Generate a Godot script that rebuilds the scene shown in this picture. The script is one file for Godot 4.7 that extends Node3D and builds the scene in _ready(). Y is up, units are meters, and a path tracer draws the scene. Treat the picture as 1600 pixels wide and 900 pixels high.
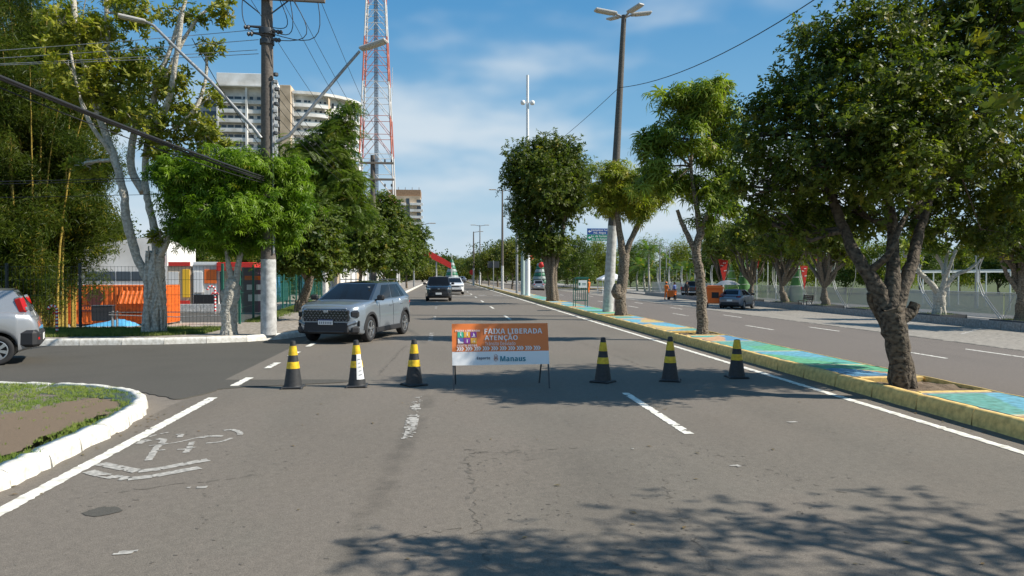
extends Node3D

const F := 1150.0            # focal length in photo pixels (1600 x 900)
var cam_pos := Vector3(0, 1.75, 0)
var cam_basis := Basis()
var rng := RandomNumberGenerator.new()
var M := {}
var TX := {}
var used_names := {}
var noise := FastNoiseLite.new()


# ---------------------------------------------------------------- mesh builder
class MB:
	var v := PackedVector3Array()
	var n := PackedVector3Array()
	var c := PackedColorArray()
	var uv := PackedVector2Array()
	var has_uv := false
	var col := Color(1, 1, 1)

	func vert(p: Vector3, nn: Vector3, t := Vector2.ZERO) -> void:
		v.append(p)
		n.append(nn)
		c.append(col)
		uv.append(t)

	func tri(p: Vector3, q: Vector3, r: Vector3) -> void:   # counter-clockwise seen from outside
		var nn := (q - p).cross(r - p).normalized()
		vert(p, nn)
		vert(r, nn)
		vert(q, nn)

	func quad(p: Vector3, q: Vector3, r: Vector3, s: Vector3) -> void:
		tri(p, q, r)
		tri(p, r, s)

	func smooth_quad(p: Array, nn: Array) -> void:          # 4 points ccw with normals
		for k in [0, 2, 1, 0, 3, 2]:
			vert(p[k], nn[k])

	func uv_quad(p: Vector3, q: Vector3, r: Vector3, s: Vector3) -> void:   # p top-left, q bottom-left, r bottom-right, s top-right
		has_uv = true
		var nn := (q - p).cross(r - p).normalized()
		vert(p, nn, Vector2(0, 0)); vert(r, nn, Vector2(1, 1)); vert(q, nn, Vector2(0, 1))
		vert(p, nn, Vector2(0, 0)); vert(s, nn, Vector2(1, 0)); vert(r, nn, Vector2(1, 1))

	func box(o: Vector3, s: Vector3, b := Basis(), ch := 0.0) -> void:
		var h := s * 0.5
		if ch <= 0.0:
			for ax in 3:
				for sg in [-1.0, 1.0]:
					var u := Vector3.ZERO
					var w := Vector3.ZERO
					var m := Vector3.ZERO
					m[ax] = sg * h[ax]
					u[(ax + 1) % 3] = h[(ax + 1) % 3]
					w[(ax + 2) % 3] = h[(ax + 2) % 3] * sg
					quad(o + b * (m - u - w), o + b * (m + u - w), o + b * (m + u + w), o + b * (m - u + w))
			return
		var k := minf(ch, minf(h.x, minf(h.y, h.z)) * 0.9)
		var pt := func(sx: float, sy: float, sz: float, ax: int) -> Vector3:
			var p := Vector3(sx * (h.x - k), sy * (h.y - k), sz * (h.z - k))
			p[ax] = [sx, sy, sz][ax] * h[ax]
			return o + b * p
		for ax in 3:
			for sg in [-1.0, 1.0]:
				var q := []
				for e in [[-1.0, -1.0], [1.0, -1.0], [1.0, 1.0], [-1.0, 1.0]]:
					var sgn := [0.0, 0.0, 0.0]
					sgn[ax] = sg
					sgn[(ax + 1) % 3] = e[0]
					sgn[(ax + 2) % 3] = e[1] * sg
					q.append(pt.call(sgn[0], sgn[1], sgn[2], ax))
				quad(q[0], q[1], q[2], q[3])
		for ax in 3:          # edges along ax
			var a1 := (ax + 1) % 3
			var a2 := (ax + 2) % 3
			for s1 in [-1.0, 1.0]:
				for s2 in [-1.0, 1.0]:
					var lo := [0.0, 0.0, 0.0]
					var hi := [0.0, 0.0, 0.0]
					lo[ax] = -1.0; hi[ax] = 1.0
					lo[a1] = s1; hi[a1] = s1
					lo[a2] = s2; hi[a2] = s2
					var A: Vector3 = pt.call(lo[0], lo[1], lo[2], a1)
					var B: Vector3 = pt.call(hi[0], hi[1], hi[2], a1)
					var C: Vector3 = pt.call(hi[0], hi[1], hi[2], a2)
					var D: Vector3 = pt.call(lo[0], lo[1], lo[2], a2)
					if s1 * s2 > 0:
						quad(A, D, C, B)
					else:
						quad(A, B, C, D)
		for sx in [-1.0, 1.0]:
			for sy in [-1.0, 1.0]:
				for sz in [-1.0, 1.0]:
					var A: Vector3 = pt.call(sx, sy, sz, 0)
					var B: Vector3 = pt.call(sx, sy, sz, 1)
					var C: Vector3 = pt.call(sx, sy, sz, 2)
					if sx * sy * sz > 0:
						tri(A, B, C)
					else:
						tri(A, C, B)

	func bar(p: Vector3, q: Vector3, w: float, h: float) -> void:     # box from p to q
		var d := q - p
		if d.length() < 1e-5:
			return
		var up := Vector3.UP if absf(d.normalized().y) < 0.95 else Vector3.BACK
		var x := up.cross(d).normalized()
		var y := d.normalized().cross(x)
		box((p + q) * 0.5, Vector3(w, h, d.length()), Basis(x, y, d.normalized()))

	func tube(p: Array, r: Array, sides := 8, caps := true, lump := 0.0, ns: FastNoiseLite = null) -> void:
		var rings := []
		var nrm := []
		var ref := Vector3(0.31, 0.2, 0.93)
		for i in p.size():
			var d: Vector3 = (p[mini(i + 1, p.size() - 1)] - p[maxi(i - 1, 0)]).normalized()
			var x := (ref - d * ref.dot(d))
			if x.length() < 0.05:
				x = Vector3.RIGHT - d * d.x
			x = x.normalized()
			ref = x
			var y := d.cross(x)
			var a := []
			var b := []
			for k in sides:
				var t := TAU * k / sides
				var o := x * cos(t) + y * sin(t)
				var rr: float = r[i]
				if lump > 0.0:
					var w: Vector3 = p[i] + o * r[i]
					rr *= 1.0 + lump * (ns.get_noise_3d(w.x * 3.0, w.y * 1.6, w.z * 3.0) + 0.7 * ns.get_noise_3d(w.x * 9.0, w.y * 5.0, w.z * 9.0))
				a.append(p[i] + o * rr)
				b.append(o)
			rings.append(a)
			nrm.append(b)
		for i in p.size() - 1:
			for k in sides:
				var m := (k + 1) % sides
				smooth_quad([rings[i][k], rings[i][m], rings[i + 1][m], rings[i + 1][k]], [nrm[i][k], nrm[i][m], nrm[i + 1][m], nrm[i + 1][k]])
		if caps:
			for k in range(1, sides - 1):
				tri(rings[0][0], rings[0][k + 1], rings[0][k])
				tri(rings[-1][0], rings[-1][k], rings[-1][k + 1])

	func lathe(prof: Array, sides: int, t := Transform3D()) -> void:   # prof: Vector2(radius, y) going upward on the outside
		var pr := []
		for i in prof.size():
			var d: Vector2 = prof[mini(i + 1, prof.size() - 1)] - prof[maxi(i - 1, 0)]
			pr.append(Vector2(d.y, -d.x).normalized())
		for i in prof.size() - 1:
			var sharp: Vector2 = prof[i + 1] - prof[i]
			var fn := Vector2(sharp.y, -sharp.x).normalized()
			var n0: Vector2 = pr[i] if pr[i].dot(fn) > 0.8 else fn
			var n1: Vector2 = pr[i + 1] if pr[i + 1].dot(fn) > 0.8 else fn
			for k in sides:
				var a := TAU * k / sides
				var b := TAU * (k + 1) / sides
				var P := []
				var N := []
				for e in [[prof[i], n0, a], [prof[i + 1], n1, a], [prof[i + 1], n1, b], [prof[i], n0, b]]:
					P.append(t * Vector3(e[0].x * cos(e[2]), e[0].y, e[0].x * sin(e[2])))
					N.append((t.basis * Vector3(e[1].x * cos(e[2]), e[1].y, e[1].x * sin(e[2]))).normalized())
				smooth_quad(P, N)

	func prism(poly: PackedVector2Array, depth: float, t := Transform3D()) -> void:  # polygon in xy, extruded along +z
		var idx := Geometry2D.triangulate_polygon(poly)
		var area := 0.0
		for i in poly.size():
			area += poly[i].cross(poly[(i + 1) % poly.size()])
		for i in range(0, idx.size(), 3):
			var a := poly[idx[i]]
			var b := poly[idx[i + 1]]
			var d := poly[idx[i + 2]]
			if (b - a).cross(d - a) < 0:
				var x := b
				b = d
				d = x
			tri(t * Vector3(a.x, a.y, depth), t * Vector3(b.x, b.y, depth), t * Vector3(d.x, d.y, depth))
			tri(t * Vector3(a.x, a.y, 0), t * Vector3(d.x, d.y, 0), t * Vector3(b.x, b.y, 0))
		for i in poly.size():
			var a := poly[i]
			var b := poly[(i + 1) % poly.size()]
			if area < 0:
				var x := a
				a = b
				b = x
			quad(t * Vector3(a.x, a.y, 0), t * Vector3(b.x, b.y, 0), t * Vector3(b.x, b.y, depth), t * Vector3(a.x, a.y, depth))

	func grid(P: Array, flip := false) -> void:      # P[i][j] points, smooth normals
		var N := []
		for i in P.size():
			var row := []
			for j in P[0].size():
				var du: Vector3 = P[mini(i + 1, P.size() - 1)][j] - P[maxi(i - 1, 0)][j]
				var dv: Vector3 = P[i][mini(j + 1, P[0].size() - 1)] - P[i][maxi(j - 1, 0)]
				var nn := du.cross(dv).normalized()
				row.append(-nn if flip else nn)
			N.append(row)
		for i in P.size() - 1:
			for j in P[0].size() - 1:
				if flip:
					smooth_quad([P[i][j], P[i][j + 1], P[i + 1][j + 1], P[i + 1][j]], [N[i][j], N[i][j + 1], N[i + 1][j + 1], N[i + 1][j]])
				else:
					smooth_quad([P[i][j], P[i + 1][j], P[i + 1][j + 1], P[i][j + 1]], [N[i][j], N[i + 1][j], N[i + 1][j + 1], N[i][j + 1]])

	func mesh() -> ArrayMesh:
		var a := []
		a.resize(Mesh.ARRAY_MAX)
		a[Mesh.ARRAY_VERTEX] = v
		a[Mesh.ARRAY_NORMAL] = n
		a[Mesh.ARRAY_COLOR] = c
		if has_uv:
			a[Mesh.ARRAY_TEX_UV] = uv
		var m := ArrayMesh.new()
		m.add_surface_from_arrays(Mesh.PRIMITIVE_TRIANGLES, a)
		return m


# ---------------------------------------------------------------- places
func ray(px: float, py: float) -> Vector3:
	return cam_basis * Vector3(px - 800.0, 450.0 - py, -F)

func G(px: float, py: float, y := 0.0) -> Vector3:       # the point of the plane y that a photo pixel shows
	var d := ray(px, py)
	return cam_pos + d * ((y - cam_pos.y) / d.y)

func D(px: float, py: float, depth: float) -> Vector3:   # the point of the upright plane z = -depth
	var d := ray(px, py)
	return cam_pos + d * (depth / -d.z)

func mpp(depth: float) -> float:
	return depth / F

func V(x: float, y: float, d: float) -> Vector3:         # road frame: right, up, along the road
	return Vector3(x, y, -d)


# ---------------------------------------------------------------- objects
func numbered(called: String) -> String:
	if not used_names.has(called):
		used_names[called] = 0
		return called
	used_names[called] += 1
	return "%s_%03d" % [called, used_names[called]]

func thing(called: String, label: String, category: String, at := Vector3.ZERO, turn := 0.0, group := "") -> Node3D:
	var o := Node3D.new()
	o.name = numbered(called)
	add_child(o)
	o.position = at
	o.rotation.y = turn
	tag(o, label, category, group)
	return o

func tag(o: Node3D, label: String, category: String, group := "") -> Node3D:
	o.set_meta("label", label)
	o.set_meta("category", category)
	if group:
		o.set_meta("group", group)
	return o

func put(called: String, mb, m: Material, parent: Node3D = null) -> MeshInstance3D:
	var o := MeshInstance3D.new()
	o.name = called if parent else numbered(called)
	o.mesh = mb.mesh() if mb is MB else mb
	o.material_override = m
	(parent if parent else self).add_child(o, true)
	return o

func struct(called: String, mb, m: Material, parent: Node3D = null) -> MeshInstance3D:
	var o := put(called, mb, m, parent)
	if not parent:
		o.set_meta("kind", "structure")
	return o

func dup(o: Node3D, called: String, at: Vector3, turn: float, label := "", size := Vector3.ONE) -> Node3D:
	var r: Node3D = o.duplicate()
	r.name = numbered(called)
	add_child(r)
	r.position = at
	r.rotation = Vector3(0, turn, 0)
	r.scale = size
	if label:
		r.set_meta("label", label)
	return r


# ---------------------------------------------------------------- materials
func tex_noise(key: String, size: int, freq: float, lo: Color, hi: Color, oct := 4, kind := FastNoiseLite.TYPE_SIMPLEX_SMOOTH, sd := 1, mid := 0.5) -> Texture2D:
	if TX.has(key):
		return TX[key]
	var f := FastNoiseLite.new()
	f.noise_type = kind
	f.frequency = freq
	f.fractal_octaves = oct
	f.seed = sd
	var im := f.get_seamless_image(size, size)
	im.convert(Image.FORMAT_L8)
	var src := im.get_data()
	var out := PackedByteArray()
	out.resize(size * size * 3)
	var lut := []
	for i in 256:
		var t := i / 255.0
		t = clampf((t - mid) * 1.6 + 0.5, 0, 1)
		lut.append(lo.lerp(hi, t).linear_to_srgb())
	for i in size * size:
		var q: Color = lut[src[i]]
		out[i * 3] = q.r8
		out[i * 3 + 1] = q.g8
		out[i * 3 + 2] = q.b8
	TX[key] = ImageTexture.create_from_image(Image.create_from_data(size, size, false, Image.FORMAT_RGB8, out))
	return TX[key]

func tex_grain(key: String, size: int, speck: float, blot: float, chips: float, sd: int) -> Texture2D:
	# neutral speckle around white-ish, for aggregate surfaces
	if TX.has(key):
		return TX[key]
	var f := FastNoiseLite.new()
	f.frequency = 0.02
	f.fractal_octaves = 5
	f.seed = sd
	var im := f.get_seamless_image(size, size)
	im.convert(Image.FORMAT_L8)
	var src := im.get_data()
	var r := RandomNumberGenerator.new()
	r.seed = sd
	var out := PackedByteArray()
	out.resize(size * size)
	var prev := 0.0
	for i in size * size:
		prev = lerpf(r.randf() - 0.5, prev, 0.35)
		var t := 0.78 + prev * speck + (src[i] / 255.0 - 0.5) * blot
		if r.randf() < chips:
			t += 0.2 if r.randf() < 0.5 else -0.3
		out[i] = int(clampf(t, 0, 1) * 255)
	TX[key] = ImageTexture.create_from_image(Image.create_from_data(size, size, false, Image.FORMAT_L8, out))
	return TX[key]

func mat(key: String, lin: Color, rough := 0.8, tex: Texture2D = null, tile := 1.0, world := true) -> StandardMaterial3D:
	if M.has(key):
		return M[key]
	var m := StandardMaterial3D.new()
	m.resource_name = key
	m.albedo_color = lin.linear_to_srgb()
	m.roughness = rough
	m.vertex_color_use_as_albedo = true
	if tex:
		m.albedo_texture = tex
		m.uv1_triplanar = true
		m.uv1_world_triplanar = world
		m.uv1_scale = Vector3.ONE / tile
	M[key] = m
	return m

func bump(m: StandardMaterial3D, tex: Texture2D, cm: float) -> StandardMaterial3D:
	m.heightmap_enabled = true
	m.heightmap_texture = tex
	m.heightmap_scale = cm
	return m

func leaf_mat(key: String, back: Color, rough := 0.45) -> StandardMaterial3D:
	var m := mat(key, Color(1, 1, 1), rough)
	m.backlight_enabled = true
	m.backlight = back.linear_to_srgb()
	m.metallic_specular = 0.4
	return m

func make_materials() -> void:
	var fine := tex_grain("asphalt_grain", 1024, 0.45, 0.08, 0.02, 3)
	var conc := tex_grain("concrete_grain", 512, 0.16, 0.3, 0.01, 5)
	var dirty := tex_noise("stains", 512, 0.012, Color(0.62, 0.6, 0.56), Color(1, 1, 1), 6, FastNoiseLite.TYPE_SIMPLEX_SMOOTH, 8, 0.42)
	var bark_t := tex_noise("bark_patches", 512, 0.03, Color(0.12, 0.11, 0.1), Color(1.1, 1.08, 1.0), 6, FastNoiseLite.TYPE_SIMPLEX, 11)
	bump(mat("asphalt", Color(0.28, 0.238, 0.19), 0.9, fine, 2.2), fine, 0.35)
	bump(mat("asphalt_dark", Color(0.14, 0.127, 0.103), 0.88, fine, 1.7), fine, 0.5)
	bump(mat("asphalt_right", Color(0.25, 0.208, 0.172), 0.9, fine, 2.0), fine, 0.4)
	bump(mat("concrete", Color(0.5, 0.47, 0.43), 0.9, conc, 1.6), conc, 0.2)
	bump(mat("parking_concrete", Color(0.46, 0.41, 0.34), 0.9, conc, 2.3), conc, 0.2)
	bump(mat("gutter", Color(0.34, 0.29, 0.235), 0.95, fine, 1.1), fine, 0.6)
	mat("road_paint", Color(0.86, 0.83, 0.74), 0.75, dirty, 0.9)
	mat("road_paint_worn", Color(0.66, 0.62, 0.55), 0.8, conc, 0.7)
	bump(mat("kerb_white", Color(0.8, 0.77, 0.7), 0.8, dirty, 0.8), conc, 0.5)
	bump(mat("kerb_yellow", Color(0.84, 0.58, 0.2), 0.8, dirty, 0.7), conc, 0.4)
	mat("median_paint", Color(1.0, 1.0, 1.0), 0.8, dirty, 0.9)
	bump(mat("soil", Color(0.33, 0.235, 0.15), 0.95, fine, 0.9), fine, 1.0)
	bump(mat("soil_grass", Color(0.13, 0.15, 0.05), 0.95, fine, 0.8), fine, 1.0)
	bump(mat("earth", Color(0.16, 0.15, 0.08), 0.95, dirty, 9.0), fine, 1.0)
	bump(mat("stone_paving", Color(0.42, 0.37, 0.31), 0.9, tex_noise("stone_cells", 512, 0.035, Color(0.45, 0.43, 0.4), Color(1, 1, 1), 3, FastNoiseLite.TYPE_CELLULAR, 4), 2.4), conc, 0.4)
	mat("park_paving", Color(0.5, 0.42, 0.34), 0.9, dirty, 3.0)
	mat("bark_grey", Color(0.6, 0.57, 0.5), 0.9, tex_noise("pale_bark", 512, 0.02, Color(0.5, 0.48, 0.44), Color(1.05, 1.03, 1.0), 6, FastNoiseLite.TYPE_SIMPLEX, 15), 1.2, false)
	mat("bark_brown", Color(0.3, 0.245, 0.19), 0.92, bark_t, 1.1, false)
	mat("bark_dark", Color(0.15, 0.12, 0.09), 0.92, bark_t, 1.3, false)
	for k in ["bark_grey", "bark_brown", "bark_dark"]:
		bump(M[k], bark_t, 2.5)
	mat("bamboo_cane", Color(0.55, 0.4, 0.08), 0.5, bark_t, 0.8, false)
	leaf_mat("leaf", Color(0.85, 1.0, 0.4))
	leaf_mat("grass", Color(0.5, 0.6, 0.25), 0.6)
	bump(mat("cone_black", Color(0.034, 0.035, 0.037), 0.6, dirty, 0.35), conc, 0.1)
	mat("cone_yellow", Color(0.86, 0.56, 0.02), 0.45, dirty, 0.5)
	mat("white_paint", Color(0.86, 0.85, 0.81), 0.7, conc, 2.0)
	mat("plain_white", Color(0.8, 0.8, 0.78), 0.5)
	mat("dark_metal", Color(0.05, 0.055, 0.06), 0.45)
	mat("steel", Color(0.45, 0.46, 0.46), 0.4).metallic = 0.6
	mat("galvanised", Color(0.55, 0.56, 0.56), 0.45, conc, 1.0).metallic = 0.3
	mat("pole_concrete", Color(0.23, 0.195, 0.165), 0.9, conc, 0.8)
	mat("pole_light", Color(0.2, 0.18, 0.155), 0.9, conc, 0.8)
	mat("wire", Color(0.02, 0.02, 0.022), 0.6)
	mat("fence_green", Color(0.01, 0.11, 0.08), 0.5)
	mat("fence_dark", Color(0.012, 0.022, 0.02), 0.5)
	mat("container_orange", Color(0.76, 0.15, 0.012), 0.55, dirty, 1.5)
	mat("orange", Color(0.85, 0.17, 0.02), 0.6)
	mat("red", Color(0.6, 0.03, 0.02), 0.55)
	mat("black", Color(0.012, 0.012, 0.014), 0.6)
	mat("blue", Color(0.03, 0.25, 0.6), 0.5)
	mat("yellow", Color(0.85, 0.5, 0.03), 0.6)
	mat("vertex", Color(1, 1, 1), 0.7)
	mat("facade_white", Color(0.84, 0.83, 0.8), 0.8, dirty, 45.0)
	mat("facade_cream", Color(0.66, 0.52, 0.37), 0.8, dirty, 45.0)
	mat("facade_grey", Color(0.36, 0.37, 0.38), 0.8)
	mat("glass_far", Color(0.05, 0.07, 0.09), 0.12)
	mat("balcony_glass", Color(0.3, 0.36, 0.38), 0.15)
	mat("tyre", Color(0.018, 0.018, 0.019), 0.85)
	mat("rim", Color(0.55, 0.56, 0.57), 0.3).metallic = 0.9
	mat("car_glass", Color(0.008, 0.01, 0.013), 0.05).metallic_specular = 0.32
	mat("car_plastic", Color(0.022, 0.022, 0.024), 0.6)
	mat("lamp_clear", Color(0.5, 0.53, 0.55), 0.08).metallic = 0.7
	mat("lamp_red", Color(0.45, 0.012, 0.012), 0.15)
	mat("lamp_dark", Color(0.03, 0.032, 0.036), 0.08)
	for q in [["paint_silver_blue", Color(0.30, 0.34, 0.38), 0.55], ["paint_silver", Color(0.36, 0.37, 0.385), 0.5], ["paint_black", Color(0.012, 0.015, 0.022), 0.0], ["paint_white", Color(0.75, 0.75, 0.74), 0.0], ["paint_grey", Color(0.2, 0.22, 0.26), 0.5], ["paint_roof", Color(0.03, 0.034, 0.042), 0.2]]:
		var p := mat(q[0], q[1], 0.32)
		p.metallic = q[2]
		p.clearcoat_enabled = true
		p.clearcoat = 1.0
		p.clearcoat_roughness = 0.04
	mat("blue_mural", Color(0.05, 0.3, 0.55), 0.7, tex_noise("mural", 256, 0.02, Color(0.05, 0.25, 0.3), Color(1.0, 1.0, 1.0), 3, FastNoiseLite.TYPE_CELLULAR, 9), 3.0)
	var veil := mat("fence_veil", Color(0.42, 0.43, 0.43, 0.5), 0.6, null)
	veil.albedo_color.a = 0.48
	veil.transparency = BaseMaterial3D.TRANSPARENCY_ALPHA


# ---------------------------------------------------------------- sky
func make_sky() -> ImageTexture:
	var w := 2048
	var h := 1024
	var im := Image.create(w, h, false, Image.FORMAT_RGBF)
	var a := FastNoiseLite.new()
	a.frequency = 1.0
	a.fractal_octaves = 6
	a.fractal_gain = 0.52
	a.seed = 21
	var b := FastNoiseLite.new()
	b.frequency = 0.9
	b.fractal_octaves = 4
	b.seed = 5
	var stops := [[0.0, Color8(196, 214, 226)], [5.0, Color8(176, 206, 226)], [11.0, Color8(128, 180, 217)], [20.0, Color8(88, 152, 203)], [35.0, Color8(82, 138, 188)], [90.0, Color8(76, 124, 174)]]
	var dim := 0.715          # the camera's exposure is 1.42
	im.fill(Color8(120, 112, 100).srgb_to_linear() * dim)
	for j in h / 2:
		var el := 90.0 - (j + 0.5) / h * 180.0
		var base := Color()
		for k in stops.size() - 1:
			if el <= stops[k + 1][0]:
				var t: float = (el - stops[k][0]) / (stops[k + 1][0] - stops[k][0])
				base = stops[k][1].srgb_to_linear().lerp(stops[k + 1][1].srgb_to_linear(), clampf(t, 0, 1))
				break
		var y := sin(deg_to_rad(el))
		var ch := cos(deg_to_rad(el))
		var bank := exp(-pow((el - 8.0) / 6.0, 2.0))
		var white := Color8(214, 226, 235).srgb_to_linear()
		for i in w:
			var ph := (i + 0.5) / w * TAU
			var p := Vector3(sin(ph) * ch, y, -cos(ph) * ch)
			var q := p / (y + 0.24)
			var n1 := a.get_noise_3d(q.x * 0.75 + 3.1, q.y * 2.0, q.z * 0.75)
			var n2 := b.get_noise_3d(p.x * 2.2, p.y * 8.0, p.z * 2.2)
			var dens := smoothstep(-0.06, 0.5, n1 * 0.75 + n2 * 0.55 + bank * 0.62 - 0.24)
			dens = maxf(dens, 0.9 * smoothstep(0.12, 0.6, n1 + 0.35 * n2 - 0.32 * (1.0 - bank)))
			im.set_pixel(i, j, base.lerp(white, dens * 0.88) * dim)
	return ImageTexture.create_from_image(im)


func _ready() -> void:
	rng.seed = 7
	noise.seed = 4
	noise.frequency = 1.0
	noise.fractal_octaves = 4
	# camera
	var yaw := -atan(110.0 / F)
	cam_basis = Basis.from_euler(Vector3(-atan(20.0 * cos(yaw) / F), yaw, 0))
	var cam := Camera3D.new()
	cam.name = "camera"
	cam.transform = Transform3D(cam_basis, cam_pos)
	cam.fov = rad_to_deg(2.0 * atan(450.0 / F))
	cam.near = 0.05
	cam.far = 3000.0
	add_child(cam)
	# sky, air and exposure
	var we := WorldEnvironment.new()
	we.name = "environment"
	var env := Environment.new()
	var skm := PanoramaSkyMaterial.new()
	skm.panorama = make_sky()
	var sky := Sky.new()
	sky.sky_material = skm
	env.background_mode = Environment.BG_SKY
	env.sky = sky
	env.tonemap_mode = Environment.TONE_MAPPER_LINEAR
	env.tonemap_exposure = 1.42
	env.sdfgi_enabled = true
	env.ssao_enabled = true
	env.ssil_enabled = true
	we.environment = env
	add_child(we)
	# sun: from the right, a little behind the camera, about 42 degrees high
	var sun := DirectionalLight3D.new()
	sun.name = "sun"
	sun.light_color = Color(1.0, 0.973, 0.925)
	sun.light_energy = 1.5
	sun.light_angular_distance = 0.6
	sun.shadow_enabled = true
	add_child(sun)
	var el := deg_to_rad(41.0)
	var left := -cam_basis.x
	left.y = 0
	left = left.normalized().rotated(Vector3.UP, deg_to_rad(-6.0))
	sun.look_at_from_position(Vector3.ZERO, left * cos(el) + Vector3.DOWN * sin(el))
	make_materials()
	build_ground()
	build_road_paint()
	build_median()
	build_left()
	build_buildings()
	build_poles()
	build_right()
	build_trees()
	build_vehicles()
	build_barrier()
	build_small()


# ---------------------------------------------------------------- ground, roads, kerbs
func flat(mb: MB, pts: Array, y: float) -> void:      # pts: Vector2(x, depth)
	var poly := PackedVector2Array()
	for p in pts:
		poly.append(p)
	var idx := Geometry2D.triangulate_polygon(poly)
	for i in range(0, idx.size(), 3):
		var a := poly[idx[i]]
		var b := poly[idx[i + 1]]
		var c := poly[idx[i + 2]]
		if (b - a).cross(c - a) < 0:
			var t := b
			b = c
			c = t
		mb.tri(V(a.x, y, a.y), V(b.x, y, b.y), V(c.x, y, c.y))

func slab(mb: MB, pts: Array, y: float, thick := 0.3) -> void:
	flat(mb, pts, y)
	for i in pts.size():
		var a: Vector2 = pts[i]
		var b: Vector2 = pts[(i + 1) % pts.size()]
		mb.quad(V(a.x, y - thick, a.y), V(b.x, y - thick, b.y), V(b.x, y, b.y), V(a.x, y, a.y))

func sheet(x0: float, x1: float, d0: float, d1: float, nx: int, nd: int, hgt: Callable, colr: Callable, ease := 1.0) -> MB:
	var mb := MB.new()
	var P := []
	var C := []
	for i in nx + 1:
		var r := []
		var rc := []
		for j in nd + 1:
			var x := lerpf(x0, x1, float(i) / nx)
			var d := lerpf(d0, d1, pow(float(j) / nd, ease))
			r.append(V(x, hgt.call(x, d), d))
			rc.append(colr.call(x, d))
		P.append(r)
		C.append(rc)
	for i in nx:
		for j in nd:
			var ps := [P[i][j], P[i + 1][j], P[i + 1][j + 1], P[i][j + 1]]
			var cs := [C[i][j], C[i + 1][j], C[i + 1][j + 1], C[i][j + 1]]
			var nn: Vector3 = (ps[1] - ps[0]).cross(ps[3] - ps[0]).normalized()
			for k in [0, 2, 1, 0, 3, 2]:
				mb.col = cs[k]
				mb.vert(ps[k], nn)
	return mb

func road_tone(x: float, d: float) -> Color:
	var n := noise.get_noise_2d(x * 0.35, d * 0.12) * 0.16 + noise.get_noise_2d(x * 1.6 + 50, d * 1.1) * 0.035
	var t := 1.0 + n
	# the tarred longitudinal joint left of the lane line
	var jx := -0.25 - (9.6 - d) * 0.065 + noise.get_noise_1d(d * 0.5) * 0.04
	var jw := 0.075 + 0.04 * noise.get_noise_1d(d * 1.3 + 40)
	if d < 10.8:
		t -= 0.3 * smoothstep(jw + 0.07, jw - 0.03, absf(x - jx)) * clampf(0.75 + noise.get_noise_2d(x * 3, d * 2.5) * 1.4, 0.2, 1.0)
	# oil-darkened lane middles between slightly polished wheel tracks
	for lx in [-1.8, 1.2, 4.2]:
		t -= 0.055 * exp(-pow((x - lx) / 0.32, 2.0)) * (0.7 + 0.8 * noise.get_noise_2d(x * 2.0, d * 0.8))
		for w in [-0.78, 0.78]:
			t += 0.03 * exp(-pow((x - lx - w) / 0.24, 2.0)) * (0.8 + 0.6 * noise.get_noise_2d(x + 7.0, d * 0.4))
	# rough repaired patch in the middle lane
	if x > 0.25 and x < 2.3 and d < 7.2:
		t -= 0.06 + 0.05 * noise.get_noise_2d(x * 5, d * 5)
	var w := Color(t, t * 0.995, t * 0.985)
	w = w.lerp(Color(t * 0.97, t * 1.0, t * 1.0), clampf(noise.get_noise_2d(x * 0.3 + 9, d * 0.2) + 0.4, 0, 1))
	return w

func yard_y(_x: float, d: float) -> float:
	return 0.1 - 1.45 * clampf((d - 22.7) / 24.3, 0, 1)

func worn(mb: MB, p0: Vector2, p1: Vector2, width: float, cell: float, wear: float, y: float, sd: float, breakup := 4.0) -> void:
	# a strip of road paint cut into small cells; worn-through cells are missing
	var dir := (p1 - p0).normalized()
	var side := Vector2(-dir.y, dir.x)
	var nl := int(ceil((p1 - p0).length() / cell))
	var nw := int(maxf(1, round(width / cell)))
	for i in nl:
		for j in nw:
			var u0 := float(i) / nl
			var u1 := float(i + 1) / nl
			var w0 := (float(j) / nw - 0.5) * width
			var w1 := (float(j + 1) / nw - 0.5) * width
			var m := p0.lerp(p1, (u0 + u1) * 0.5) + side * (w0 + w1) * 0.5
			var edge := 1.0 - 0.25 * float(j == 0 or j == nw - 1 or i == 0 or i == nl - 1)
			var q := noise.get_noise_2d(m.x * breakup * 6 + sd, m.y * breakup * 6) * 0.6 + noise.get_noise_2d(m.x * 1.7 + sd, m.y * 1.7) * 0.5 + 0.55
			if q * edge < wear:
				continue
			var pts := []
			for e in [[u0, w0], [u0, w1], [u1, w1], [u1, w0]]:
				var pp: Vector2 = p0.lerp(p1, e[0]) + side * e[1]
				pp += Vector2(noise.get_noise_2d(pp.x * 31 + sd, pp.y * 31), noise.get_noise_2d(pp.x * 31, pp.y * 31 + 77 + sd)) * cell * 0.45
				pts.append(V(pp.x, y, pp.y))
			if (pts[1] - pts[0]).cross(pts[3] - pts[0]).y > 0:
				mb.quad(pts[0], pts[1], pts[2], pts[3])
			else:
				mb.quad(pts[0], pts[3], pts[2], pts[1])

func resample(pts: Array, step: float) -> Array:
	var out := [pts[0]]
	var need := step
	for i in pts.size() - 1:
		var a: Vector2 = pts[i]
		var b: Vector2 = pts[i + 1]
		var l := a.distance_to(b)
		var at := 0.0
		while l - at >= need:
			at += need
			out.append(a.lerp(b, at / l))
			need = step
		need -= l - at
	out.append(pts[-1])
	return out

func smooth_path(pts: Array, n := 8) -> Array:
	var out := []
	for i in pts.size() - 1:
		var p0: Vector2 = pts[maxi(i - 1, 0)]
		var p1: Vector2 = pts[i]
		var p2: Vector2 = pts[i + 1]
		var p3: Vector2 = pts[mini(i + 2, pts.size() - 1)]
		for k in n:
			out.append(p1.cubic_interpolate(p2, p0, p3, float(k) / n))
	out.append(pts[-1])
	return out

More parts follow.
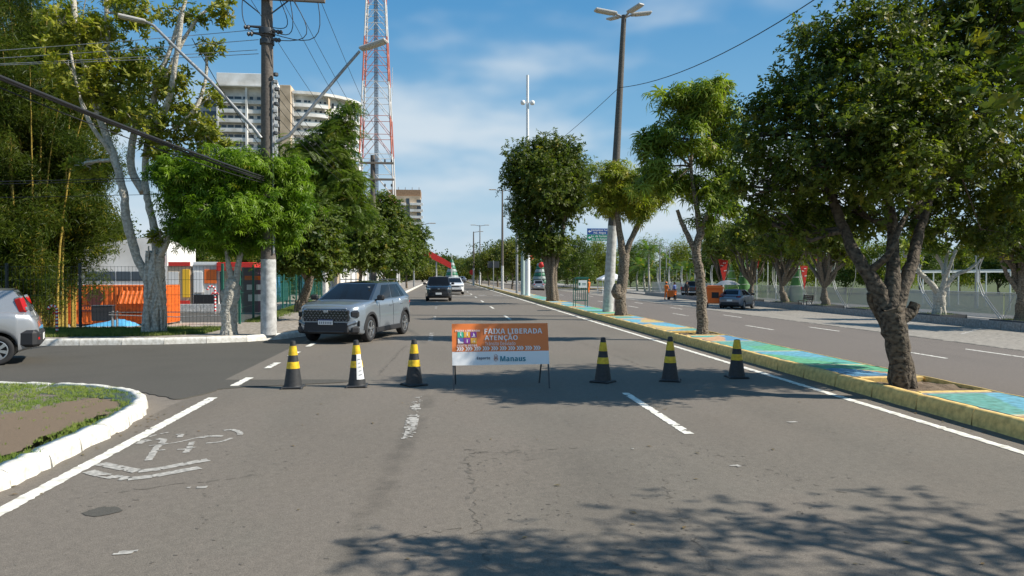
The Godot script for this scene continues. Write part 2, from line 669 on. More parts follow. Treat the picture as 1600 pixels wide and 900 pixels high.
func kerb_stones(parent: Node3D, pts: Array, step: float, w: float, h: float, inward: float, m: Material, base := -0.05, rough := 0.01) -> void:
	# one stone after another along pts (outer bottom edge); inward +1: the stone lies to the left of the walking direction
	var p := resample(pts, step)
	for i in p.size() - 1:
		var a: Vector2 = p[i]
		var b: Vector2 = p[i + 1]
		if a.distance_to(b) < 0.12:
			continue
		var na: Vector2 = (p[mini(i + 1, p.size() - 1)] - p[maxi(i - 1, 0)]).normalized()
		var nb: Vector2 = (p[mini(i + 2, p.size() - 1)] - p[i]).normalized()
		na = Vector2(-na.y, na.x) * inward
		nb = Vector2(-nb.y, nb.x) * inward
		var gap := 0.004
		var dd := (b - a).normalized()
		var mb := MB.new()
		var N := 5
		var P := []
		for k in N + 1:
			var t := float(k) / N
			var q := a.lerp(b, t)
			if k == 0:
				q += dd * gap
			if k == N:
				q -= dd * gap
			var nn := na.lerp(nb, t).normalized()
			var endr := 0.006 if (k == 0 or k == N) else 0.0
			var j1 := noise.get_noise_2d(q.x * 2.3, q.y * 2.3) * rough * 2.0 + noise.get_noise_2d(q.x * 11, q.y * 11) * rough
			var row := []
			for e in [[0.0, base], [0.012, base + 0.03], [0.022, h * 0.6], [0.035, h - 0.03], [0.06, h - 0.004], [w * 0.6, h], [w, h - 0.006], [w, base]]:
				var pos: Vector2 = q + nn * (e[0] + j1 * float(e[0] < 0.05))
				row.append(V(pos.x, e[1] - (endr + absf(j1) * 0.6) * float(e[1] > h * 0.5), pos.y))
			P.append(row)
		mb.grid(P, inward < 0)
		for e in [0, N]:
			for k in range(1, 7):
				if (e == 0) == (inward > 0):
					mb.tri(P[e][0], P[e][k], P[e][k + 1])
				else:
					mb.tri(P[e][0], P[e][k + 1], P[e][k])
		put("kerb_stone", mb, m, parent)

func V2(p: Vector3) -> Vector2:
	return Vector2(p.x, -p.z)

var island_edge := []
var corner_edge := []

func build_ground() -> void:
	# the ground under everything
	var base := sheet(-1500, 1500, -300, 2500, 60, 60, func(x, d): return -1.75, func(x, d): return Color(1, 1, 1))
	struct("ground", base, M["earth"])
	# main carriageway: fine cells near the camera carry the patchy tone of the old asphalt
	var flat0 := func(x, d): return 0.0
	var road := sheet(-3.62, 6.16, -4.0, 14.0, 110, 200, flat0, road_tone)
	var far := sheet(-3.62, 6.16, 14.0, 420.0, 24, 220, flat0, road_tone, 1.7)
	road.v.append_array(far.v); road.n.append_array(far.n); road.c.append_array(far.c); road.uv.append_array(far.uv)
	struct("road", road, M["asphalt"])
	# side street, darker and newer
	var corner := smooth_path([Vector2(-34, 19.2), Vector2(-10.8, 19.25), Vector2(-6.4, 19.5), Vector2(-4.8, 20.15), Vector2(-3.95, 21.4), Vector2(-3.62, 23.2), Vector2(-3.62, 26.0)], 8)
	corner_edge = corner
	island_edge = smooth_path([Vector2(-3.54, -6.0), Vector2(-3.54, 3.0), Vector2(-3.54, 7.0), Vector2(-3.55, 8.2), Vector2(-3.6, 9.0), Vector2(-3.72, 9.75), Vector2(-3.97, 10.4), Vector2(-4.45, 10.95), Vector2(-5.2, 11.4), Vector2(-6.3, 11.7), Vector2(-9.0, 11.95), Vector2(-12.0, 12.1), Vector2(-34, 12.2)], 6)
	var side := sheet(-34, -3.62, 12.0, 26.0, 60, 30, flat0, func(x, d): return Color.WHITE * (1.0 + noise.get_noise_2d(x * 0.6, d * 0.9) * 0.25))
	struct("side_street", side, M["asphalt_dark"])
	var gut := sheet(-7.5, -3.62, -4.0, 12.0, 40, 120, flat0, func(x, d): return Color.WHITE * (1.0 + noise.get_noise_2d(x * 3, d * 3) * 0.35))
	struct("gutter", gut, M["gutter"])
	# worn grey-brown tongue of silt where the side street meets the gutter: the edge of the newer asphalt wearing layer
	var lip := MB.new()
	var lp := []
	for q in smooth_path([Vector2(-34, 12.0), Vector2(-9, 12.05), Vector2(-5.6, 11.95), Vector2(-4.6, 11.5), Vector2(-3.98, 10.95), Vector2(-3.63, 10.75), Vector2(-3.4, 11.6), Vector2(-3.62, 12.6), Vector2(-34, 12.6)], 6):
		lp.append(q + Vector2(noise.get_noise_2d(q.x * 4, q.y * 4), noise.get_noise_2d(q.x * 4 + 30, q.y * 4)) * 0.06)
	slab(lip, lp, 0.012, 0.02)
	struct("side_street_edge", lip, M["asphalt_dark"])
	# grassed island
	var isl := MB.new()
	var inner := []
	for i in island_edge.size():
		var nn: Vector2 = (island_edge[mini(i + 1, island_edge.size() - 1)] - island_edge[maxi(i - 1, 0)]).normalized()
		inner.append(island_edge[i] + Vector2(-nn.y, nn.x) * 0.11)
	var poly := PackedVector2Array(inner + [Vector2(-34, -6)])
	slab(isl, Array(poly), 0.135, 0.3)
	var island := struct("traffic_island", isl, M["soil_grass"])
	# bare trodden earth
	var bare := MB.new()
	var bp := []
	for q in smooth_path([V2(G(-260, 720, .14)), V2(G(0, 712, .14)), V2(G(60, 685, .14)), V2(G(128, 660, .14)), V2(G(176, 640, .14)), V2(G(184, 629, .14)), V2(G(150, 622, .14)), V2(G(80, 633, .14)), V2(G(0, 648, .14)), V2(G(-260, 662, .14))], 8):
		bp.append(q + Vector2(noise.get_noise_2d(q.x * 5, q.y * 5), noise.get_noise_2d(q.x * 5 + 30, q.y * 5)) * 0.12)
	flat(bare, bp, 0.141)
	struct("bare_earth", bare, M["soil"], island)
	kerb_stones(island, island_edge, 0.62, 0.19, 0.17, 1.0, M["kerb_white"], -0.05, 0.03)
	# grass tufts
	var tuft := MB.new()
	var r := RandomNumberGenerator.new()
	r.seed = 12
	for k in 9:
		var a := r.randf() * TAU
		var o := Vector3(cos(a), 0, sin(a)) * r.randf() * 0.05
		var lean := Vector3(r.randfn(), 0, r.randfn()) * 0.022
		var hh := r.randf_range(0.02, 0.05)
		var sx := Vector3(cos(a + 1.3), 0, sin(a + 1.3)) * 0.004
		tuft.tri(o - sx, o + sx, o + lean + Vector3.UP * hh)
	var tm := tuft.mesh()
	var spots := []
	var bpp := PackedVector2Array(bp)
	var tries := 0
	while spots.size() < 26000 and tries < 120000:
		tries += 1
		var p := Vector2(r.randf_range(-12.5, -3.6), r.randf_range(3.5, 12.2))
		if not Geometry2D.is_point_in_polygon(p, poly):
			continue
		if Geometry2D.is_point_in_polygon(p, bpp) and r.randf() > 0.035:
			continue
		if noise.get_noise_2d(p.x * 1.2, p.y * 1.2) < -0.28 and r.randf() < 0.8:
			continue
		spots.append(p)
	scatter("grass_blades", tm, M["grass"], spots, func(p): return 0.136, r, Color(0.15, 0.24, 0.035), Color(0.3, 0.34, 0.08), island, 0.85)
	# left pavement beyond the side street
	var pav := MB.new()
	var inn := []
	for i in corner.size():
		var nn: Vector2 = (corner[mini(i + 1, corner.size() - 1)] - corner[maxi(i - 1, 0)]).normalized()
		inn.append(corner[i] + Vector2(-nn.y, nn.x) * 0.12)
	slab(pav, inn + [Vector2(-3.74, 300), Vector2(-9.2, 300), Vector2(-9.2, 60), Vector2(-6.6, 22.7), Vector2(-34, 22.7)], 0.135, 2.0)
	var pv := struct("pavement", pav, M["stone_paving"])
	kerb_stones(pv, corner + [Vector2(-3.62, 48)], 1.0, 0.18, 0.17, 1.0, M["kerb_white"], -0.05, 0.014)
	var lk := MB.new()
	lk.box(V(-3.53, 0.06, 174), Vector3(0.18, 0.22, 252), Basis(), 0.02)
	struct("kerb", lk, M["kerb_white"], pv)
	# verge with thin grass in front of the fence
	var verge := MB.new()
	var vg := [Vector2(-34, 20.0), Vector2(-10.8, 20.2), Vector2(-7.6, 20.35), Vector2(-6.55, 20.9), Vector2(-6.5, 22.68), Vector2(-34, 22.68)]
	flat(verge, vg, 0.139)
	struct("verge", verge, M["soil_grass"], pv)
	spots = []
	var vpp := PackedVector2Array(vg)
	while spots.size() < 9000:
		var p := Vector2(r.randf_range(-16, -6.4), r.randf_range(20.0, 23.2))
		if (Geometry2D.is_point_in_polygon(p, vpp) or p.y > 22.6) and noise.get_noise_2d(p.x * 2, p.y * 2) > -0.15:
			spots.append(p)
	for k in 2600:
		var d := r.randf_range(26.0, 46.0)
		spots.append(Vector2(-6.45 - (d - 22.7) * 0.0697 + absf(r.randfn()) * 0.3, d))
	scatter("grass_blades", tm, M["grass"], spots, func(p): return 0.138, r, Color(0.1, 0.16, 0.03), Color(0.24, 0.26, 0.07), pv, 2.2)
	# paved park yard behind the fence, a little lower than the street
	var yard := sheet(-60, -6.6, 22.7, 120.0, 50, 60, yard_y, func(x, d): return Color.WHITE * (1.0 + noise.get_noise_2d(x * 0.5, d * 0.5) * 0.3), 1.5)
	struct("park_yard", yard, M["park_paving"])
	# right carriageway falls away from the median; parking bays, promenade and park lawn lie lower
	var rr := sheet(7.4, 17.2, -4.0, 420.0, 24, 220, ry, func(x, d): return Color.WHITE * (1.0 + noise.get_noise_2d(x * 0.5, d * 0.15) * 0.2), 1.5)
	struct("far_carriageway", rr, M["asphalt_right"])
	var pk := sheet(17.2, 25.35, -4.0, 420.0, 24, 220, ry, func(x, d): return Color.WHITE * (1.0 + noise.get_noise_2d(x * 0.7, d * 0.5) * 0.3), 1.5)
	struct("parking_bays", pk, M["parking_concrete"])
	var prom := MB.new()
	slab(prom, [Vector2(25.45, -4), Vector2(33, -4), Vector2(33, 300), Vector2(25.45, 300)], -0.58, 0.4)
	var pr := struct("promenade", prom, M["concrete"])
	kerb_stones(pr, [Vector2(25.3, 18.0), Vector2(25.3, 90.0)], 1.2, 0.17, -0.565, -1.0, M["concrete"], -0.77, 0.01)
	var lawn := sheet(33, 200, -4, 300, 20, 30, func(x, d): return -0.62, func(x, d): return Color(0.9, 1.05, 0.7))
	struct("park_lawn", lawn, M["soil_grass"])

func ry(x: float, _d: float) -> float:
	return -0.72 * clampf((x - 7.5) / 14.0, 0, 1)

func scatter(called: String, mesh: Mesh, m: Material, spots: Array, hgt: Callable, r: RandomNumberGenerator, c0: Color, c1: Color, parent: Node3D, big := 1.0) -> void:
	var mm := MultiMesh.new()
	mm.transform_format = MultiMesh.TRANSFORM_3D
	mm.use_colors = true
	mm.mesh = mesh
	mm.instance_count = spots.size()
	for i in spots.size():
		var p: Vector2 = spots[i]
		var s := r.randf_range(0.7, 1.4) * big
		mm.set_instance_transform(i, Transform3D(Basis(Vector3.UP, r.randf() * TAU).scaled(Vector3(s, s, s)), V(p.x, hgt.call(p), p.y)))
		mm.set_instance_color(i, c0.lerp(c1, clampf(r.randf() * 0.7 + noise.get_noise_2d(p.x * 0.9, p.y * 0.9) * 0.6 + 0.1, 0, 1)))
	var o := MultiMeshInstance3D.new()
	o.name = called
	o.multimesh = mm
	o.material_override = m
	o.set_meta("kind", "stuff")
	parent.add_child(o, true)

func build_road_paint() -> void:
	var y := 0.005
	# solid edge lines
	var mb := MB.new()
	worn(mb, Vector2(-3.25, 0.5), Vector2(-3.25, 10.85), 0.135, 0.045, 0.06, y, 1.0, 1.5)
	var e := struct("edge_line", mb, M["road_paint"])
	mb = MB.new()
	worn(mb, Vector2(5.7, 0.5), Vector2(5.7, 24), 0.12, 0.06, 0.05, y, 2.0, 1.5)
	worn(mb, Vector2(5.7, 24), Vector2(5.7, 150), 0.13, 0.13, 0.02, y, 2.0, 1.5)
	struct("edge_line", mb, M["road_paint"])
	# short dashes carrying the left line across the mouth of the side street
	for q in [[11.9, 12.85], [14.1, 15.0], [16.2, 17.1], [18.3, 19.2]]:
		mb = MB.new()
		worn(mb, Vector2(-3.25, q[0]), Vector2(-3.25, q[1]), 0.13, 0.05, 0.12, y + 0.009, q[0], 1.5)
		struct("line_dash", mb, M["road_paint"])
	# lane dashes
	mb = MB.new()
	worn(mb, Vector2(2.71, 7.85), Vector2(2.71, 10.7), 0.11, 0.035, 0.2, y, 5.0, 0.8)
	struct("lane_dash", mb, M["road_paint"])
	mb = MB.new()
	worn(mb, Vector2(-0.365, 7.9), Vector2(-0.335, 10.7), 0.15, 0.026, 0.53, y, 8.0, 1.6)
	struct("lane_dash", mb, M["road_paint_worn"])
	for k in 12:
		for x in [2.71, -0.3]:
			var d0 := 19.6 + k * 9.4
			mb = MB.new()
			worn(mb, Vector2(x, d0), Vector2(x, d0 + 2.9), 0.12, 0.06, 0.4 if x < 0 else 0.25, y, 8.0 + k, 1.0)
			if mb.v.size():
				struct("lane_dash", mb, M["road_paint_worn"] if x < 0 else M["road_paint"])
	# stop bar bits of the crossing far down the road
	for x in [0.6, 1.9, 3.2, 4.5]:
		mb = MB.new()
		worn(mb, Vector2(x, 64), Vector2(x + 0.7, 64), 1.4, 0.15, 0.3, y, x * 9, 1.0)
		struct("crossing_bar", mb, M["road_paint_worn"])
	# faded bicycle symbol and its double chevron, traced from the asphalt
	mb = MB.new()
	var strokes := [
		[[[217, 694], [226, 688], [233, 690]], 0.11, 0.13], [[[233, 683], [248, 679], [263, 676]], 0.05, 0.13],
		[[[246, 686], [256, 688], [252, 693]], 0.11, 0.13], [[[232, 720], [240, 707], [248, 697], [262, 693]], 0.11, 0.13],
		[[[233, 697], [255, 695], [280, 691], [310, 684], [326, 681]], 0.045, 0.13], [[[244, 705], [258, 703]], 0.07, 0.13],
		[[[276, 680], [283, 679], [280, 684]], 0.1, 0.13], [[[300, 691], [296, 700], [290, 708]], 0.09, 0.13],
		[[[277, 703], [292, 702], [306, 699]], 0.06, 0.13], [[[314, 685], [326, 682], [348, 682]], 0.11, 0.13],
		[[[350, 673], [364, 672], [374, 676], [375, 680]], 0.1, 0.13], [[[322, 693], [344, 691], [362, 685]], 0.07, 0.13]]
	for s in strokes:
		var line := []
		for q in s[0]:
			line.append(V2(G(q[0], q[1])))
		line = smooth_path(line, 5)
		for i in line.size() - 1:
			worn(mb, line[i], line[i + 1], s[1] * 0.62, 0.03, s[2], y, 3.0, 0.8)
	struct("bicycle_symbol", mb, M["road_paint_worn"])
	for s in [[[157, 725], [185, 731], [216, 737], [250, 733], [290, 725], [326, 719]], [[138, 737], [160, 743], [200, 749], [238, 745], [280, 737], [312, 731]]]:
		mb = MB.new()
		for i in s.size() - 1:
			worn(mb, V2(G(s[i][0], s[i][1])), V2(G(s[i + 1][0], s[i + 1][1])), 0.115, 0.03, 0.2, y, 6.0, 1.2)
		struct("chevron_marking", mb, M["road_paint_worn"])
	# small splashes of paint, a dark tar spot, chips
	mb = MB.new()
	for q in [[307, 763, 0.16], [195, 865, 0.14], [985, 703, 0.1], [1150, 729, 0.09], [672, 524, 0.25], [1239, 660, 0.12]]:
		var c := V2(G(q[0], q[1]))
		worn(mb, c - Vector2(q[2] * 0.5, 0), c + Vector2(q[2] * 0.5, 0.02), 0.06, 0.03, 0.35, y, q[0], 1.0)
	struct("paint_splashes", mb, M["road_paint_worn"])
	mb = MB.new()
	var sp := []
	var cc := V2(G(161, 799))
	for k in 20:
		var a := TAU * k / 20
		sp.append(cc + Vector2(cos(a) * 0.13, sin(a) * 0.11) * (1.0 + 0.35 * noise.get_noise_2d(cos(a) * 2, sin(a) * 2)))
	flat(mb, sp, 0.004)
	struct("tar_spot", mb, M["asphalt_dark"])
	build_cracks(y)
	# fallen leaves and crumbs of asphalt
	var leaf := MB.new()
	leaf.tri(Vector3(-0.035, 0.004, 0), Vector3(0, 0.008, 0.014), Vector3(0.035, 0.003, 0.004))
	leaf.tri(Vector3(-0.035, 0.004, 0), Vector3(0.035, 0.003, 0.004), Vector3(0, 0.006, -0.014))
	var r := RandomNumberGenerator.new()
	r.seed = 41
	var spots := []
	for k in 300:
		var d := pow(r.randf(), 1.5) * 18.0 + 3.5
		var x := r.randf_range(-3.4, 5.9)
		if r.randf() < 0.7:
			x = 6.05 - absf(r.randfn()) * 0.08 if r.randf() < 0.55 else -3.46 + r.randfn() * 0.07
			if x < 0 and d > 10.5:
				continue
		spots.append(Vector2(x, d))
	var holder := thing("leaf_litter", "dry fallen leaves lying along the gutters and road", "leaf litter")
	holder.set_meta("kind", "stuff")
	scatter("fallen_leaf", leaf.mesh(), M["vertex"], spots, func(p): return 0.004, r, Color(0.2, 0.12, 0.04), Color(0.1, 0.09, 0.04), holder, 0.75)
	# lane dashes and bay lines of the far carriageway
	for k in 9:
		for x in [11.95, 15.13]:
			var d0: float = 7.2 + k * 9.2 + (1.2 if x > 13 else 0.0)
			mb = MB.new()
			worn(mb, Vector2(x, d0), Vector2(x, d0 + 2.4), 0.1, 0.045 + 0.004 * k, 0.2, y + ry(x, 0), x + k, 1.0)
			if mb.v.size():
				struct("far_lane_dash", mb, M["road_paint"])
	for k in 14:
		var d0 := 15.0 + k * 4.6
		mb = MB.new()
		worn(mb, Vector2(21.6, d0), Vector2(25.2, d0 + 3.4), 0.12, 0.07, 0.25, y - 0.72, k * 3.0, 1.0)
		struct("bay_line", mb, M["road_paint_worn"])
	mb = MB.new()
	worn(mb, Vector2(17.2, 12), Vector2(17.2, 110), 0.25, 0.12, 0.3, y + 0.002 + ry(17.2, 0), 3.3, 0.7)
	struct("parking_gutter", mb, M["asphalt_dark"])

func build_cracks(y: float) -> void:
	# fine cracks, the ragged edge of an old patch, and small pits where stones have come out
	var r := RandomNumberGenerator.new()
	r.seed = 83
	var mb := MB.new()
	var lines := [[Vector2(0.26, 3.2), Vector2(0.24, 7.2), 0.006], [Vector2(0.26, 7.2), Vector2(1.4, 7.35), 0.004], [Vector2(-0.55, 4.8), Vector2(0.25, 5.1), 0.004], [Vector2(3.2, 5.6), Vector2(2.4, 7.6), 0.004], [Vector2(-2.6, 6.2), Vector2(-1.6, 6.6), 0.006], [Vector2(1.6, 4.2), Vector2(1.9, 6.2), 0.004], [Vector2(-1.1, 13.0), Vector2(-0.9, 18.5), 0.01], [Vector2(3.9, 13.0), Vector2(3.6, 19.0), 0.01]]
	for k in 26:
		var c := Vector2(0.47, 7.15) + Vector2(r.randfn() * 0.22, r.randfn() * 0.3)
		lines.append([c, c + Vector2(r.randfn(), r.randfn()).normalized() * r.randf_range(0.04, 0.14), 0.007])
	for l in lines:
		var n := int(maxf(2, (l[1] - l[0]).length() / 0.05))
		var last := Vector2.ZERO
		var off := 0.0
		var side: Vector2 = (l[1] - l[0]).normalized().orthogonal()
		for i in n + 1:
			off = off * 0.92 + r.randfn() * 0.006
			var p: Vector2 = l[0].lerp(l[1], float(i) / n) + side * off
			if i and r.randf() < 0.62:
				worn(mb, last, p, l[2] * r.randf_range(0.5, 1.4), 0.2, -9.0, y - 0.003, 0.0)
			last = p
	struct("asphalt_cracks", mb, mat("crack_dark", Color(0.12, 0.105, 0.085), 0.95))
	var pit := MB.new()
	for k in 7:
		var a := TAU * k / 7.0
		var b := TAU * (k + 1) / 7.0
		pit.tri(Vector3.ZERO, Vector3(cos(b), 0, sin(b)) * [1.0, 0.7, 1.1, 0.8, 1.2, 0.7, 0.9][(k + 1) % 7] * Vector3(1.6, 1, 1), Vector3(cos(a), 0, sin(a)) * [1.0, 0.7, 1.1, 0.8, 1.2, 0.7, 0.9][k] * Vector3(1.6, 1, 1))
	var spots := []
	while spots.size() < 1500:
		var d := 3.4 + pow(r.randf(), 1.6) * 22.0
		var p := Vector2(r.randf_range(-3.1, 5.6), d)
		if noise.get_noise_2d(p.x * 0.8, p.y * 0.5) + (0.35 if p.x > 0.3 and p.x < 3.0 and p.y < 7.4 else 0.0) > r.randf_range(-0.2, 0.6):
			spots.append(p)
	var h := thing("asphalt_pits", "small dark pits where stones have come out of the road", "pits")
	h.set_meta("kind", "stuff")
	scatter("pit", pit.mesh(), M["vertex"], spots, func(p): return 0.0025, r, Color(0.1, 0.085, 0.068), Color(0.16, 0.14, 0.11), h, 0.0085)

func median_color(x: float, d: float) -> Color:
	# hand-painted panels: teal, blue, green, peach fields with wavy borders
	var cols := [Color(0.07, 0.42, 0.2), Color(0.1, 0.45, 0.62), Color(0.66, 0.36, 0.18), Color(0.06, 0.28, 0.48), Color(0.66, 0.46, 0.14), Color(0.06, 0.42, 0.36), Color(0.08, 0.36, 0.3), Color(0.09, 0.4, 0.55)]
	var k := int(floor((d + 50.0) / 2.3))
	var u := (d + 50.0) / 2.3 - k
	var v := (x - 6.3) / 1.03
	var c: Color = cols[(k * 5 + 1) % 8]
	if v > 0.52 + 0.22 * sin(u * 4.2 + k * 1.7):
		c = cols[(k * 3 + 4) % 8]
	if u > 0.66 + 0.16 * sin(v * 3.4 + k):
		c = cols[(k * 7 + 2) % 8]
	if u < 0.045:
		c = Color(0.7, 0.6, 0.35)
	var f := 0.5 + noise.get_noise_2d(x * 6, d * 6) * 0.5
	return c.lerp(Color(0.42, 0.42, 0.38), 0.08 + 0.18 * f)

var pits := [1.9, 9.9, 19.2, 28.2, 44.2]

func build_median() -> void:
	var body := MB.new()
	var edges := [-4.0]
	for p in pits:
		edges.append(p - 0.75)
		edges.append(p + 0.75)
	edges.append(300.0)
	for i in range(0, edges.size(), 2):      # solid between tree pits
		body.box(V(6.805, 0.05, (edges[i] + edges[i + 1]) * 0.5), Vector3(1.1, 0.29, edges[i + 1] - edges[i]))
	var med := struct("median", body, M["concrete"])
	kerb_stones(med, [Vector2(6.13, -3.0), Vector2(6.13, 58.0)], 1.0, 0.16, 0.205, -1.0, M["kerb_yellow"], -0.05, 0.012)
	kerb_stones(med, [Vector2(7.47, -3.0), Vector2(7.47, 58.0)], 1.0, 0.13, 0.205, 1.0, M["kerb_yellow"], -0.05, 0.008)
	for x in [6.205, 7.405]:
		var k := MB.new()
		k.box(V(x, 0.075, 154), Vector3(0.14, 0.25, 192), Basis(), 0.015)
		struct("kerb", k, M["kerb_yellow"], med)
	for i in range(0, edges.size() - 1, 2):
		var d0: float = edges[i] + (0.12 if i else 0.0)
		var d1: float = minf(edges[i + 1], 60.0) - 0.12
		var top := sheet(6.3, 7.335, d0, d1, 20, int((d1 - d0) / 0.05), func(x, d): return 0.2, median_color)
		struct("painted_panel", top, M["median_paint"], med)
	for p in pits:
		for s in [-1, 1]:
			var rim := MB.new()
			rim.box(V(6.81, 0.07, p + s * 0.70), Vector3(1.02, 0.27, 0.1), Basis(), 0.012)
			struct("pit_rim", rim, M["kerb_yellow"], med)
		var soil := sheet(6.3, 7.33, p - 0.64, p + 0.64, 12, 14, func(x, d): return 0.12 + 0.05 * noise.get_noise_2d(x * 3, d * 3) + 0.05 * exp(-pow((d - p) * 2.0, 2.0)), func(x, d): return Color.WHITE * (1.0 + noise.get_noise_2d(x * 4, d * 4) * 0.4))
		struct("pit_soil", soil, M["soil"], med)


# ---------------------------------------------------------------- left side: fence, yard, kiosks
func fence_panel(a: Vector3, b: Vector3, h: float, step: float, m: Material, parent: Node3D) -> void:
	var mb := MB.new()
	var n := int(a.distance_to(b) / step)
	for k in n + 1:
		var p := a.lerp(b, float(k) / n)
		mb.bar(p + Vector3.UP * 0.06, p + Vector3.UP * h, 0.006, 0.006)
	for y in [0.08, 0.55, 1.05, 1.5, h - 0.02]:
		if y < h:
			mb.bar(a + Vector3.UP * y, b + Vector3.UP * y, 0.008, 0.009)
	put("mesh_panel", mb, m, parent)

func candy_cane(p: Vector3, h: float, turn: float, label: String) -> void:
	var t := thing("candy_cane", label, "decoration", p, turn, "candy cane decorations")
	var mb := MB.new()
	var pts := []
	var r := h * 0.13
	for k in 15:
		pts.append(Vector3(0, (h - r) * k / 14.0, 0))
	for k in range(1, 9):
		var a := PI * k / 8.0
		pts.append(Vector3(-r + r * cos(a), h - r + r * sin(a), 0))
	for i in pts.size() - 1:
		mb.col = Color(0.62, 0.03, 0.03) if i % 2 else Color(0.8, 0.78, 0.75)
		var tilt := Vector3(0, 0, 0)
		mb.tube([pts[i], pts[i + 1] + tilt], [h * 0.042, h * 0.042], 8, true)
	put("striped_stick", mb, M["vertex"], t)
	mb = MB.new()
	mb.col = Color(0.6, 0.03, 0.03)
	for s in [-1, 1]:
		mb.tube([Vector3(0, h * 0.72, h * 0.05), Vector3(s * h * 0.07, h * 0.76, h * 0.06), Vector3(s * h * 0.12, h * 0.7, h * 0.05)], [0.012 * h, 0.035 * h, 0.02 * h], 6)
	put("bow", mb, M["vertex"], t)

func corrugated(mb: MB, a: Vector3, b: Vector3, h: float, out: Vector3, pitch: float, deep: float) -> void:
	# vertical trapezoid ribs from a to b; ribs stand out along `out`
	var l := a.distance_to(b)
	var dir := (b - a) / l
	var n := int(round(l / pitch))
	var pw := l / n
	var prof := [[0.0, 0.0], [0.3, 0.0], [0.42, 1.0], [0.72, 1.0], [0.84, 0.0]]
	var pts := []
	for k in n:
		for e in prof:
			pts.append(a + dir * (k + e[0]) * pw + out * deep * e[1])
	pts.append(b)
	for i in pts.size() - 1:
		mb.quad(pts[i], pts[i + 1], pts[i + 1] + Vector3.UP * h, pts[i] + Vector3.UP * h)

func text(s: String, height: float, m: Material, parent: Node3D, at: Vector3, b := Basis(), called := "lettering", bold := true, depth := 0.004, widen := 1.0) -> MeshInstance3D:
	var t := TextMesh.new()
	var f := SystemFont.new()
	f.font_names = PackedStringArray(["Droid Sans"])
	f.font_weight = 700 if bold else 400
	t.font = f
	t.font_size = 64
	t.pixel_size = height / 46.0
	t.depth = depth
	t.text = s
	var o := MeshInstance3D.new()
	o.name = called
	o.mesh = t
	o.material_override = m
	parent.add_child(o, true)
	o.transform = Transform3D(b.scaled_local(Vector3(widen, 1, 1)), at)
	return o

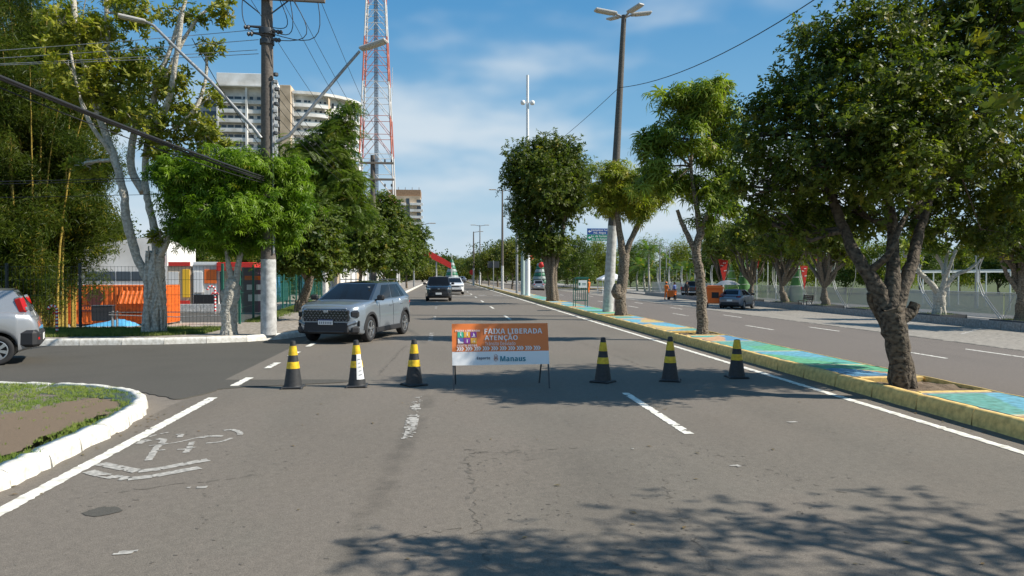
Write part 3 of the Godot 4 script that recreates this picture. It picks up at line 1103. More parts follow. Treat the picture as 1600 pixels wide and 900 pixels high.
func build_left() -> void:
	# fence along the side street, then along the main road
	var f := thing("mesh_fence", "dark green wire mesh fence along the side street pavement", "fence", V(-6.5, 0.12, 22.66))
	var xs := []
	for k in 9:
		xs.append(-6.5 - 2.02 * k)
	for k in xs.size():
		var mb := MB.new()
		mb.box(Vector3(xs[k] + 6.5, 0.99, 0), Vector3(0.07, 1.98, 0.07), Basis(), 0.008)
		put("post", mb, M["fence_dark"] if k else M["fence_green"], f)
		if k:
			fence_panel(Vector3(xs[k - 1] + 6.46, 0, 0), Vector3(xs[k] + 6.54, 0, 0), 1.9, 0.1, M["fence_dark"], f)
	var f2 := thing("mesh_fence", "green wire mesh fence running beside the stone paved pavement", "fence", V(-6.5, 0.12, 22.66))
	var last := Vector3.ZERO
	for k in range(1, 15):
		var p := Vector3(-0.0697 * 2.5 * k, 0, -2.5 * k)
		var mb := MB.new()
		mb.box(p + Vector3.UP * 1.0, Vector3(0.07, 2.0, 0.07), Basis(), 0.008)
		put("post", mb, M["fence_green"], f2)
		fence_panel(last, p, 1.9, 0.12, M["fence_green"], f2)
		last = p
	# mural boards hung behind that fence
	for q in [[31.5, 39.0], [44.0, 52.0]]:
		var t := thing("mural_board", "blue and teal painted board behind the green fence, %s stretch" % ("the one beside the white pole" if q[0] < 40 else "the one behind the parked trees"), "mural", V(-6.75 - (q[0] - 22.66) * 0.0697, 0.13, q[0]))
		var mb := MB.new()
		var dl: float = q[1] - q[0]
		var e := Vector3(-0.0697 * dl, 0, -dl)
		var nn := Vector3(1, 0, -0.0697).normalized()
		mb.quad(Vector3(0, 0.35, 0), e + Vector3(0, 0.35, 0), e + Vector3(0, 1.85, 0), Vector3(0, 1.85, 0))
		mb.quad(Vector3(0, 0.35, 0) - nn * 0.04, Vector3(0, 1.85, 0) - nn * 0.04, e + Vector3(0, 1.85, 0) - nn * 0.04, e + Vector3(0, 0.35, 0) - nn * 0.04)
		put("board", mb, mat("mural_ground", Color(0.01, 0.09, 0.08), 0.7), t)
		var r := RandomNumberGenerator.new()
		r.seed = int(q[0])
		for k in 9:       # painted blue figures: wavy upright shapes
			mb = MB.new()
			var s := r.randf_range(0.06, 0.94)
			var o := e * s + nn * 0.004
			var dir := e.normalized()
			var last_w := r.randf_range(0.05, 0.12)
			var yb := r.randf_range(0.4, 0.7)
			var ht := r.randf_range(0.6, 1.0)
			for i in 8:
				var w2 := clampf(last_w + r.randf_range(-0.07, 0.08), 0.03, 0.3)
				var y0 := yb + ht * i / 8.0
				mb.quad(o - dir * last_w + Vector3.UP * y0, o + dir * last_w + Vector3.UP * y0, o + dir * w2 + Vector3.UP * (y0 + ht / 8.0), o - dir * w2 + Vector3.UP * (y0 + ht / 8.0))
				last_w = w2
			put("painted_figure", mb, mat("mural_blue", Color(0.06, 0.3, 0.55), 0.7) if k % 3 else mat("mural_teal", Color(0.1, 0.45, 0.5), 0.7), t)
		for s in [0.02, 0.5, 0.98]:
			var legs := MB.new()
			legs.bar(e * s - nn * 0.07, e * s - nn * 0.07 + Vector3.UP * 1.9, 0.06, 0.05)
			put("support_post", legs, M["fence_green"], t)
	# poster board by the white pole
	var pb := thing("poster_board", "purple board with white and orange panels hung on the fence", "poster", V(-7.0, 0.2, 28.6))
	var mbp := MB.new()
	mbp.box(Vector3(0, 1.0, 0), Vector3(1.0, 1.7, 0.03), Basis(Vector3.UP, 0.5), 0.004)
	put("board", mbp, mat("poster_purple", Color(0.16, 0.09, 0.12), 0.6), pb)
	for q in [[-0.1, 1.45, 0.6, 0.16, "orange"], [-0.2, 1.1, 0.25, 0.2, "plain_white"], [0.15, 1.1, 0.25, 0.2, "plain_white"], [0.0, 0.7, 0.55, 0.25, "plain_white"]]:
		mbp = MB.new()
		var bb := Basis(Vector3.UP, 0.5)
		mbp.box(bb * Vector3(q[0], q[1], 0.02), Vector3(q[2], q[3], 0.006), bb)
		put("printed_panel", mbp, M[q[4]], pb)
	# orange container kiosk
	var dc := 47.0
	var x0 := D(104, 500, dc).x
	var x1 := D(259, 500, dc).x
	var yb := yard_y(0, dc)
	var ct := thing("container_kiosk", "orange corrugated shipping container kiosk with a propped-up hatch", "container", V(x0, yb, dc))
	var W := x1 - x0
	var H := 2.45
	var mb := MB.new()
	corrugated(mb, Vector3(0.1, 0.25, 0), Vector3(W - 0.1, 0.25, 0), H - 0.3, Vector3.BACK, 0.3, 0.05)
	put("front_wall", mb, M["container_orange"], ct)
	mb = MB.new()
	corrugated(mb, Vector3(W, 0.25, -0.1), Vector3(W, 0.25, -2.34), H - 0.3, Vector3.RIGHT, 0.25, 0.04)
	put("end_wall", mb, M["container_orange"], ct)
	mb = MB.new()
	corrugated(mb, Vector3(0, 0.25, -2.34), Vector3(0, 0.25, -0.1), H - 0.3, Vector3.LEFT, 0.25, 0.04)
	put("end_wall", mb, M["container_orange"], ct)
	mb = MB.new()
	mb.box(Vector3(W / 2, H - 0.01, -1.22), Vector3(W, 0.1, 2.5), Basis(), 0.02)
	put("roof", mb, M["container_orange"], ct)
	mb = MB.new()
	mb.box(Vector3(W / 2, 0.2, -1.22), Vector3(W, 0.14, 2.5), Basis(), 0.02)
	put("floor_frame", mb, M["container_orange"], ct)
	for x in [0.05, W - 0.05]:
		for z in [0.0, -2.4]:
			mb = MB.new()
			mb.box(Vector3(x, H * 0.5 + 0.1, z), Vector3(0.14, H - 0.2, 0.14), Basis(), 0.02)
			put("corner_post", mb, M["container_orange"], ct)
			mb = MB.new()
			mb.box(Vector3(x, 0.06, z), Vector3(0.25, 0.12, 0.25))
			put("foot_block", mb, M["concrete"], ct)
	# serving hatch: dark opening with a raised corrugated flap
	var hx := D(190, 470, dc).x - x0
	var hw := 2.35
	mb = MB.new()
	mb.box(Vector3(hx + hw * 0.5, 1.25, 0.06), Vector3(hw, 0.95, 0.03))
	put("hatch_opening", mb, M["container_orange"], ct)
	mb = MB.new()
	var flap_b := Basis(Vector3.RIGHT, -0.62)
	var fp := MB.new()
	corrugated(fp, Vector3(0, -0.95, 0), Vector3(hw, -0.95, 0), 0.95, Vector3.BACK, 0.27, 0.04)
	corrugated(fp, Vector3(hw, -0.95, -0.02), Vector3(0, -0.95, -0.02), 0.95, Vector3.FORWARD, 0.27, 0.0)
	var flap := put("hatch_flap", fp, M["container_orange"], ct)
	flap.transform = Transform3D(flap_b, Vector3(hx, 2.15, 0.08))
	mb = MB.new()
	mb.box(Vector3(hx + hw * 0.5, 0.72, 0.14), Vector3(hw, 0.04, 0.3))
	put("counter_shelf", mb, M["container_orange"], ct)
	# sign board and dark round emblem
	var sx := D(130, 470, dc).x - x0
	mb = MB.new()
	mb.box(Vector3(sx + 0.75, 1.08, 0.09), Vector3(1.55, 0.36, 0.03))
	var sb := put("sign_board", mb, mat("sign_maroon", Color(0.1, 0.025, 0.02), 0.7), ct)
	text("KANU BANU", 0.2, M["orange"], sb, Vector3(sx + 0.75, 1.09, 0.107), Basis(), "lettering", true, 0.006)
	mb = MB.new()
	mb.lathe([Vector2(0.5, 0), Vector2(0.5, 0.03), Vector2(0.46, 0.03), Vector2(0.001, 0.03)], 20, Transform3D(Basis(Vector3.RIGHT, PI / 2), Vector3(sx + 0.72, 1.75, 0.06)))
	put("emblem", mb, M["sign_maroon"], ct)
	# bin bag pile with a blue tarp
	var tp := thing("tarp_heap", "crumpled light blue tarp heap in front of the orange container", "tarp", V(D(165, 505, 44).x, yard_y(0, 44.5), 44.5))
	var P := []
	for i in 21:
		var row := []
		for j in 11:
			var u := i / 20.0 * 2 - 1
			var w := j / 10.0 * 2 - 1
			var e := maxf(0, 1 - u * u) * maxf(0, 1 - w * w)
			row.append(Vector3(u * 1.4, 0.42 * pow(e, 0.6) * (1.0 + 0.6 * noise.get_noise_2d(u * 2.2, w * 2.2)) * (0.7 + 0.5 * u), -w * 0.8))
		P.append(row)
	mb = MB.new()
	mb.grid(P)
	put("tarp", mb, mat("tarp_blue", Color(0.1, 0.38, 0.62), 0.5), tp)
	var bx := thing("black_crate", "black crate standing on the blue tarp heap", "crate", V(D(158, 495, 44.6).x, yard_y(0, 44.6) + 0.32, 44.9))
	mb = MB.new()
	mb.box(Vector3(0, 0.42, 0), Vector3(1.1, 0.84, 0.7), Basis(Vector3.UP, 0.2), 0.03)
	put("crate_body", mb, M["black"], bx)
	mb = MB.new()
	mb.box(Vector3(0, 0.87, 0), Vector3(1.16, 0.06, 0.76), Basis(Vector3.UP, 0.2), 0.02)
	put("crate_rim", mb, M["dark_metal"], bx)
	# pipe barrier in the yard
	var pb2 := thing("pipe_barrier", "low grey pipe barrier with two rails inside the fence", "barrier", V(D(176, 500, 24.5).x, yard_y(0, 24.5), 24.5))
	for x in [0.0, 0.14, 3.6]:
		mb = MB.new()
		mb.tube([Vector3(x, 0, 0), Vector3(x, 0.62, 0)], [0.035, 0.035], 8)
		put("post", mb, M["galvanised"], pb2)
	for y in [0.5, 0.58]:
		mb = MB.new()
		mb.tube([Vector3(-0.1, y, 0.03), Vector3(2, y - 0.08 * float(y < 0.55), 0.03), Vector3(3.7, y - 0.03, 0.03)], [0.018, 0.018, 0.018], 6)
		put("rail", mb, M["galvanised"], pb2)
	candy_cane(V(D(89, 500, 21.4).x, 0.13, 21.4), 0.78, 0.3, "small red and white candy cane on the grass verge by the fence")
	candy_cane(V(D(336, 480, 62).x, yard_y(0, 62), 62), 2.2, 0.3, "tall red and white candy cane in front of the dark kiosk")
	candy_cane(V(D(97, 470, 50).x - 0.4, yard_y(0, 50), 50), 2.1, 0.0, "red and white candy cane beside the container's end")
	# grey drive and low white wall in front of the kiosks
	var dr := MB.new()
	flat(dr, [Vector2(-32, 50), Vector2(-9, 50), Vector2(-9, 63), Vector2(-32, 63)], -1.345)
	struct("yard_drive", dr, M["asphalt_dark"])
	var low := thing("low_wall", "low white wall in front of the kiosks", "wall", V(-24, -1.35, 63.5))
	for k in 7:
		mb = MB.new()
		mb.box(Vector3(k * 2.0 + 1.0, 0.35, 0), Vector3(1.98, 0.7, 0.25), Basis(), 0.02)
		put("wall_segment", mb, M["white_paint"] if k % 3 else M["concrete"], low)
	# kiosks
	var kd := 66.0
	var kio := thing("food_kiosk", "white and orange food kiosk with red roof band behind container", "kiosk", V(D(262, 480, kd).x, -1.35, kd))
	var px := func(p: float) -> float: return D(p, 480, kd).x - D(262, 480, kd).x
	for q in [[262, 299, 0, 3.9, "facade_cream"], [301, 341, 0, 4.0, "facade_white"]]:
		var a: float = px.call(q[0])
		var b: float = px.call(q[1])
		mb = MB.new()
		mb.box(Vector3((a + b) * 0.5, q[3] * 0.5, -1.5), Vector3(b - a, q[3], 3.0), Basis(), 0.03)
		put("wall", mb, M[q[4]], kio)
	for q in [[264, 298, 3.9, 4.25, "red"], [303, 341, 4.0, 4.25, "plain_white"], [264, 280, 2.3, 3.4, "facade_white"], [286, 297, 1.2, 3.6, "yellow"], [304, 318, 1.6, 3.4, "plain_white"], [320, 339, 2.4, 3.6, "orange"], [264, 297, 0.2, 0.9, "red"], [303, 340, 0.1, 1.4, "black"]]:
		var a: float = px.call(q[0])
		var b: float = px.call(q[1])
		mb = MB.new()
		mb.box(Vector3((a + b) * 0.5, (q[2] + q[3]) * 0.5, 0.06), Vector3(b - a, q[3] - q[2], 0.1), Basis(), 0.015)
		put("menu_panel" if q[2] > 1 else "plinth_panel", mb, M[q[4]], kio)
	var k2 := thing("dark_kiosk", "open-fronted dark kiosk under a long red fascia", "kiosk", V(D(344, 480, kd).x, -1.35, kd))
	var w2: float = D(395, 480, kd).x - D(344, 480, kd).x
	for q in [[0.0, 0.0, 0.12, 3.4], [w2 - 0.12, 0.0, 0.12, 3.4]]:
		mb = MB.new()
		mb.box(Vector3(q[0] + 0.06, 1.7, 0), Vector3(0.12, 3.4, 0.12))
		put("post", mb, M["dark_metal"], k2)
	mb = MB.new()
	mb.box(Vector3(w2 / 2, 1.8, -3.0), Vector3(w2, 3.6, 0.15))
	put("back_wall", mb, M["black"], k2)
	mb = MB.new()
	mb.box(Vector3(w2 / 2, 3.85, -1.4), Vector3(w2 + 0.4, 0.75, 3.4), Basis(), 0.03)
	put("fascia", mb, M["red"], k2)
	mb = MB.new()
	mb.box(Vector3(w2 / 2, 0.5, -0.6), Vector3(w2 * 0.9, 1.0, 0.5))
	put("counter", mb, M["dark_metal"], k2)
	# white pavilion behind the container
	var wp := thing("white_pavilion", "white wedge-roofed pavilion with a dark window band behind container", "building", V(D(120, 480, 72).x, -1.35, 72))
	var ww: float = D(262, 480, 72).x - D(120, 480, 72).x
	mb = MB.new()
	mb.prism(PackedVector2Array([Vector2(0, 0), Vector2(ww, 0), Vector2(ww, 6.9), Vector2(ww * 0.35, 6.2), Vector2(0, 5.2)]), 8.0, Transform3D(Basis(), Vector3(0, 0, -8)))
	put("wall", mb, M["facade_white"], wp)
	for k in 5:
		mb = MB.new()
		mb.box(Vector3(ww * (0.1 + 0.17 * k) + 0.6, 3.0, 0.03), Vector3(ww * 0.155, 0.9, 0.06))
		put("window", mb, M["glass_far"], wp)
	mb = MB.new()
	mb.box(Vector3(ww * 0.93, 4.5, 0.08), Vector3(ww * 0.07, 0.7, 0.12))
	put("red_panel", mb, M["red"], wp)
	# far part of the left pavement: a white wall with gate piers
	var wl := thing("boundary_wall", "whitewashed boundary wall with piers along the left pavement", "wall", V(-8.6, 0.13, 56))
	for k in 12:
		mb = MB.new()
		mb.box(Vector3(-0.2, 0.95, -k * 4.0 - 2.0), Vector3(0.15, 1.9, 3.6), Basis(), 0.01)
		put("wall_segment", mb, M["facade_white"] if k % 4 != 1 else M["facade_cream"], wl)
		mb = MB.new()
		mb.box(Vector3(-0.15, 1.1, -k * 4.0), Vector3(0.35, 2.2, 0.38), Basis(), 0.02)
		put("pier", mb, M["white_paint"], wl)


# ---------------------------------------------------------------- towers
func build_buildings() -> void:
	var d := 241.0
	var fl := 3.0
	# --- straight block
	var x0 := D(341, 200, d).x
	var x1 := D(437, 200, d).x
	var b := thing("apartment_tower", "tall white apartment tower with straight balcony fronts and flat parapet", "building", V(x0, -1.7, d), 0.0, "apartment towers")
	var W := x1 - x0
	var top: float = D(341, 137, d).y + 1.7
	var nf := int(top / fl)
	var mb := MB.new()
	mb.box(Vector3(W * 0.5 + 0.2, top * 0.5, -9.2), Vector3(W - 0.6, top, 18.0))
	put("wall", mb, M["facade_white"], b)
	mb = MB.new()
	mb.box(Vector3(W * 0.42, top + 2.4, -8), Vector3(W * 0.86, 4.2, 18.0), Basis(), 0.1)
	put("parapet", mb, M["facade_white"], b)
	mb = MB.new()
	mb.box(Vector3(W * 0.43, top + 0.15, -7.4), Vector3(W * 0.9, 0.35, 20.4))
	put("cornice", mb, M["facade_white"], b)
	mb = MB.new()
	mb.box(Vector3(-4.6, top * 0.48, -15), Vector3(8.6, top * 0.96, 16.0))
	put("rear_wing", mb, M["facade_grey"], b)
	for x in [0.35, W * 0.48, W * 0.8]:
		mb = MB.new()
		mb.box(Vector3(x, top * 0.5, 1.1), Vector3(0.6, top, 1.6))
		put("column", mb, M["facade_white"], b)
	mb = MB.new()
	mb.box(Vector3(W * 0.9, top * 0.5 + 1.0, 0.5), Vector3(W * 0.16, top + 2.0, 1.4))
	put("stair_shaft", mb, M["facade_white"], b)
	var winm := MB.new()
	winm.box(Vector3(0, 0, 0), Vector3(1, 1, 0.12))
	var wmesh := winm.mesh()
	var r := RandomNumberGenerator.new()
	r.seed = 6
	for f in range(nf - 14, nf):
		var y := f * fl + 0.6
		for q in [[0.6, W * 0.47, 1.9], [W * 0.49, W * 0.79, 1.3]]:
			var bal := MB.new()
			bal.box(Vector3((q[0] + q[1]) * 0.5, y, q[2] * 0.5 - 0.2), Vector3(q[1] - q[0], 0.22, q[2]), Basis(), 0.04)
			bal.box(Vector3((q[0] + q[1]) * 0.5, y + 0.55, q[2] - 0.25), Vector3(q[1] - q[0], 0.9, 0.12), Basis(), 0.03)
			var bo := put("balcony", bal, M["facade_white"], b)
			bal = MB.new()
			bal.box(Vector3((q[0] + q[1]) * 0.5, y + 1.12, q[2] - 0.25), Vector3(q[1] - q[0], 0.2, 0.04))
			put("rail", bal, M["balcony_glass"], bo)
		for q in [[0.09, 0.1], [0.2, 0.1], [0.32, 0.12], [0.43, 0.06], [0.54, 0.07], [0.66, 0.07], [0.75, 0.05]]:
			var o := put("window", wmesh, M["glass_far"], b)
			o.position = Vector3(W * q[0], y + 1.45, -0.1)
			o.scale = Vector3(W * q[1] * r.randf_range(0.7, 1.0), 1.9, 1)
		var o2 := put("window", wmesh, M["glass_far"], b)
		o2.position = Vector3(W * 0.985, y + 1.5, 0.1)
		o2.scale = Vector3(0.7, 1.2, 1)
		o2 = put("window", wmesh, M["glass_far"], b)
		o2.position = Vector3(-4.5, y + 1.4, -6.96)
		o2.scale = Vector3(4.5, 1.5, 1)
	# --- curved block
	var xs := D(457, 200, d).x
	var c := thing("apartment_tower", "tall apartment tower with curved white balconies and cream end wall", "building", V(xs, -1.7, d), 0.0, "apartment towers")
	var top2: float = D(457, 146, d).y + 1.7
	var arc := func(t: float, inset: float) -> Vector3:
		var a := t * 1.35
		var R := 20.5
		return Vector3((R - inset) * sin(a), 0, -R + (R - inset) * cos(a))
	mb = MB.new()
	mb.box(Vector3(-2.0, top2 * 0.5 + 1.2, -5.0), Vector3(3.4, top2 + 2.4, 12.0), Basis(), 0.1)
	put("end_wall", mb, M["facade_cream"], c)
	mb = MB.new()
	var N := 18
	for i in N:
		var p: Vector3 = arc.call(float(i) / N, 2.0)
		var q: Vector3 = arc.call(float(i + 1) / N, 2.0)
		mb.quad(p, q, q + Vector3.UP * top2, p + Vector3.UP * top2)
	put("wall", mb, M["facade_white"], c)
	mb = MB.new()
	for i in N:
		var p: Vector3 = arc.call(float(i) / N, -0.2)
		var q: Vector3 = arc.call(float(i + 1) / N, -0.2)
		var e := Vector3(0, 0, -20)
		for yy in [[top2, top2 + 0.9]]:
			var U: Vector3 = Vector3.UP * yy[0]
			var T: Vector3 = Vector3.UP * yy[1]
			mb.quad(p + U, q + U, q + T, p + T)
			mb.tri(p + T, q + T, e + T)
			mb.tri(q + U, p + U, e + U)
	put("roof_slab", mb, M["facade_white"], c)
	for t in [0.0, 0.42, 0.74, 1.0]:
		var p: Vector3 = arc.call(t, 0.6)
		mb = MB.new()
		mb.box(p + Vector3.UP * top2 * 0.5, Vector3(0.7, top2, 0.9), Basis(Vector3.UP, -t * 1.35))
		put("column", mb, M["facade_cream"] if t > 0.1 and t < 0.9 else M["facade_white"], c)
	for f in range(nf - 15, nf):
		var y := f * fl + 0.4
		for seg in [[0.02, 0.41], [0.43, 0.73], [0.75, 0.99]]:
			if f == nf - 1 and seg[0] > 0.4:
				continue
			var bal := MB.new()
			var gl := MB.new()
			var K := 8
			for i in K:
				var ta := lerpf(seg[0], seg[1], float(i) / K)
				var tb := lerpf(seg[0], seg[1], float(i + 1) / K)
				var p: Vector3 = arc.call(ta, 0.0)
				var q: Vector3 = arc.call(tb, 0.0)
				var pi: Vector3 = arc.call(ta, 2.0)
				var qi: Vector3 = arc.call(tb, 2.0)
				var U := Vector3.UP * (y - 0.1)
				var T := Vector3.UP * (y + 0.95)
				bal.quad(p + U, q + U, q + T, p + T)
				bal.quad(pi + Vector3.UP * (y + 0.1), p + Vector3.UP * (y + 0.1), q + Vector3.UP * (y + 0.1), qi + Vector3.UP * (y + 0.1))
				bal.quad(p + U, pi + U, qi + U, q + U)
				gl.quad(p + T, q + T, q + T + Vector3.UP * 0.3, p + T + Vector3.UP * 0.3)
			var bo := put("balcony", bal, M["facade_white"], c)
			put("rail", gl, M["balcony_glass"], bo)
		for t in [0.06, 0.14, 0.19, 0.27, 0.33, 0.39, 0.5, 0.58, 0.66, 0.8, 0.88, 0.95]:
			var p: Vector3 = arc.call(t, 1.96)
			var o := put("window", wmesh, M["glass_far"], c)
			o.transform = Transform3D(Basis(Vector3.UP, -t * 1.35).scaled_local(Vector3(1.5 * r.randf_range(0.6, 1.1), 1.7, 1)), p + Vector3.UP * (y + 1.5))
	# --- farther unfinished block
	var d3 := 345.0
	var x3 := D(606, 330, d3).x
	var w3: float = D(660, 330, d3).x - x3
	var e3 := thing("apartment_tower", "distant pale block with raw brown top storey under construction", "building", V(x3, -1.7, d3), 0.0, "apartment towers")
	var top3: float = D(606, 306, d3).y + 1.7
	mb = MB.new()
	mb.box(Vector3(w3 * 0.47, top3 * 0.5, -7), Vector3(w3 * 0.94, top3, 14))
	put("wall", mb, M["facade_cream"], e3)
	mb = MB.new()
	mb.box(Vector3(w3 * 0.46, top3 + 1.5, -7), Vector3(w3 * 0.98, 3.0, 13))
	put("raw_storey", mb, mat("raw_brick", Color(0.4, 0.25, 0.15), 0.9, TX["stains"], 4.0), e3)
	for k in 5:
		mb = MB.new()
		mb.box(Vector3(w3 * (0.1 + 0.2 * k), top3 + 3.6, -2), Vector3(0.3, 1.4, 0.3))
		put("starter_column", mb, M["facade_grey"], e3)
	for f in range(int(top3 / 3.0) - 9, int(top3 / 3.0)):
		var y := f * 3.0 + 0.4
		for q in [[0.0, 0.52, 0.5], [0.64, 1.02, 1.4]]:
			mb = MB.new()
			mb.box(Vector3(w3 * (q[0] + q[1]) * 0.5, y, q[2] * 0.5), Vector3(w3 * (q[1] - q[0]), 1.1, q[2]), Basis(), 0.03)
			put("balcony", mb, M["facade_white"], e3)
		for q in [[0.58, 0.09, 2.6], [0.9, 0.12, 1.5], [0.15, 0.07, 1.2], [0.35, 0.07, 1.2]]:
			var o := put("window", wmesh, M["glass_far"], e3)
			o.position = Vector3(w3 * q[0], y + 1.4, 0.04)
			o.scale = Vector3(w3 * q[1], q[2], 1)


# ---------------------------------------------------------------- poles, wires, lattice tower
func catenary(a: Vector3, b: Vector3, sag: float, rad: float, n := 14) -> MB:
	var pts := []
	var rr := []
	for k in n + 1:
		var t := float(k) / n
		pts.append(a.lerp(b, t) - Vector3.UP * sag * 4.0 * t * (1.0 - t))
		rr.append(rad)
	var mb := MB.new()
	mb.tube(pts, rr, 5, false)
	return mb

func wire(a: Vector3, b: Vector3, sag: float, rad: float, label: String, group := "overhead wires", m := "wire") -> void:
	var o := put("overhead_wire", catenary(a, b, sag, rad), M[m])
	tag(o, label, "wire", group)

func lamp_head(parent: Node3D, at: Vector3, b: Basis, s := 1.0) -> void:
	var mb := MB.new()
	mb.box(at + b * Vector3(0, 0, -0.36 * s), Vector3(0.26, 0.08, 0.72) * s, b, 0.025 * s)
	var h := put("lamp_head", mb, mat("lamp_grey", Color(0.5, 0.48, 0.44), 0.5), parent)
	mb = MB.new()
	mb.box(at + b * Vector3(0, -0.045 * s, -0.4 * s), Vector3(0.2, 0.02, 0.5) * s, b)
	put("lens", mb, mat("lamp_lens", Color(0.55, 0.5, 0.4), 0.3), h)

func build_poles() -> void:
	# --- big utility pole at the corner
	var g0 := G(420, 523, 0.135)
	var t := thing("utility_pole", "tall concrete utility pole with white painted foot and wooden crossarm", "utility pole", g0)
	var mb := MB.new()
	mb.lathe([Vector2(0.215, 0), Vector2(0.2, 2.05)], 8, Transform3D(Basis(Vector3.UP, PI / 8), Vector3.ZERO))
	put("painted_foot", mb, M["white_paint"], t)
	mb = MB.new()
	mb.lathe([Vector2(0.199, 2.05), Vector2(0.148, 9.35), Vector2(0.001, 9.36)], 12)
	put("shaft", mb, M["pole_concrete"], t)
	var dpt := -g0.z
	var k := mpp(dpt)
	var up := func(py: float) -> float: return (523.0 - py) * k
	mb = MB.new()
	mb.box(Vector3(0.42, up.call(17), 0.2), Vector3(2.3, 0.13, 0.1), Basis(Vector3.BACK, -0.02), 0.01)
	var arm := put("crossarm", mb, mat("old_wood", Color(0.2, 0.17, 0.14), 0.9), t)
	for x in [-0.55, 0.3, 0.62, 1.35]:
		mb = MB.new()
		mb.lathe([Vector2(0.02, 0), Vector2(0.02, 0.05), Vector2(0.05, 0.06), Vector2(0.035, 0.1), Vector2(0.05, 0.12), Vector2(0.03, 0.17), Vector2(0.001, 0.18)], 10, Transform3D(Basis(), Vector3(x, up.call(17) + 0.06, 0.2)))
		put("insulator", mb, M["dark_metal"], arm)
	for s in [-1, 1]:
		mb = MB.new()
		mb.bar(Vector3(s * 0.15, up.call(40), 0.17), Vector3(s * 0.6, up.call(20), 0.17), 0.03, 0.03)
		put("brace", mb, M["dark_metal"], t)
	for q in [[65, 0.28, 0.26], [80, 0.25, 0.22], [180, 0.2, 0.12], [196, 0.22, 0.2], [212, 0.22, 0.25]]:
		mb = MB.new()
		mb.lathe([Vector2(q[1] * 0.72, -q[2] * 0.3), Vector2(q[1] * 0.78, -q[2] * 0.3), Vector2(q[1] * 0.78, q[2] * 0.3), Vector2(q[1] * 0.72, q[2] * 0.3)], 12, Transform3D(Basis(), Vector3(0, up.call(q[0]), 0)))
		put("clamp_band", mb, M["dark_metal"], t)
	var r := RandomNumberGenerator.new()
	r.seed = 3
	for i in 9:          # service insulators and junction pieces down the pole
		var yy: float = up.call(130 + i * 11)
		mb = MB.new()
		mb.box(Vector3(0.22 + r.randf() * 0.06, yy, 0.12), Vector3(0.12, 0.1, 0.1), Basis(Vector3.UP, r.randf()), 0.02)
		put("service_insulator", mb, M["galvanised"] if i % 2 else M["dark_metal"], t)
	for q in [[-0.5, 60, 0.5], [-0.42, 70, 0.4], [0.35, 66, 0.4], [0.3, 78, 0.3]]:
		mb = MB.new()
		mb.tube([Vector3(0, up.call(q[1]), 0.1), Vector3(q[0], up.call(q[1]) + 0.03, 0.1)], [0.05, 0.025], 8)
		mb.lathe([Vector2(0.03, -0.08), Vector2(0.07, -0.04), Vector2(0.04, 0), Vector2(0.07, 0.04), Vector2(0.03, 0.08)], 8, Transform3D(Basis(Vector3.BACK, PI / 2), Vector3(q[0], up.call(q[1]), 0.1)))
		put("strain_insulator", mb, M["dark_metal"], t)
	for i in 5:          # slack loops of jumper cable
		var pts := []
		var rr := []
		var a := Vector3(0.15, up.call(60 + i * 5), 0.15)
		var bb := Vector3([0.3, 0.62, 1.35, -0.55, 0.62][i], up.call(17) + 0.12, 0.2)
		for q in 11:
			var w := q / 10.0
			pts.append(a.lerp(bb, w) + Vector3(sin(w * PI) * [0.35, 0.3, 0.55, -0.3, 0.7][i], -sin(w * PI) * [0.35, 0.5, 0.6, 0.3, 0.45][i], 0.02 * i))
			rr.append(0.012)
		mb = MB.new()
		mb.tube(pts, rr, 5)
		put("jumper_cable", mb, M["wire"], t)
	mb = MB.new()        # rising conduit
	mb.tube([Vector3(0.17, 2.2, 0.15), Vector3(0.16, up.call(140), 0.13)], [0.03, 0.03], 6)
	put("conduit", mb, M["galvanised"], t)
	# --- the two street lamps bracketed on it
	for q in [["grey street lamp on a long arm reaching over the main road", [[432, 222], [452, 212], [500, 152], [540, 105], [562, 80]], [563, 77], [604, 63]], ["pale street lamp on a long arm reaching over the side street", [[408, 216], [396, 200], [330, 128], [275, 75], [240, 40], [228, 34]], [228, 34], [184, 24]]]:
		var l := thing("street_lamp", q[0], "street lamp", g0, 0.0, "street lamps")
		var pts := []
		var rr := []
		for e in q[1]:
			pts.append(D(e[0], e[1], dpt - 0.15) - g0)
			rr.append(0.032 + 0.02 * (1.0 - float(rr.size()) / 6.0))
		mb = MB.new()
		mb.tube(pts, rr, 8)
		put("arm", mb, M["galvanised"], l)
		var h0 := D(q[2][0], q[2][1], dpt - 0.15) - g0
		var h1 := D(q[3][0], q[3][1], dpt - 0.35) - g0
		var zz := -(h1 - h0).normalized()
		var xx := Vector3.UP.cross(zz).normalized()
		lamp_head(l, h0, Basis(xx, zz.cross(xx), zz), (h1 - h0).length() / 0.72)
	# --- second pole down the road with two crossarms
	var p2 := V(-4.2, 0.13, 46.0)
	t = thing("utility_pole", "farther utility pole with two stacked crossarms above the tree crowns", "utility pole", p2)
	mb = MB.new()
	mb.lathe([Vector2(0.2, 0), Vector2(0.14, 9.0), Vector2(0.001, 9.01)], 10)
	put("shaft", mb, M["pole_concrete"], t)
	for y in [8.5, 7.5]:
		mb = MB.new()
		mb.box(Vector3(0.25, y, 0.16), Vector3(2.1, 0.13, 0.12), Basis(), 0.01)
		arm = put("crossarm", mb, M["old_wood"], t)
		for x in [-0.7, 0.1, 0.75, 1.15]:
			mb = MB.new()
			mb.lathe([Vector2(0.03, 0), Vector2(0.06, 0.05), Vector2(0.04, 0.1), Vector2(0.06, 0.14), Vector2(0.001, 0.2)], 8, Transform3D(Basis(), Vector3(x, y + 0.06 - (0.5 if y < 8 and x > 0 else 0.0), 0.16)))
			put("insulator", mb, M["dark_metal"], arm)
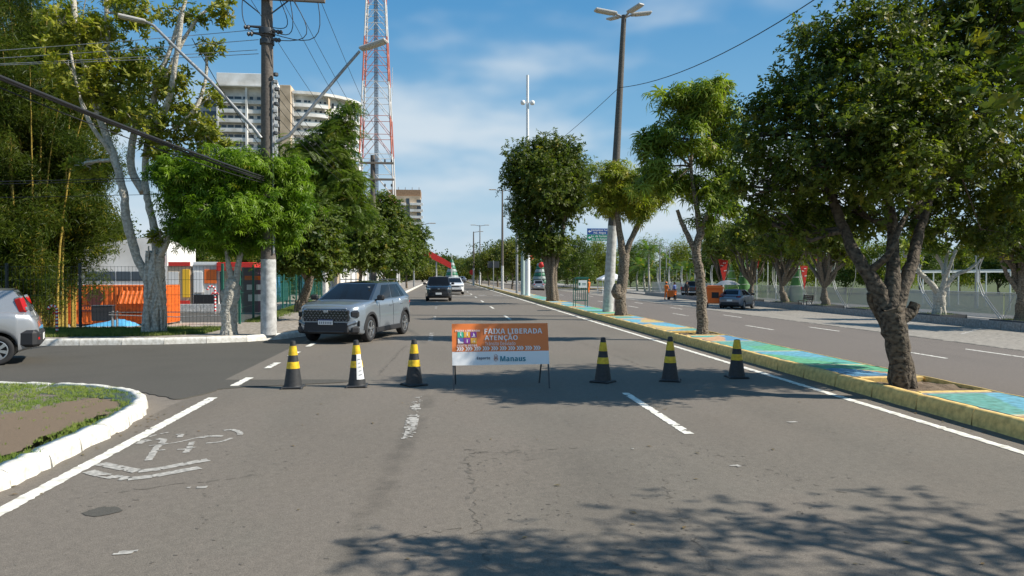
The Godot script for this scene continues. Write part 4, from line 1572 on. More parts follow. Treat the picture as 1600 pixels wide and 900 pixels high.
	# --- wires
	for i in 4:
		var a: Vector3 = g0 + Vector3([-0.55, 0.3, 0.62, 1.35][i], up.call(17) + 0.22, 0.2)
		wire(a, p2 + Vector3([-0.7, 0.1, 0.75, 1.15][i], 8.7, 0.16), 0.25, 0.008, "thin overhead power wire between the two utility pole crossarms")
		wire(a, V([-5.4, -4.5, -4.1, -3.4][i], 9.3, -14), 0.3, 0.008, "thin overhead power wire running from the corner pole crossarm past overhead", "overhead wires")
	for q in [[405, 46, 0, 76], [404, 62, 0, 88], [402, 78, 0, 97], [404, 84, 0, 99]]:
		var e := D(q[2], q[3], dpt + 0.3)
		var a := D(q[0], q[1], dpt)
		wire(a, a + (e - a) * 1.6, 0.05, 0.009, "pale bare wire strung over the side street from the corner pole", "wires over the side street", "galvanised")
	for q in [[275, 281, 0.011], [279, 285, 0.008], [302, 306, 0.007]]:
		var a := D(418, q[0] - 4.0, dpt)
		var e := D(0, q[1], dpt + 0.6)
		wire(a, a + (e - a) * 1.5, 0.05, q[2], "dark service cable strung low over the side street", "cables over the side street")
	for i in 4:      # the thick telephone bundle that sweeps down from behind the camera
		var a := D(420, 279 + i * 3, dpt)
		var e := D(-60, [82, 76, 88, 92][i], 9.5 + i * 0.15)
		wire(a, e + (e - a) * 0.4, [0.12, 0.17, 0.1, 0.2][i], [0.026, 0.016, 0.02, 0.01][i], "thick black cable of the bundle sweeping down to the corner pole", "telephone cable bundle")
	for i in 4:      # low-voltage rack along the road
		wire(g0 + Vector3(0.2, up.call(140 + i * 16), 0.1), p2 + Vector3(0.15, 7.0 - i * 0.22, 0.1), 0.5, 0.008, "cable running along the road below the power wires", "overhead wires")
	wire(D(436, 262, dpt), D(300, 60, 14.5), 0.2, 0.008, "thin slanting drop cable from the corner pole over the trees")
	# --- leaning double lamp on the median
	var lp := V(7.05, 0.2, 30.8)
	t = thing("median_lamp", "tall leaning median lamp post with white foot and four flat heads", "street lamp", lp)
	var tip := D(975, 24, 30.8) - lp
	mb = MB.new()
	var vv := tip.normalized()
	mb.tube([Vector3.ZERO, tip * 0.29], [0.235, 0.2], 14)
	put("painted_foot", mb, M["white_paint"], t)
	mb = MB.new()
	mb.tube([tip * 0.29, tip * 0.6, tip], [0.199, 0.15, 0.105], 14)
	put("shaft", mb, M["pole_light"], t)
	for q in [[-1.0, 0.1, 1.15], [1.0, 0.02, 1.05], [0.45, 0.9, 1.0], [-0.5, -0.9, 0.9]]:
		var dir := Vector3(q[0], 0.12, q[1]).normalized()
		var zz := -dir
		var xx := Vector3.UP.cross(zz).normalized()
		var bb := Basis(xx, zz.cross(xx), zz)
		mb = MB.new()
		mb.tube([tip - Vector3.UP * 0.1, tip + dir * 0.35 * q[2]], [0.05, 0.04], 8)
		put("bracket", mb, M["galvanised"], t)
		lamp_head(t, tip + dir * 0.3 * q[2], bb, 1.15 * q[2])
	var wp := D(967, 137, 30.8)
	wire(wp, D(1290, -12, 17.0), 0.45, 0.014, "black cable rising from the median lamp post over the dark tree")
	wire(wp, V(6.5, 10.2, 55.0), 0.2, 0.012, "thin cable from the median lamp post to the camera mast")
	# --- camera mast and its neighbours on the median
	t = thing("camera_mast", "slim white mast with a camera ring behind the dense round tree", "mast", V(6.55, 0.2, 56.0))
	mb = MB.new()
	mb.lathe([Vector2(0.2, 0), Vector2(0.19, 5.0), Vector2(0.13, 5.1), Vector2(0.1, 16.8), Vector2(0.001, 16.82)], 12)
	put("shaft", mb, M["plain_white"], t)
	for s in [-1, 1]:
		mb = MB.new()
		mb.lathe([Vector2(0.001, -0.2), Vector2(0.15, -0.14), Vector2(0.19, 0), Vector2(0.15, 0.14), Vector2(0.001, 0.2)], 10, Transform3D(Basis(), Vector3(s * 0.36, 14.7, 0.05)))
		mb.bar(Vector3(0, 14.75, 0), Vector3(s * 0.36, 14.75, 0.05), 0.06, 0.06)
		put("camera_dome", mb, M["plain_white"], t)
	t = thing("steel_pole", "slim pale green steel pole beside the camera mast", "pole", V(6.3, 0.2, 57.0))
	mb = MB.new()
	mb.lathe([Vector2(0.16, 0), Vector2(0.15, 7.6), Vector2(0.001, 7.62)], 10)
	put("shaft", mb, mat("pale_green", Color(0.36, 0.45, 0.42), 0.6), t)
	mb = MB.new()
	mb.box(Vector3(0, 0.02, 0), Vector3(0.5, 0.05, 0.5), Basis(), 0.01)
	put("base_plate", mb, M["galvanised"], t)
	t = thing("steel_pole", "grey steel pole with a short top bracket before the far median trees", "pole", V(6.45, 0.2, 63.0))
	mb = MB.new()
	mb.lathe([Vector2(0.11, 0), Vector2(0.1, 5.4), Vector2(0.001, 5.42)], 10)
	put("shaft", mb, M["galvanised"], t)
	mb = MB.new()
	mb.tube([Vector3(0, 5.3, 0), Vector3(0.5, 5.45, 0)], [0.04, 0.03], 6)
	put("bracket", mb, M["galvanised"], t)
	var pl := [[81.0, 785.0, 297.0, "lamp post with two thin arms and a white foot on the median"], [112.0, 740.0, 362.0, "thin dark lamp post with a single head far down the median"], [118.0, 750.0, 352.0, "thin pale lamp post with crossed arms far down the median"]]
	for q in pl:
		var hgt: float = D(q[1], q[2], q[0]).y - 0.2
		t = thing("far_lamp", q[3], "street lamp", V(D(q[1], 440, q[0]).x, 0.2, q[0]))
		mb = MB.new()
		mb.lathe([Vector2(0.16, 0), Vector2(0.14, 2.6)], 8)
		put("painted_foot", mb, M["white_paint"], t)
		mb = MB.new()
		mb.lathe([Vector2(0.138, 2.6), Vector2(0.08, hgt), Vector2(0.001, hgt + 0.02)], 8)
		put("shaft", mb, M["pole_concrete"] if q[0] < 115 else M["galvanised"], t)
		for s in ([-1, 1] if q[0] != 112.0 else [1]):
			mb = MB.new()
			mb.tube([Vector3(0, hgt - 0.1, 0), Vector3(s * 1.0, hgt + 0.05, 0)], [0.05, 0.04], 6)
			put("arm", mb, M["galvanised"], t)
			lamp_head(t, Vector3(s * 0.7, hgt + 0.05, 0), Basis(Vector3.UP, -s * PI / 2), 1.1)
	t = thing("far_lamp", "street lamp arm reaching out above the last round tree", "street lamp", V(-3.9, 0.13, 105.0))
	mb = MB.new()
	mb.tube([Vector3.ZERO, Vector3(0, 7.6, 0), Vector3(0.6, 8.6, 0), Vector3(2.2, 9.0, 0)], [0.13, 0.09, 0.06, 0.05], 8)
	put("shaft", mb, M["galvanised"], t)
	lamp_head(t, Vector3(2.1, 9.0, 0), Basis(Vector3.UP, -PI / 2), 1.4)
	# lamps over the far park trees
	for q in [[1031, 380, 98.0], [1041, 385, 104.0], [1046, 390, 110.0], [905, 415, 120.0], [1086, 405, 100.0]]:
		var hh: float = D(q[0], q[1], q[2]).y + 0.7
		t = thing("park_lamp", "thin pale park lamp post rising among the palms", "street lamp", V(D(q[0], 440, q[2]).x, -0.7, q[2]), 0.0, "thin park lamp posts")
		mb = MB.new()
		mb.lathe([Vector2(0.13, 0), Vector2(0.07, hh), Vector2(0.001, hh + 0.02)], 8)
		put("shaft", mb, M["galvanised"], t)
		for s in [-1, 1]:
			mb = MB.new()
			mb.tube([Vector3(0, hh, 0), Vector3(s * 0.9, hh + 0.1, 0)], [0.04, 0.03], 6)
			put("arm", mb, M["galvanised"], t)
	# --- lattice telecom tower
	var td := 120.0
	var tb := V(D(589, 300, td).x, -1.7, td)
	t = thing("lattice_tower", "red and white lattice telecom tower rising behind the street trees", "tower", tb)
	var wid := func(y: float) -> float: return lerpf(6.9, 2.7, clampf(y / 50.0, 0, 1))
	var corner := func(i: int, y: float) -> Vector3:
		var h: float = wid.call(y) * 0.5
		return Vector3([-h, h, h, -h][i], y, [h, h, -h, -h][i])
	var red_c := Color(0.5, 0.13, 0.09)
	var wht_c := Color(0.62, 0.6, 0.58)
	var lev := []
	var yy2 := 0.0
	while yy2 < 62.0:
		lev.append(yy2)
		yy2 += wid.call(yy2) * 0.62
	for i in 4:
		mb = MB.new()
		for j in lev.size() - 1:
			mb.col = red_c if int(lev[j] / 6.5) % 2 == 1 or lev[j] > 46.0 else wht_c
			mb.tube([corner.call(i, lev[j]), corner.call(i, lev[j + 1])], [0.115, 0.115], 6, false)
		put("leg", mb, M["vertex"], t)
	for j in lev.size() - 1:
		mb = MB.new()
		mb.col = red_c.lerp(wht_c, 0.25) if int(lev[j] / 6.5) % 2 == 1 or lev[j] > 46.0 else wht_c
		for i in 4:
			var a: Vector3 = corner.call(i, lev[j])
			var bq: Vector3 = corner.call((i + 1) % 4, lev[j])
			var cq: Vector3 = corner.call(i, lev[j + 1])
			var dq: Vector3 = corner.call((i + 1) % 4, lev[j + 1])
			mb.tube([a, (cq + dq) * 0.5], [0.055, 0.055], 4, false)
			mb.tube([bq, (cq + dq) * 0.5], [0.055, 0.055], 4, false)
			mb.tube([cq, dq], [0.055, 0.055], 4, false)
		put("brace_panel", mb, M["vertex"], t)
	mb = MB.new()
	for s in [-0.28, 0.28]:
		mb.bar(Vector3(s, 0, 0.8), Vector3(s, 62, 0.8), 0.07, 0.07)
	for q in 150:
		mb.bar(Vector3(-0.28, q * 0.41, 0.8), Vector3(0.28, q * 0.41, 0.8), 0.04, 0.04)
	for s in [-0.15, 0.0, 0.14]:
		mb.bar(Vector3(s, 0, 0.86), Vector3(s, 62, 0.86), 0.1, 0.05)
	put("cable_ladder", mb, mat("tower_dark", Color(0.1, 0.11, 0.13), 0.6), t)
	mb = MB.new()
	mb.bar(Vector3(2.0, 34, 1), Vector3(2.6, 34, 1), 0.05, 0.05)
	mb.bar(Vector3(2.6, 32, 1), Vector3(2.6, 36.5, 1), 0.07, 0.07)
	put("whip_antenna", mb, M["plain_white"], t)
	# --- street name / direction sign
	var sd := 76.0
	t = thing("direction_sign", "blue and green direction sign with white lettering on a post", "road sign", V(D(953, 440, sd).x, -0.58, sd))
	var base_x := D(953, 440, sd).x
	mb = MB.new()
	var ty: float = D(930, 357, sd).y + 0.58
	mb.lathe([Vector2(0.1, 0), Vector2(0.09, ty + 0.2), Vector2(0.001, ty + 0.21)], 8)
	put("post", mb, M["galvanised"], t)
	var lx: float = D(917, 360, sd).x - base_x
	var rx: float = D(949, 360, sd).x - base_x
	var ym: float = D(930, 366.5, sd).y + 0.58
	var yb2: float = D(930, 376, sd).y + 0.58
	for q in [[ym, ty, Color(0.02, 0.09, 0.32), ["Complexo Tur.", "Pta. Negra"]], [yb2, ym - 0.01, Color(0.01, 0.25, 0.13), ["Av. do Turismo", "Av. do Futuro"]]]:
		mb = MB.new()
		mb.box(Vector3((lx + rx) * 0.5, (q[0] + q[1]) * 0.5, 0.12), Vector3(rx - lx, q[1] - q[0], 0.04), Basis(), 0.01)
		var pnl := put("sign_panel", mb, mat("sign_%d" % int(q[0] * 100), q[2], 0.4), t)
		for i in 2:
			text(q[3][i], 0.19, M["plain_white"], pnl, Vector3((lx + rx) * 0.5 + 0.25, lerpf(q[1], q[0], 0.28 + 0.44 * i), 0.143))
		mb = MB.new()
		mb.prism(PackedVector2Array([Vector2(-0.18, 0), Vector2(0.0, -0.16), Vector2(0.0, -0.06), Vector2(0.16, -0.06), Vector2(0.16, 0.06), Vector2(0, 0.06), Vector2(0, 0.16)]), 0.01, Transform3D(Basis(), Vector3(lx + 0.28, (q[0] + q[1]) * 0.5, 0.14)))
		put("arrow", mb, M["plain_white"], pnl)
	# --- tree guard with a small white notice on the median
	t = thing("tree_guard", "dark green iron tree guard with a white notice on the median", "tree guard", V(6.85, 0.2, 36.0))
	for sx in [-1, 1]:
		for sz in [-1, 1]:
			mb = MB.new()
			mb.tube([Vector3(sx * 0.3, 0, sz * 0.3), Vector3(sx * 0.3, 1.4, sz * 0.3)], [0.02, 0.02], 6)
			put("post", mb, M["fence_green"], t)
	for k2 in 5:
		for sz in [-1, 1]:
			mb = MB.new()
			mb.bar(Vector3(-0.2 + k2 * 0.1, 0.32, sz * 0.3), Vector3(-0.2 + k2 * 0.1, 1.35, sz * 0.3), 0.012, 0.012)
			put("bar", mb, M["fence_green"], t)
	for y in [0.3, 0.85, 1.38]:
		mb = MB.new()
		for s in [-1, 1]:
			mb.bar(Vector3(-0.3, y, s * 0.3), Vector3(0.3, y, s * 0.3), 0.02, 0.03)
			mb.bar(Vector3(s * 0.3, y, -0.3), Vector3(s * 0.3, y, 0.3), 0.02, 0.03)
		put("hoop", mb, M["fence_green"], t)
	mb = MB.new()
	mb.box(Vector3(0.05, 1.12, 0.33), Vector3(0.42, 0.36, 0.02), Basis(), 0.004)
	put("notice", mb, M["plain_white"], t)
	mb = MB.new()
	mb.box(Vector3(0.05, 1.42, 0.0), Vector3(0.62, 0.08, 0.62), Basis(), 0.01)
	mb.box(Vector3(-0.1, 1.12, 0.342), Vector3(0.07, 0.14, 0.004))
	mb.box(Vector3(0.12, 1.14, 0.342), Vector3(0.2, 0.03, 0.004))
	mb.box(Vector3(0.12, 1.08, 0.342), Vector3(0.2, 0.02, 0.004))
	put("print_and_cap", mb, M["fence_green"], t)


# ---------------------------------------------------------------- trees
var leaves := {}

func leaf_mesh(kind: String) -> ArrayMesh:
	if leaves.has(kind):
		return leaves[kind]
	var r := RandomNumberGenerator.new()
	r.seed = hash(kind)
	var mb := MB.new()
	var one := func(o: Vector3, d: Vector3, l: float, w: float, drop: float, segs: int) -> void:
		var side := d.cross(Vector3.UP)
		if side.length() < 0.1:
			side = Vector3.RIGHT
		side = side.normalized().rotated(d.normalized(), r.randf_range(-0.7, 0.7))
		var sh := r.randf_range(0.8, 1.15)
		mb.col = Color(sh, sh, sh * r.randf_range(0.8, 1.1))
		if segs == 1:
			var m := o + d * l * 0.45
			var fold := side.cross(d).normalized() * w * 0.25
			var tip := o + d * l - Vector3.UP * drop * l
			mb.tri(o, m + side * w - fold, tip)
			mb.tri(o, tip, m - side * w - fold)
		else:
			var a := o + d * l * 0.35 - Vector3.UP * drop * l * 0.12
			var b := o + d * l * 0.7 - Vector3.UP * drop * l * 0.45
			var tip := o + d * l * 0.9 - Vector3.UP * drop * l
			mb.tri(o, a + side * w, a - side * w)
			mb.quad(a - side * w, a + side * w, b + side * w * 0.85, b - side * w * 0.85)
			mb.tri(b - side * w * 0.85, b + side * w * 0.85, tip)
	match kind:
		"broad":
			for k in 11:
				var d := Vector3(r.randfn(), r.randfn() * 0.6 + 0.35, r.randfn()).normalized()
				one.call(Vector3(r.randfn(), r.randfn(), r.randfn()) * 0.55, d, r.randf_range(0.8, 1.2), 0.24, 0.15, 1)
		"mango":
			for k in 13:
				var a := TAU * k / 13 + r.randf() * 0.3
				var d := Vector3(cos(a), r.randf_range(-0.2, 0.75), sin(a)).normalized()
				one.call(Vector3(r.randfn() * 0.08, r.randf_range(-0.4, 0.15), r.randfn() * 0.08), d, r.randf_range(0.85, 1.3), 0.07, r.randf_range(0.35, 0.9), 2)
		"bamboo":
			for k in 14:
				var d := Vector3(r.randfn(), r.randf_range(-0.9, 0.15), r.randfn()).normalized()
				one.call(Vector3(r.randfn(), r.randfn(), r.randfn()) * 0.6, d, r.randf_range(0.7, 1.2), 0.07, 0.25, 1)
		"tuft":
			for k in 9:
				var a := TAU * k / 9 + r.randf() * 0.5
				var d := Vector3(cos(a), r.randf_range(0.0, 0.9), sin(a)).normalized()
				one.call(Vector3(r.randfn(), r.randfn(), r.randfn()) * 0.12, d, r.randf_range(0.7, 1.1), 0.2, 0.1, 1)
		"frond":
			for k in 11:
				var t := k / 10.0
				var o := Vector3(0, 0.25 * t - 0.75 * t * t, -t * 1.4)
				for s in [-1, 1]:
					one.call(o, Vector3(s, -0.25, -0.55).normalized(), 0.42 * sin(PI * (0.15 + t * 0.75)) + 0.08, 0.05, 0.3, 1)
		"far":
			for k in 12:
				var d := Vector3(r.randfn(), r.randfn() * 0.8, r.randfn()).normalized()
				one.call(Vector3(r.randfn(), r.randfn(), r.randfn()) * 0.75, d, r.randf_range(0.6, 1.0), 0.3, 0.1, 1)
	leaves[kind] = mb.mesh()
	return leaves[kind]

func crown(parent: Node3D, origin: Vector3, blobs: Array, n: int, kind: String, size: float, c0: Color, c1: Color, sd: int, opt := {}) -> void:
	# blobs: [centre (world), radii]; leaf sprays gather in small clumps near each blob's shell
	var r := RandomNumberGenerator.new()
	r.seed = sd
	var vol := []
	var tot := 0.0
	for b in blobs:
		tot += pow(b[1].x * b[1].y * b[1].z, 0.667)
		vol.append(tot)
	var clumps := []
	for b in blobs:
		var list := []
		var nc: int = opt.get("clumps", 16)
		for k in nc:
			var d := Vector3(r.randfn(), r.randfn(), r.randfn()).normalized()
			list.append(d * r.randf_range(0.55, 1.0))
		clumps.append(list)
	var mm := MultiMesh.new()
	mm.transform_format = MultiMesh.TRANSFORM_3D
	mm.use_colors = true
	mm.mesh = leaf_mesh(kind)
	mm.instance_count = n
	var cr: float = opt.get("spread", 0.27)
	var upright: float = opt.get("upright", 0.5)
	var yellow: float = opt.get("yellow", 0.03)
	for i in n:
		var u := r.randf() * tot
		var bi := vol.bsearch(u)
		bi = mini(bi, blobs.size() - 1)
		var b: Array = blobs[bi]
		var q: Vector3
		if r.randf() < 0.85:
			q = clumps[bi][r.randi() % clumps[bi].size()] + Vector3(r.randfn(), r.randfn(), r.randfn()) * cr
		else:
			q = Vector3(r.randfn(), r.randfn(), r.randfn()).normalized() * pow(r.randf(), 0.4) * 1.05
		var p: Vector3 = b[0] + q * b[1]
		var out := (q.normalized() * (1.0 - upright) + Vector3.UP * upright + Vector3(r.randfn(), r.randfn(), r.randfn()) * 0.3).normalized()
		var x := out.cross(Vector3(r.randfn(), r.randfn(), r.randfn())).normalized()
		var s := size * r.randf_range(0.75, 1.25)
		mm.set_instance_transform(i, Transform3D(Basis(x * s, out * s, x.cross(out) * s), p - origin))
		var t := clampf(r.randf() * 0.75 + noise.get_noise_3dv(p * 0.9) * 0.6 + 0.12, 0, 1)
		var c := c0.lerp(c1, t) * Color(1.75, 1.55, 1.25)
		if r.randf() < yellow:
			c = c.lerp(Color(0.35, 0.28, 0.03), 0.7)
		mm.set_instance_color(i, c)
	var o := MultiMeshInstance3D.new()
	o.name = "crown"
	o.multimesh = mm
	o.material_override = M["leaf"]
	o.set_meta("kind", "stuff")
	parent.add_child(o, true)

func limb(pts: Array, r0: float, r1: float, wob: float, sd: float) -> MB:
	# a tapered limb with some waviness
	var mb := MB.new()
	var P := []
	var R := []
	for i in pts.size() - 1:
		var p0: Vector3 = pts[maxi(i - 1, 0)]
		var p3: Vector3 = pts[mini(i + 2, pts.size() - 1)]
		for k in 5:
			P.append(pts[i].cubic_interpolate(pts[i + 1], p0, p3, k / 5.0))
	P.append(pts[-1])
	for i in P.size():
		var t := float(i) / (P.size() - 1)
		R.append(lerpf(r0, r1, t) * (1.0 + 0.12 * noise.get_noise_2d(i * 0.7, sd)))
		if i > 0 and i < P.size() - 1:
			P[i] += Vector3(noise.get_noise_2d(i * 0.5, sd), 0, noise.get_noise_2d(i * 0.5, sd + 9)) * wob
	mb.tube(P, R, 16 if r0 > 0.12 else (10 if r0 > 0.05 else 6), true, 0.24 if r0 > 0.05 else 0.0, noise)
	return mb

func pix_tree(called: String, label: String, base: Vector3, depth: float, limbs: Array, blobs: Array, spec: Dictionary) -> Node3D:
	var t := thing(called, label, "tree", base, 0.0, spec.get("group", ""))
	var nodes := []
	var bark: Material = M[spec.get("bark", "bark_brown")]
	var sd: int = spec.get("seed", 1)
	for i in limbs.size():
		var pts := []
		for q in limbs[i][0]:
			pts.append(D(q[0], q[1], depth + q[2]) - base)
		if i == 0:
			pts[0] = Vector3(0, -0.08, 0)
			# a root flare at the foot
			pts.insert(1, pts[0].lerp(pts[1], 0.12))
		var mb := limb(pts, limbs[i][1], limbs[i][2], limbs[i][1] * 0.25, sd + i * 3.0)
		if i == 0:
			var fl: float = limbs[i][1]
			for k in 7:
				var a := TAU * k / 7.0 + 0.4 * sd
				mb.tube([Vector3(cos(a) * fl * 0.55, fl * 2.2, sin(a) * fl * 0.55), Vector3(cos(a) * fl * 0.72, fl * 0.8, sin(a) * fl * 0.72), Vector3(cos(a) * fl * 1.05, -0.06, sin(a) * fl * 1.05)], [fl * 0.25, fl * 0.3, fl * 0.2], 7)
		put("trunk" if i == 0 else "limb", mb, bark, t)
		if spec.get("stubs", []).has(i):
			continue
		for k in range(1 if i else 2, pts.size()):
			nodes.append([pts[k], lerpf(limbs[i][1], limbs[i][2], float(k) / (pts.size() - 1))])
	var bl := []
	for b in blobs:
		var k := mpp(depth + b[2])
		bl.append([D(b[0], b[1], depth + b[2]), Vector3(b[3] * k, b[4] * k, (b[3] + b[4]) * 0.5 * k * spec.get("deep", 1.0))])
	var r := RandomNumberGenerator.new()
	r.seed = sd
	var tw := MB.new()
	var thin: float = spec.get("twig", 1.0)
	for b in bl:
		var c: Vector3 = b[0] - base
		var best = nodes[0]
		for q in nodes:
			if q[0].distance_to(c) + 0.3 * maxf(0, q[0].y - c.y) < best[0].distance_to(c) + 0.3 * maxf(0, best[0].y - c.y):
				best = q
		var rr: float = minf(best[1] * 0.7, 0.06) * thin
		var mid: Vector3 = best[0].lerp(c, 0.5) + Vector3(r.randfn(), r.randfn(), r.randfn()) * 0.12 * best[0].distance_to(c)
		tw.tube([best[0], best[0].lerp(mid, 0.5) + Vector3.UP * 0.02, mid, c], [rr, rr * 0.8, rr * 0.65, rr * 0.4], 6, false)
		for k in spec.get("twigs", 6):
			var e: Vector3 = c + Vector3(r.randfn(), r.randfn() * 0.8 + 0.2, r.randfn()).normalized() * b[1] * r.randf_range(0.6, 0.95)
			var s := mid.lerp(c, r.randf())
			tw.tube([s, s.lerp(e, 0.5) + Vector3(r.randfn(), r.randfn(), r.randfn()) * 0.05, e], [rr * 0.4, rr * 0.28, rr * 0.12], 5, false)
	put("branches", tw, bark, t)
	crown(t, base, bl, spec.n, spec.leaf, spec.size, spec.c0, spec.c1, sd, spec)
	return t

func auto_tree(called: String, label: String, base: Vector3, h: float, cb: float, hw: float, spec: Dictionary) -> Node3D:
	# h: top of the crown, cb: underside, hw: half width
	var t := thing(called, label, "tree", base, 0.0, spec.get("group", ""))
	var r := RandomNumberGenerator.new()
	r.seed = spec.get("seed", 1)
	var tr: float = spec.get("trunk_r", 0.16)
	var bark: Material = M[spec.get("bark", "bark_brown")]
	var fork := Vector3(r.randfn() * 0.12, spec.get("fork_h", cb * 0.85), r.randfn() * 0.1)
	put("trunk", limb([Vector3(0, -0.1, 0), fork * 0.5 + Vector3(r.randfn() * 0.06, 0, 0), fork, Vector3(fork.x, lerpf(cb, h, 0.55), fork.z)], tr, tr * (0.12 if spec.has("fork_h") else 0.35), tr * 0.4, r.randf() * 50), bark, t)
	var bl := []
	var tw := MB.new()
	var nb: int = spec.get("blobs", 9)
	for k in nb:
		var a := TAU * k / nb * 2.4 + r.randf()
		var v := (k + 0.5) / nb
		var prof := sin(PI * clampf(lerpf(spec.get("low", 0.2), 0.88, v), 0, 1))
		var rad := hw * 0.55 * prof * r.randf_range(0.7, 1.1)
		var c := Vector3(cos(a) * rad, lerpf(cb + (h - cb) * 0.16, h - (h - cb) * 0.16, v), sin(a) * rad)
		var br := Vector3(hw * r.randf_range(0.42, 0.6), (h - cb) * r.randf_range(0.17, 0.26), hw * r.randf_range(0.42, 0.6)) * lerpf(0.75, 1.0, prof)
		bl.append([base + c, br])
		if spec.has("fork_h"):
			put("limb", limb([fork * 0.92, Vector3(c.x * 0.45, lerpf(fork.y, c.y, 0.3), c.z * 0.45) + Vector3(r.randfn(), r.randfn() * 0.5, r.randfn()) * 0.18, Vector3(c.x * 0.85, lerpf(fork.y, c.y, 0.62), c.z * 0.85) + Vector3(r.randfn(), 0, r.randfn()) * 0.2, c], tr * r.randf_range(0.3, 0.5), tr * 0.1, 0.08, r.randf() * 90), bark, t)
			for q in 4:
				var e: Vector3 = c + Vector3(r.randfn(), r.randfn() * 0.7, r.randfn()) * br * 0.7
				var st := Vector3(c.x * 0.7, lerpf(fork.y, c.y, 0.55), c.z * 0.7).lerp(c, r.randf())
				tw.tube([st, st.lerp(e, 0.5) + Vector3.UP * 0.1, e], [tr * 0.14, tr * 0.1, tr * 0.04], 5, false)
			continue
		tw.tube([fork.lerp(Vector3(fork.x, c.y * 0.8, fork.z), r.randf_range(0.0, 0.6)), c * Vector3(0.5, 0.85, 0.5) + fork * 0.1, c], [tr * 0.55, tr * 0.38, tr * 0.1], 6, false)
	put("branches", tw, bark, t)
	crown(t, base, bl, spec.n, spec.leaf, spec.size, spec.c0, spec.c1, spec.get("seed", 1), spec)
	return t

func d_at(px: float, X: float) -> float:      # depth at which the line x = X shows at that column
	var q := ray(px, 445.0)
	return X / (q.x / -q.z)

func palm(label: String, base: Vector3, h: float, sd: int, frond_l := 2.6) -> void:
	var t := thing("palm_tree", label, "tree", base, 0.0, "palms in the park")
	var r := RandomNumberGenerator.new()
	r.seed = sd
	var top := Vector3(r.randfn() * 0.3, h, r.randfn() * 0.3)
	put("trunk", limb([Vector3(0, -0.1, 0), top * 0.5 + Vector3(r.randfn() * 0.15, 0, 0), top], 0.16, 0.1, 0.03, sd), M["bark_grey"], t)
	var mb := MB.new()
	for k in 17:
		var a := TAU * k / 17.0 + r.randf() * 0.3
		var el := r.randf_range(-0.1, 1.15)
		var d := Vector3(cos(a) * cos(el), sin(el), sin(a) * cos(el))
		var last := top
		var side := d.cross(Vector3.UP).normalized()
		var sh := r.randf_range(0.8, 1.2)
		for i in 12:
			var u := (i + 1) / 12.0
			var p := top + d * frond_l * u - Vector3.UP * frond_l * 0.55 * u * u
			for s in [-1, 1]:
				mb.col = Color(0.09, 0.15, 0.03) * sh if r.randf() < 0.9 else Color(0.3, 0.25, 0.05)
				var l := 0.55 * sin(PI * (0.12 + u * 0.8))
				var e: Vector3 = p + side * s * l + d * l * 0.5 - Vector3.UP * l * 0.45
				mb.tri(last, p, e)
			last = p
	put("fronds", mb, M["leaf"], t)

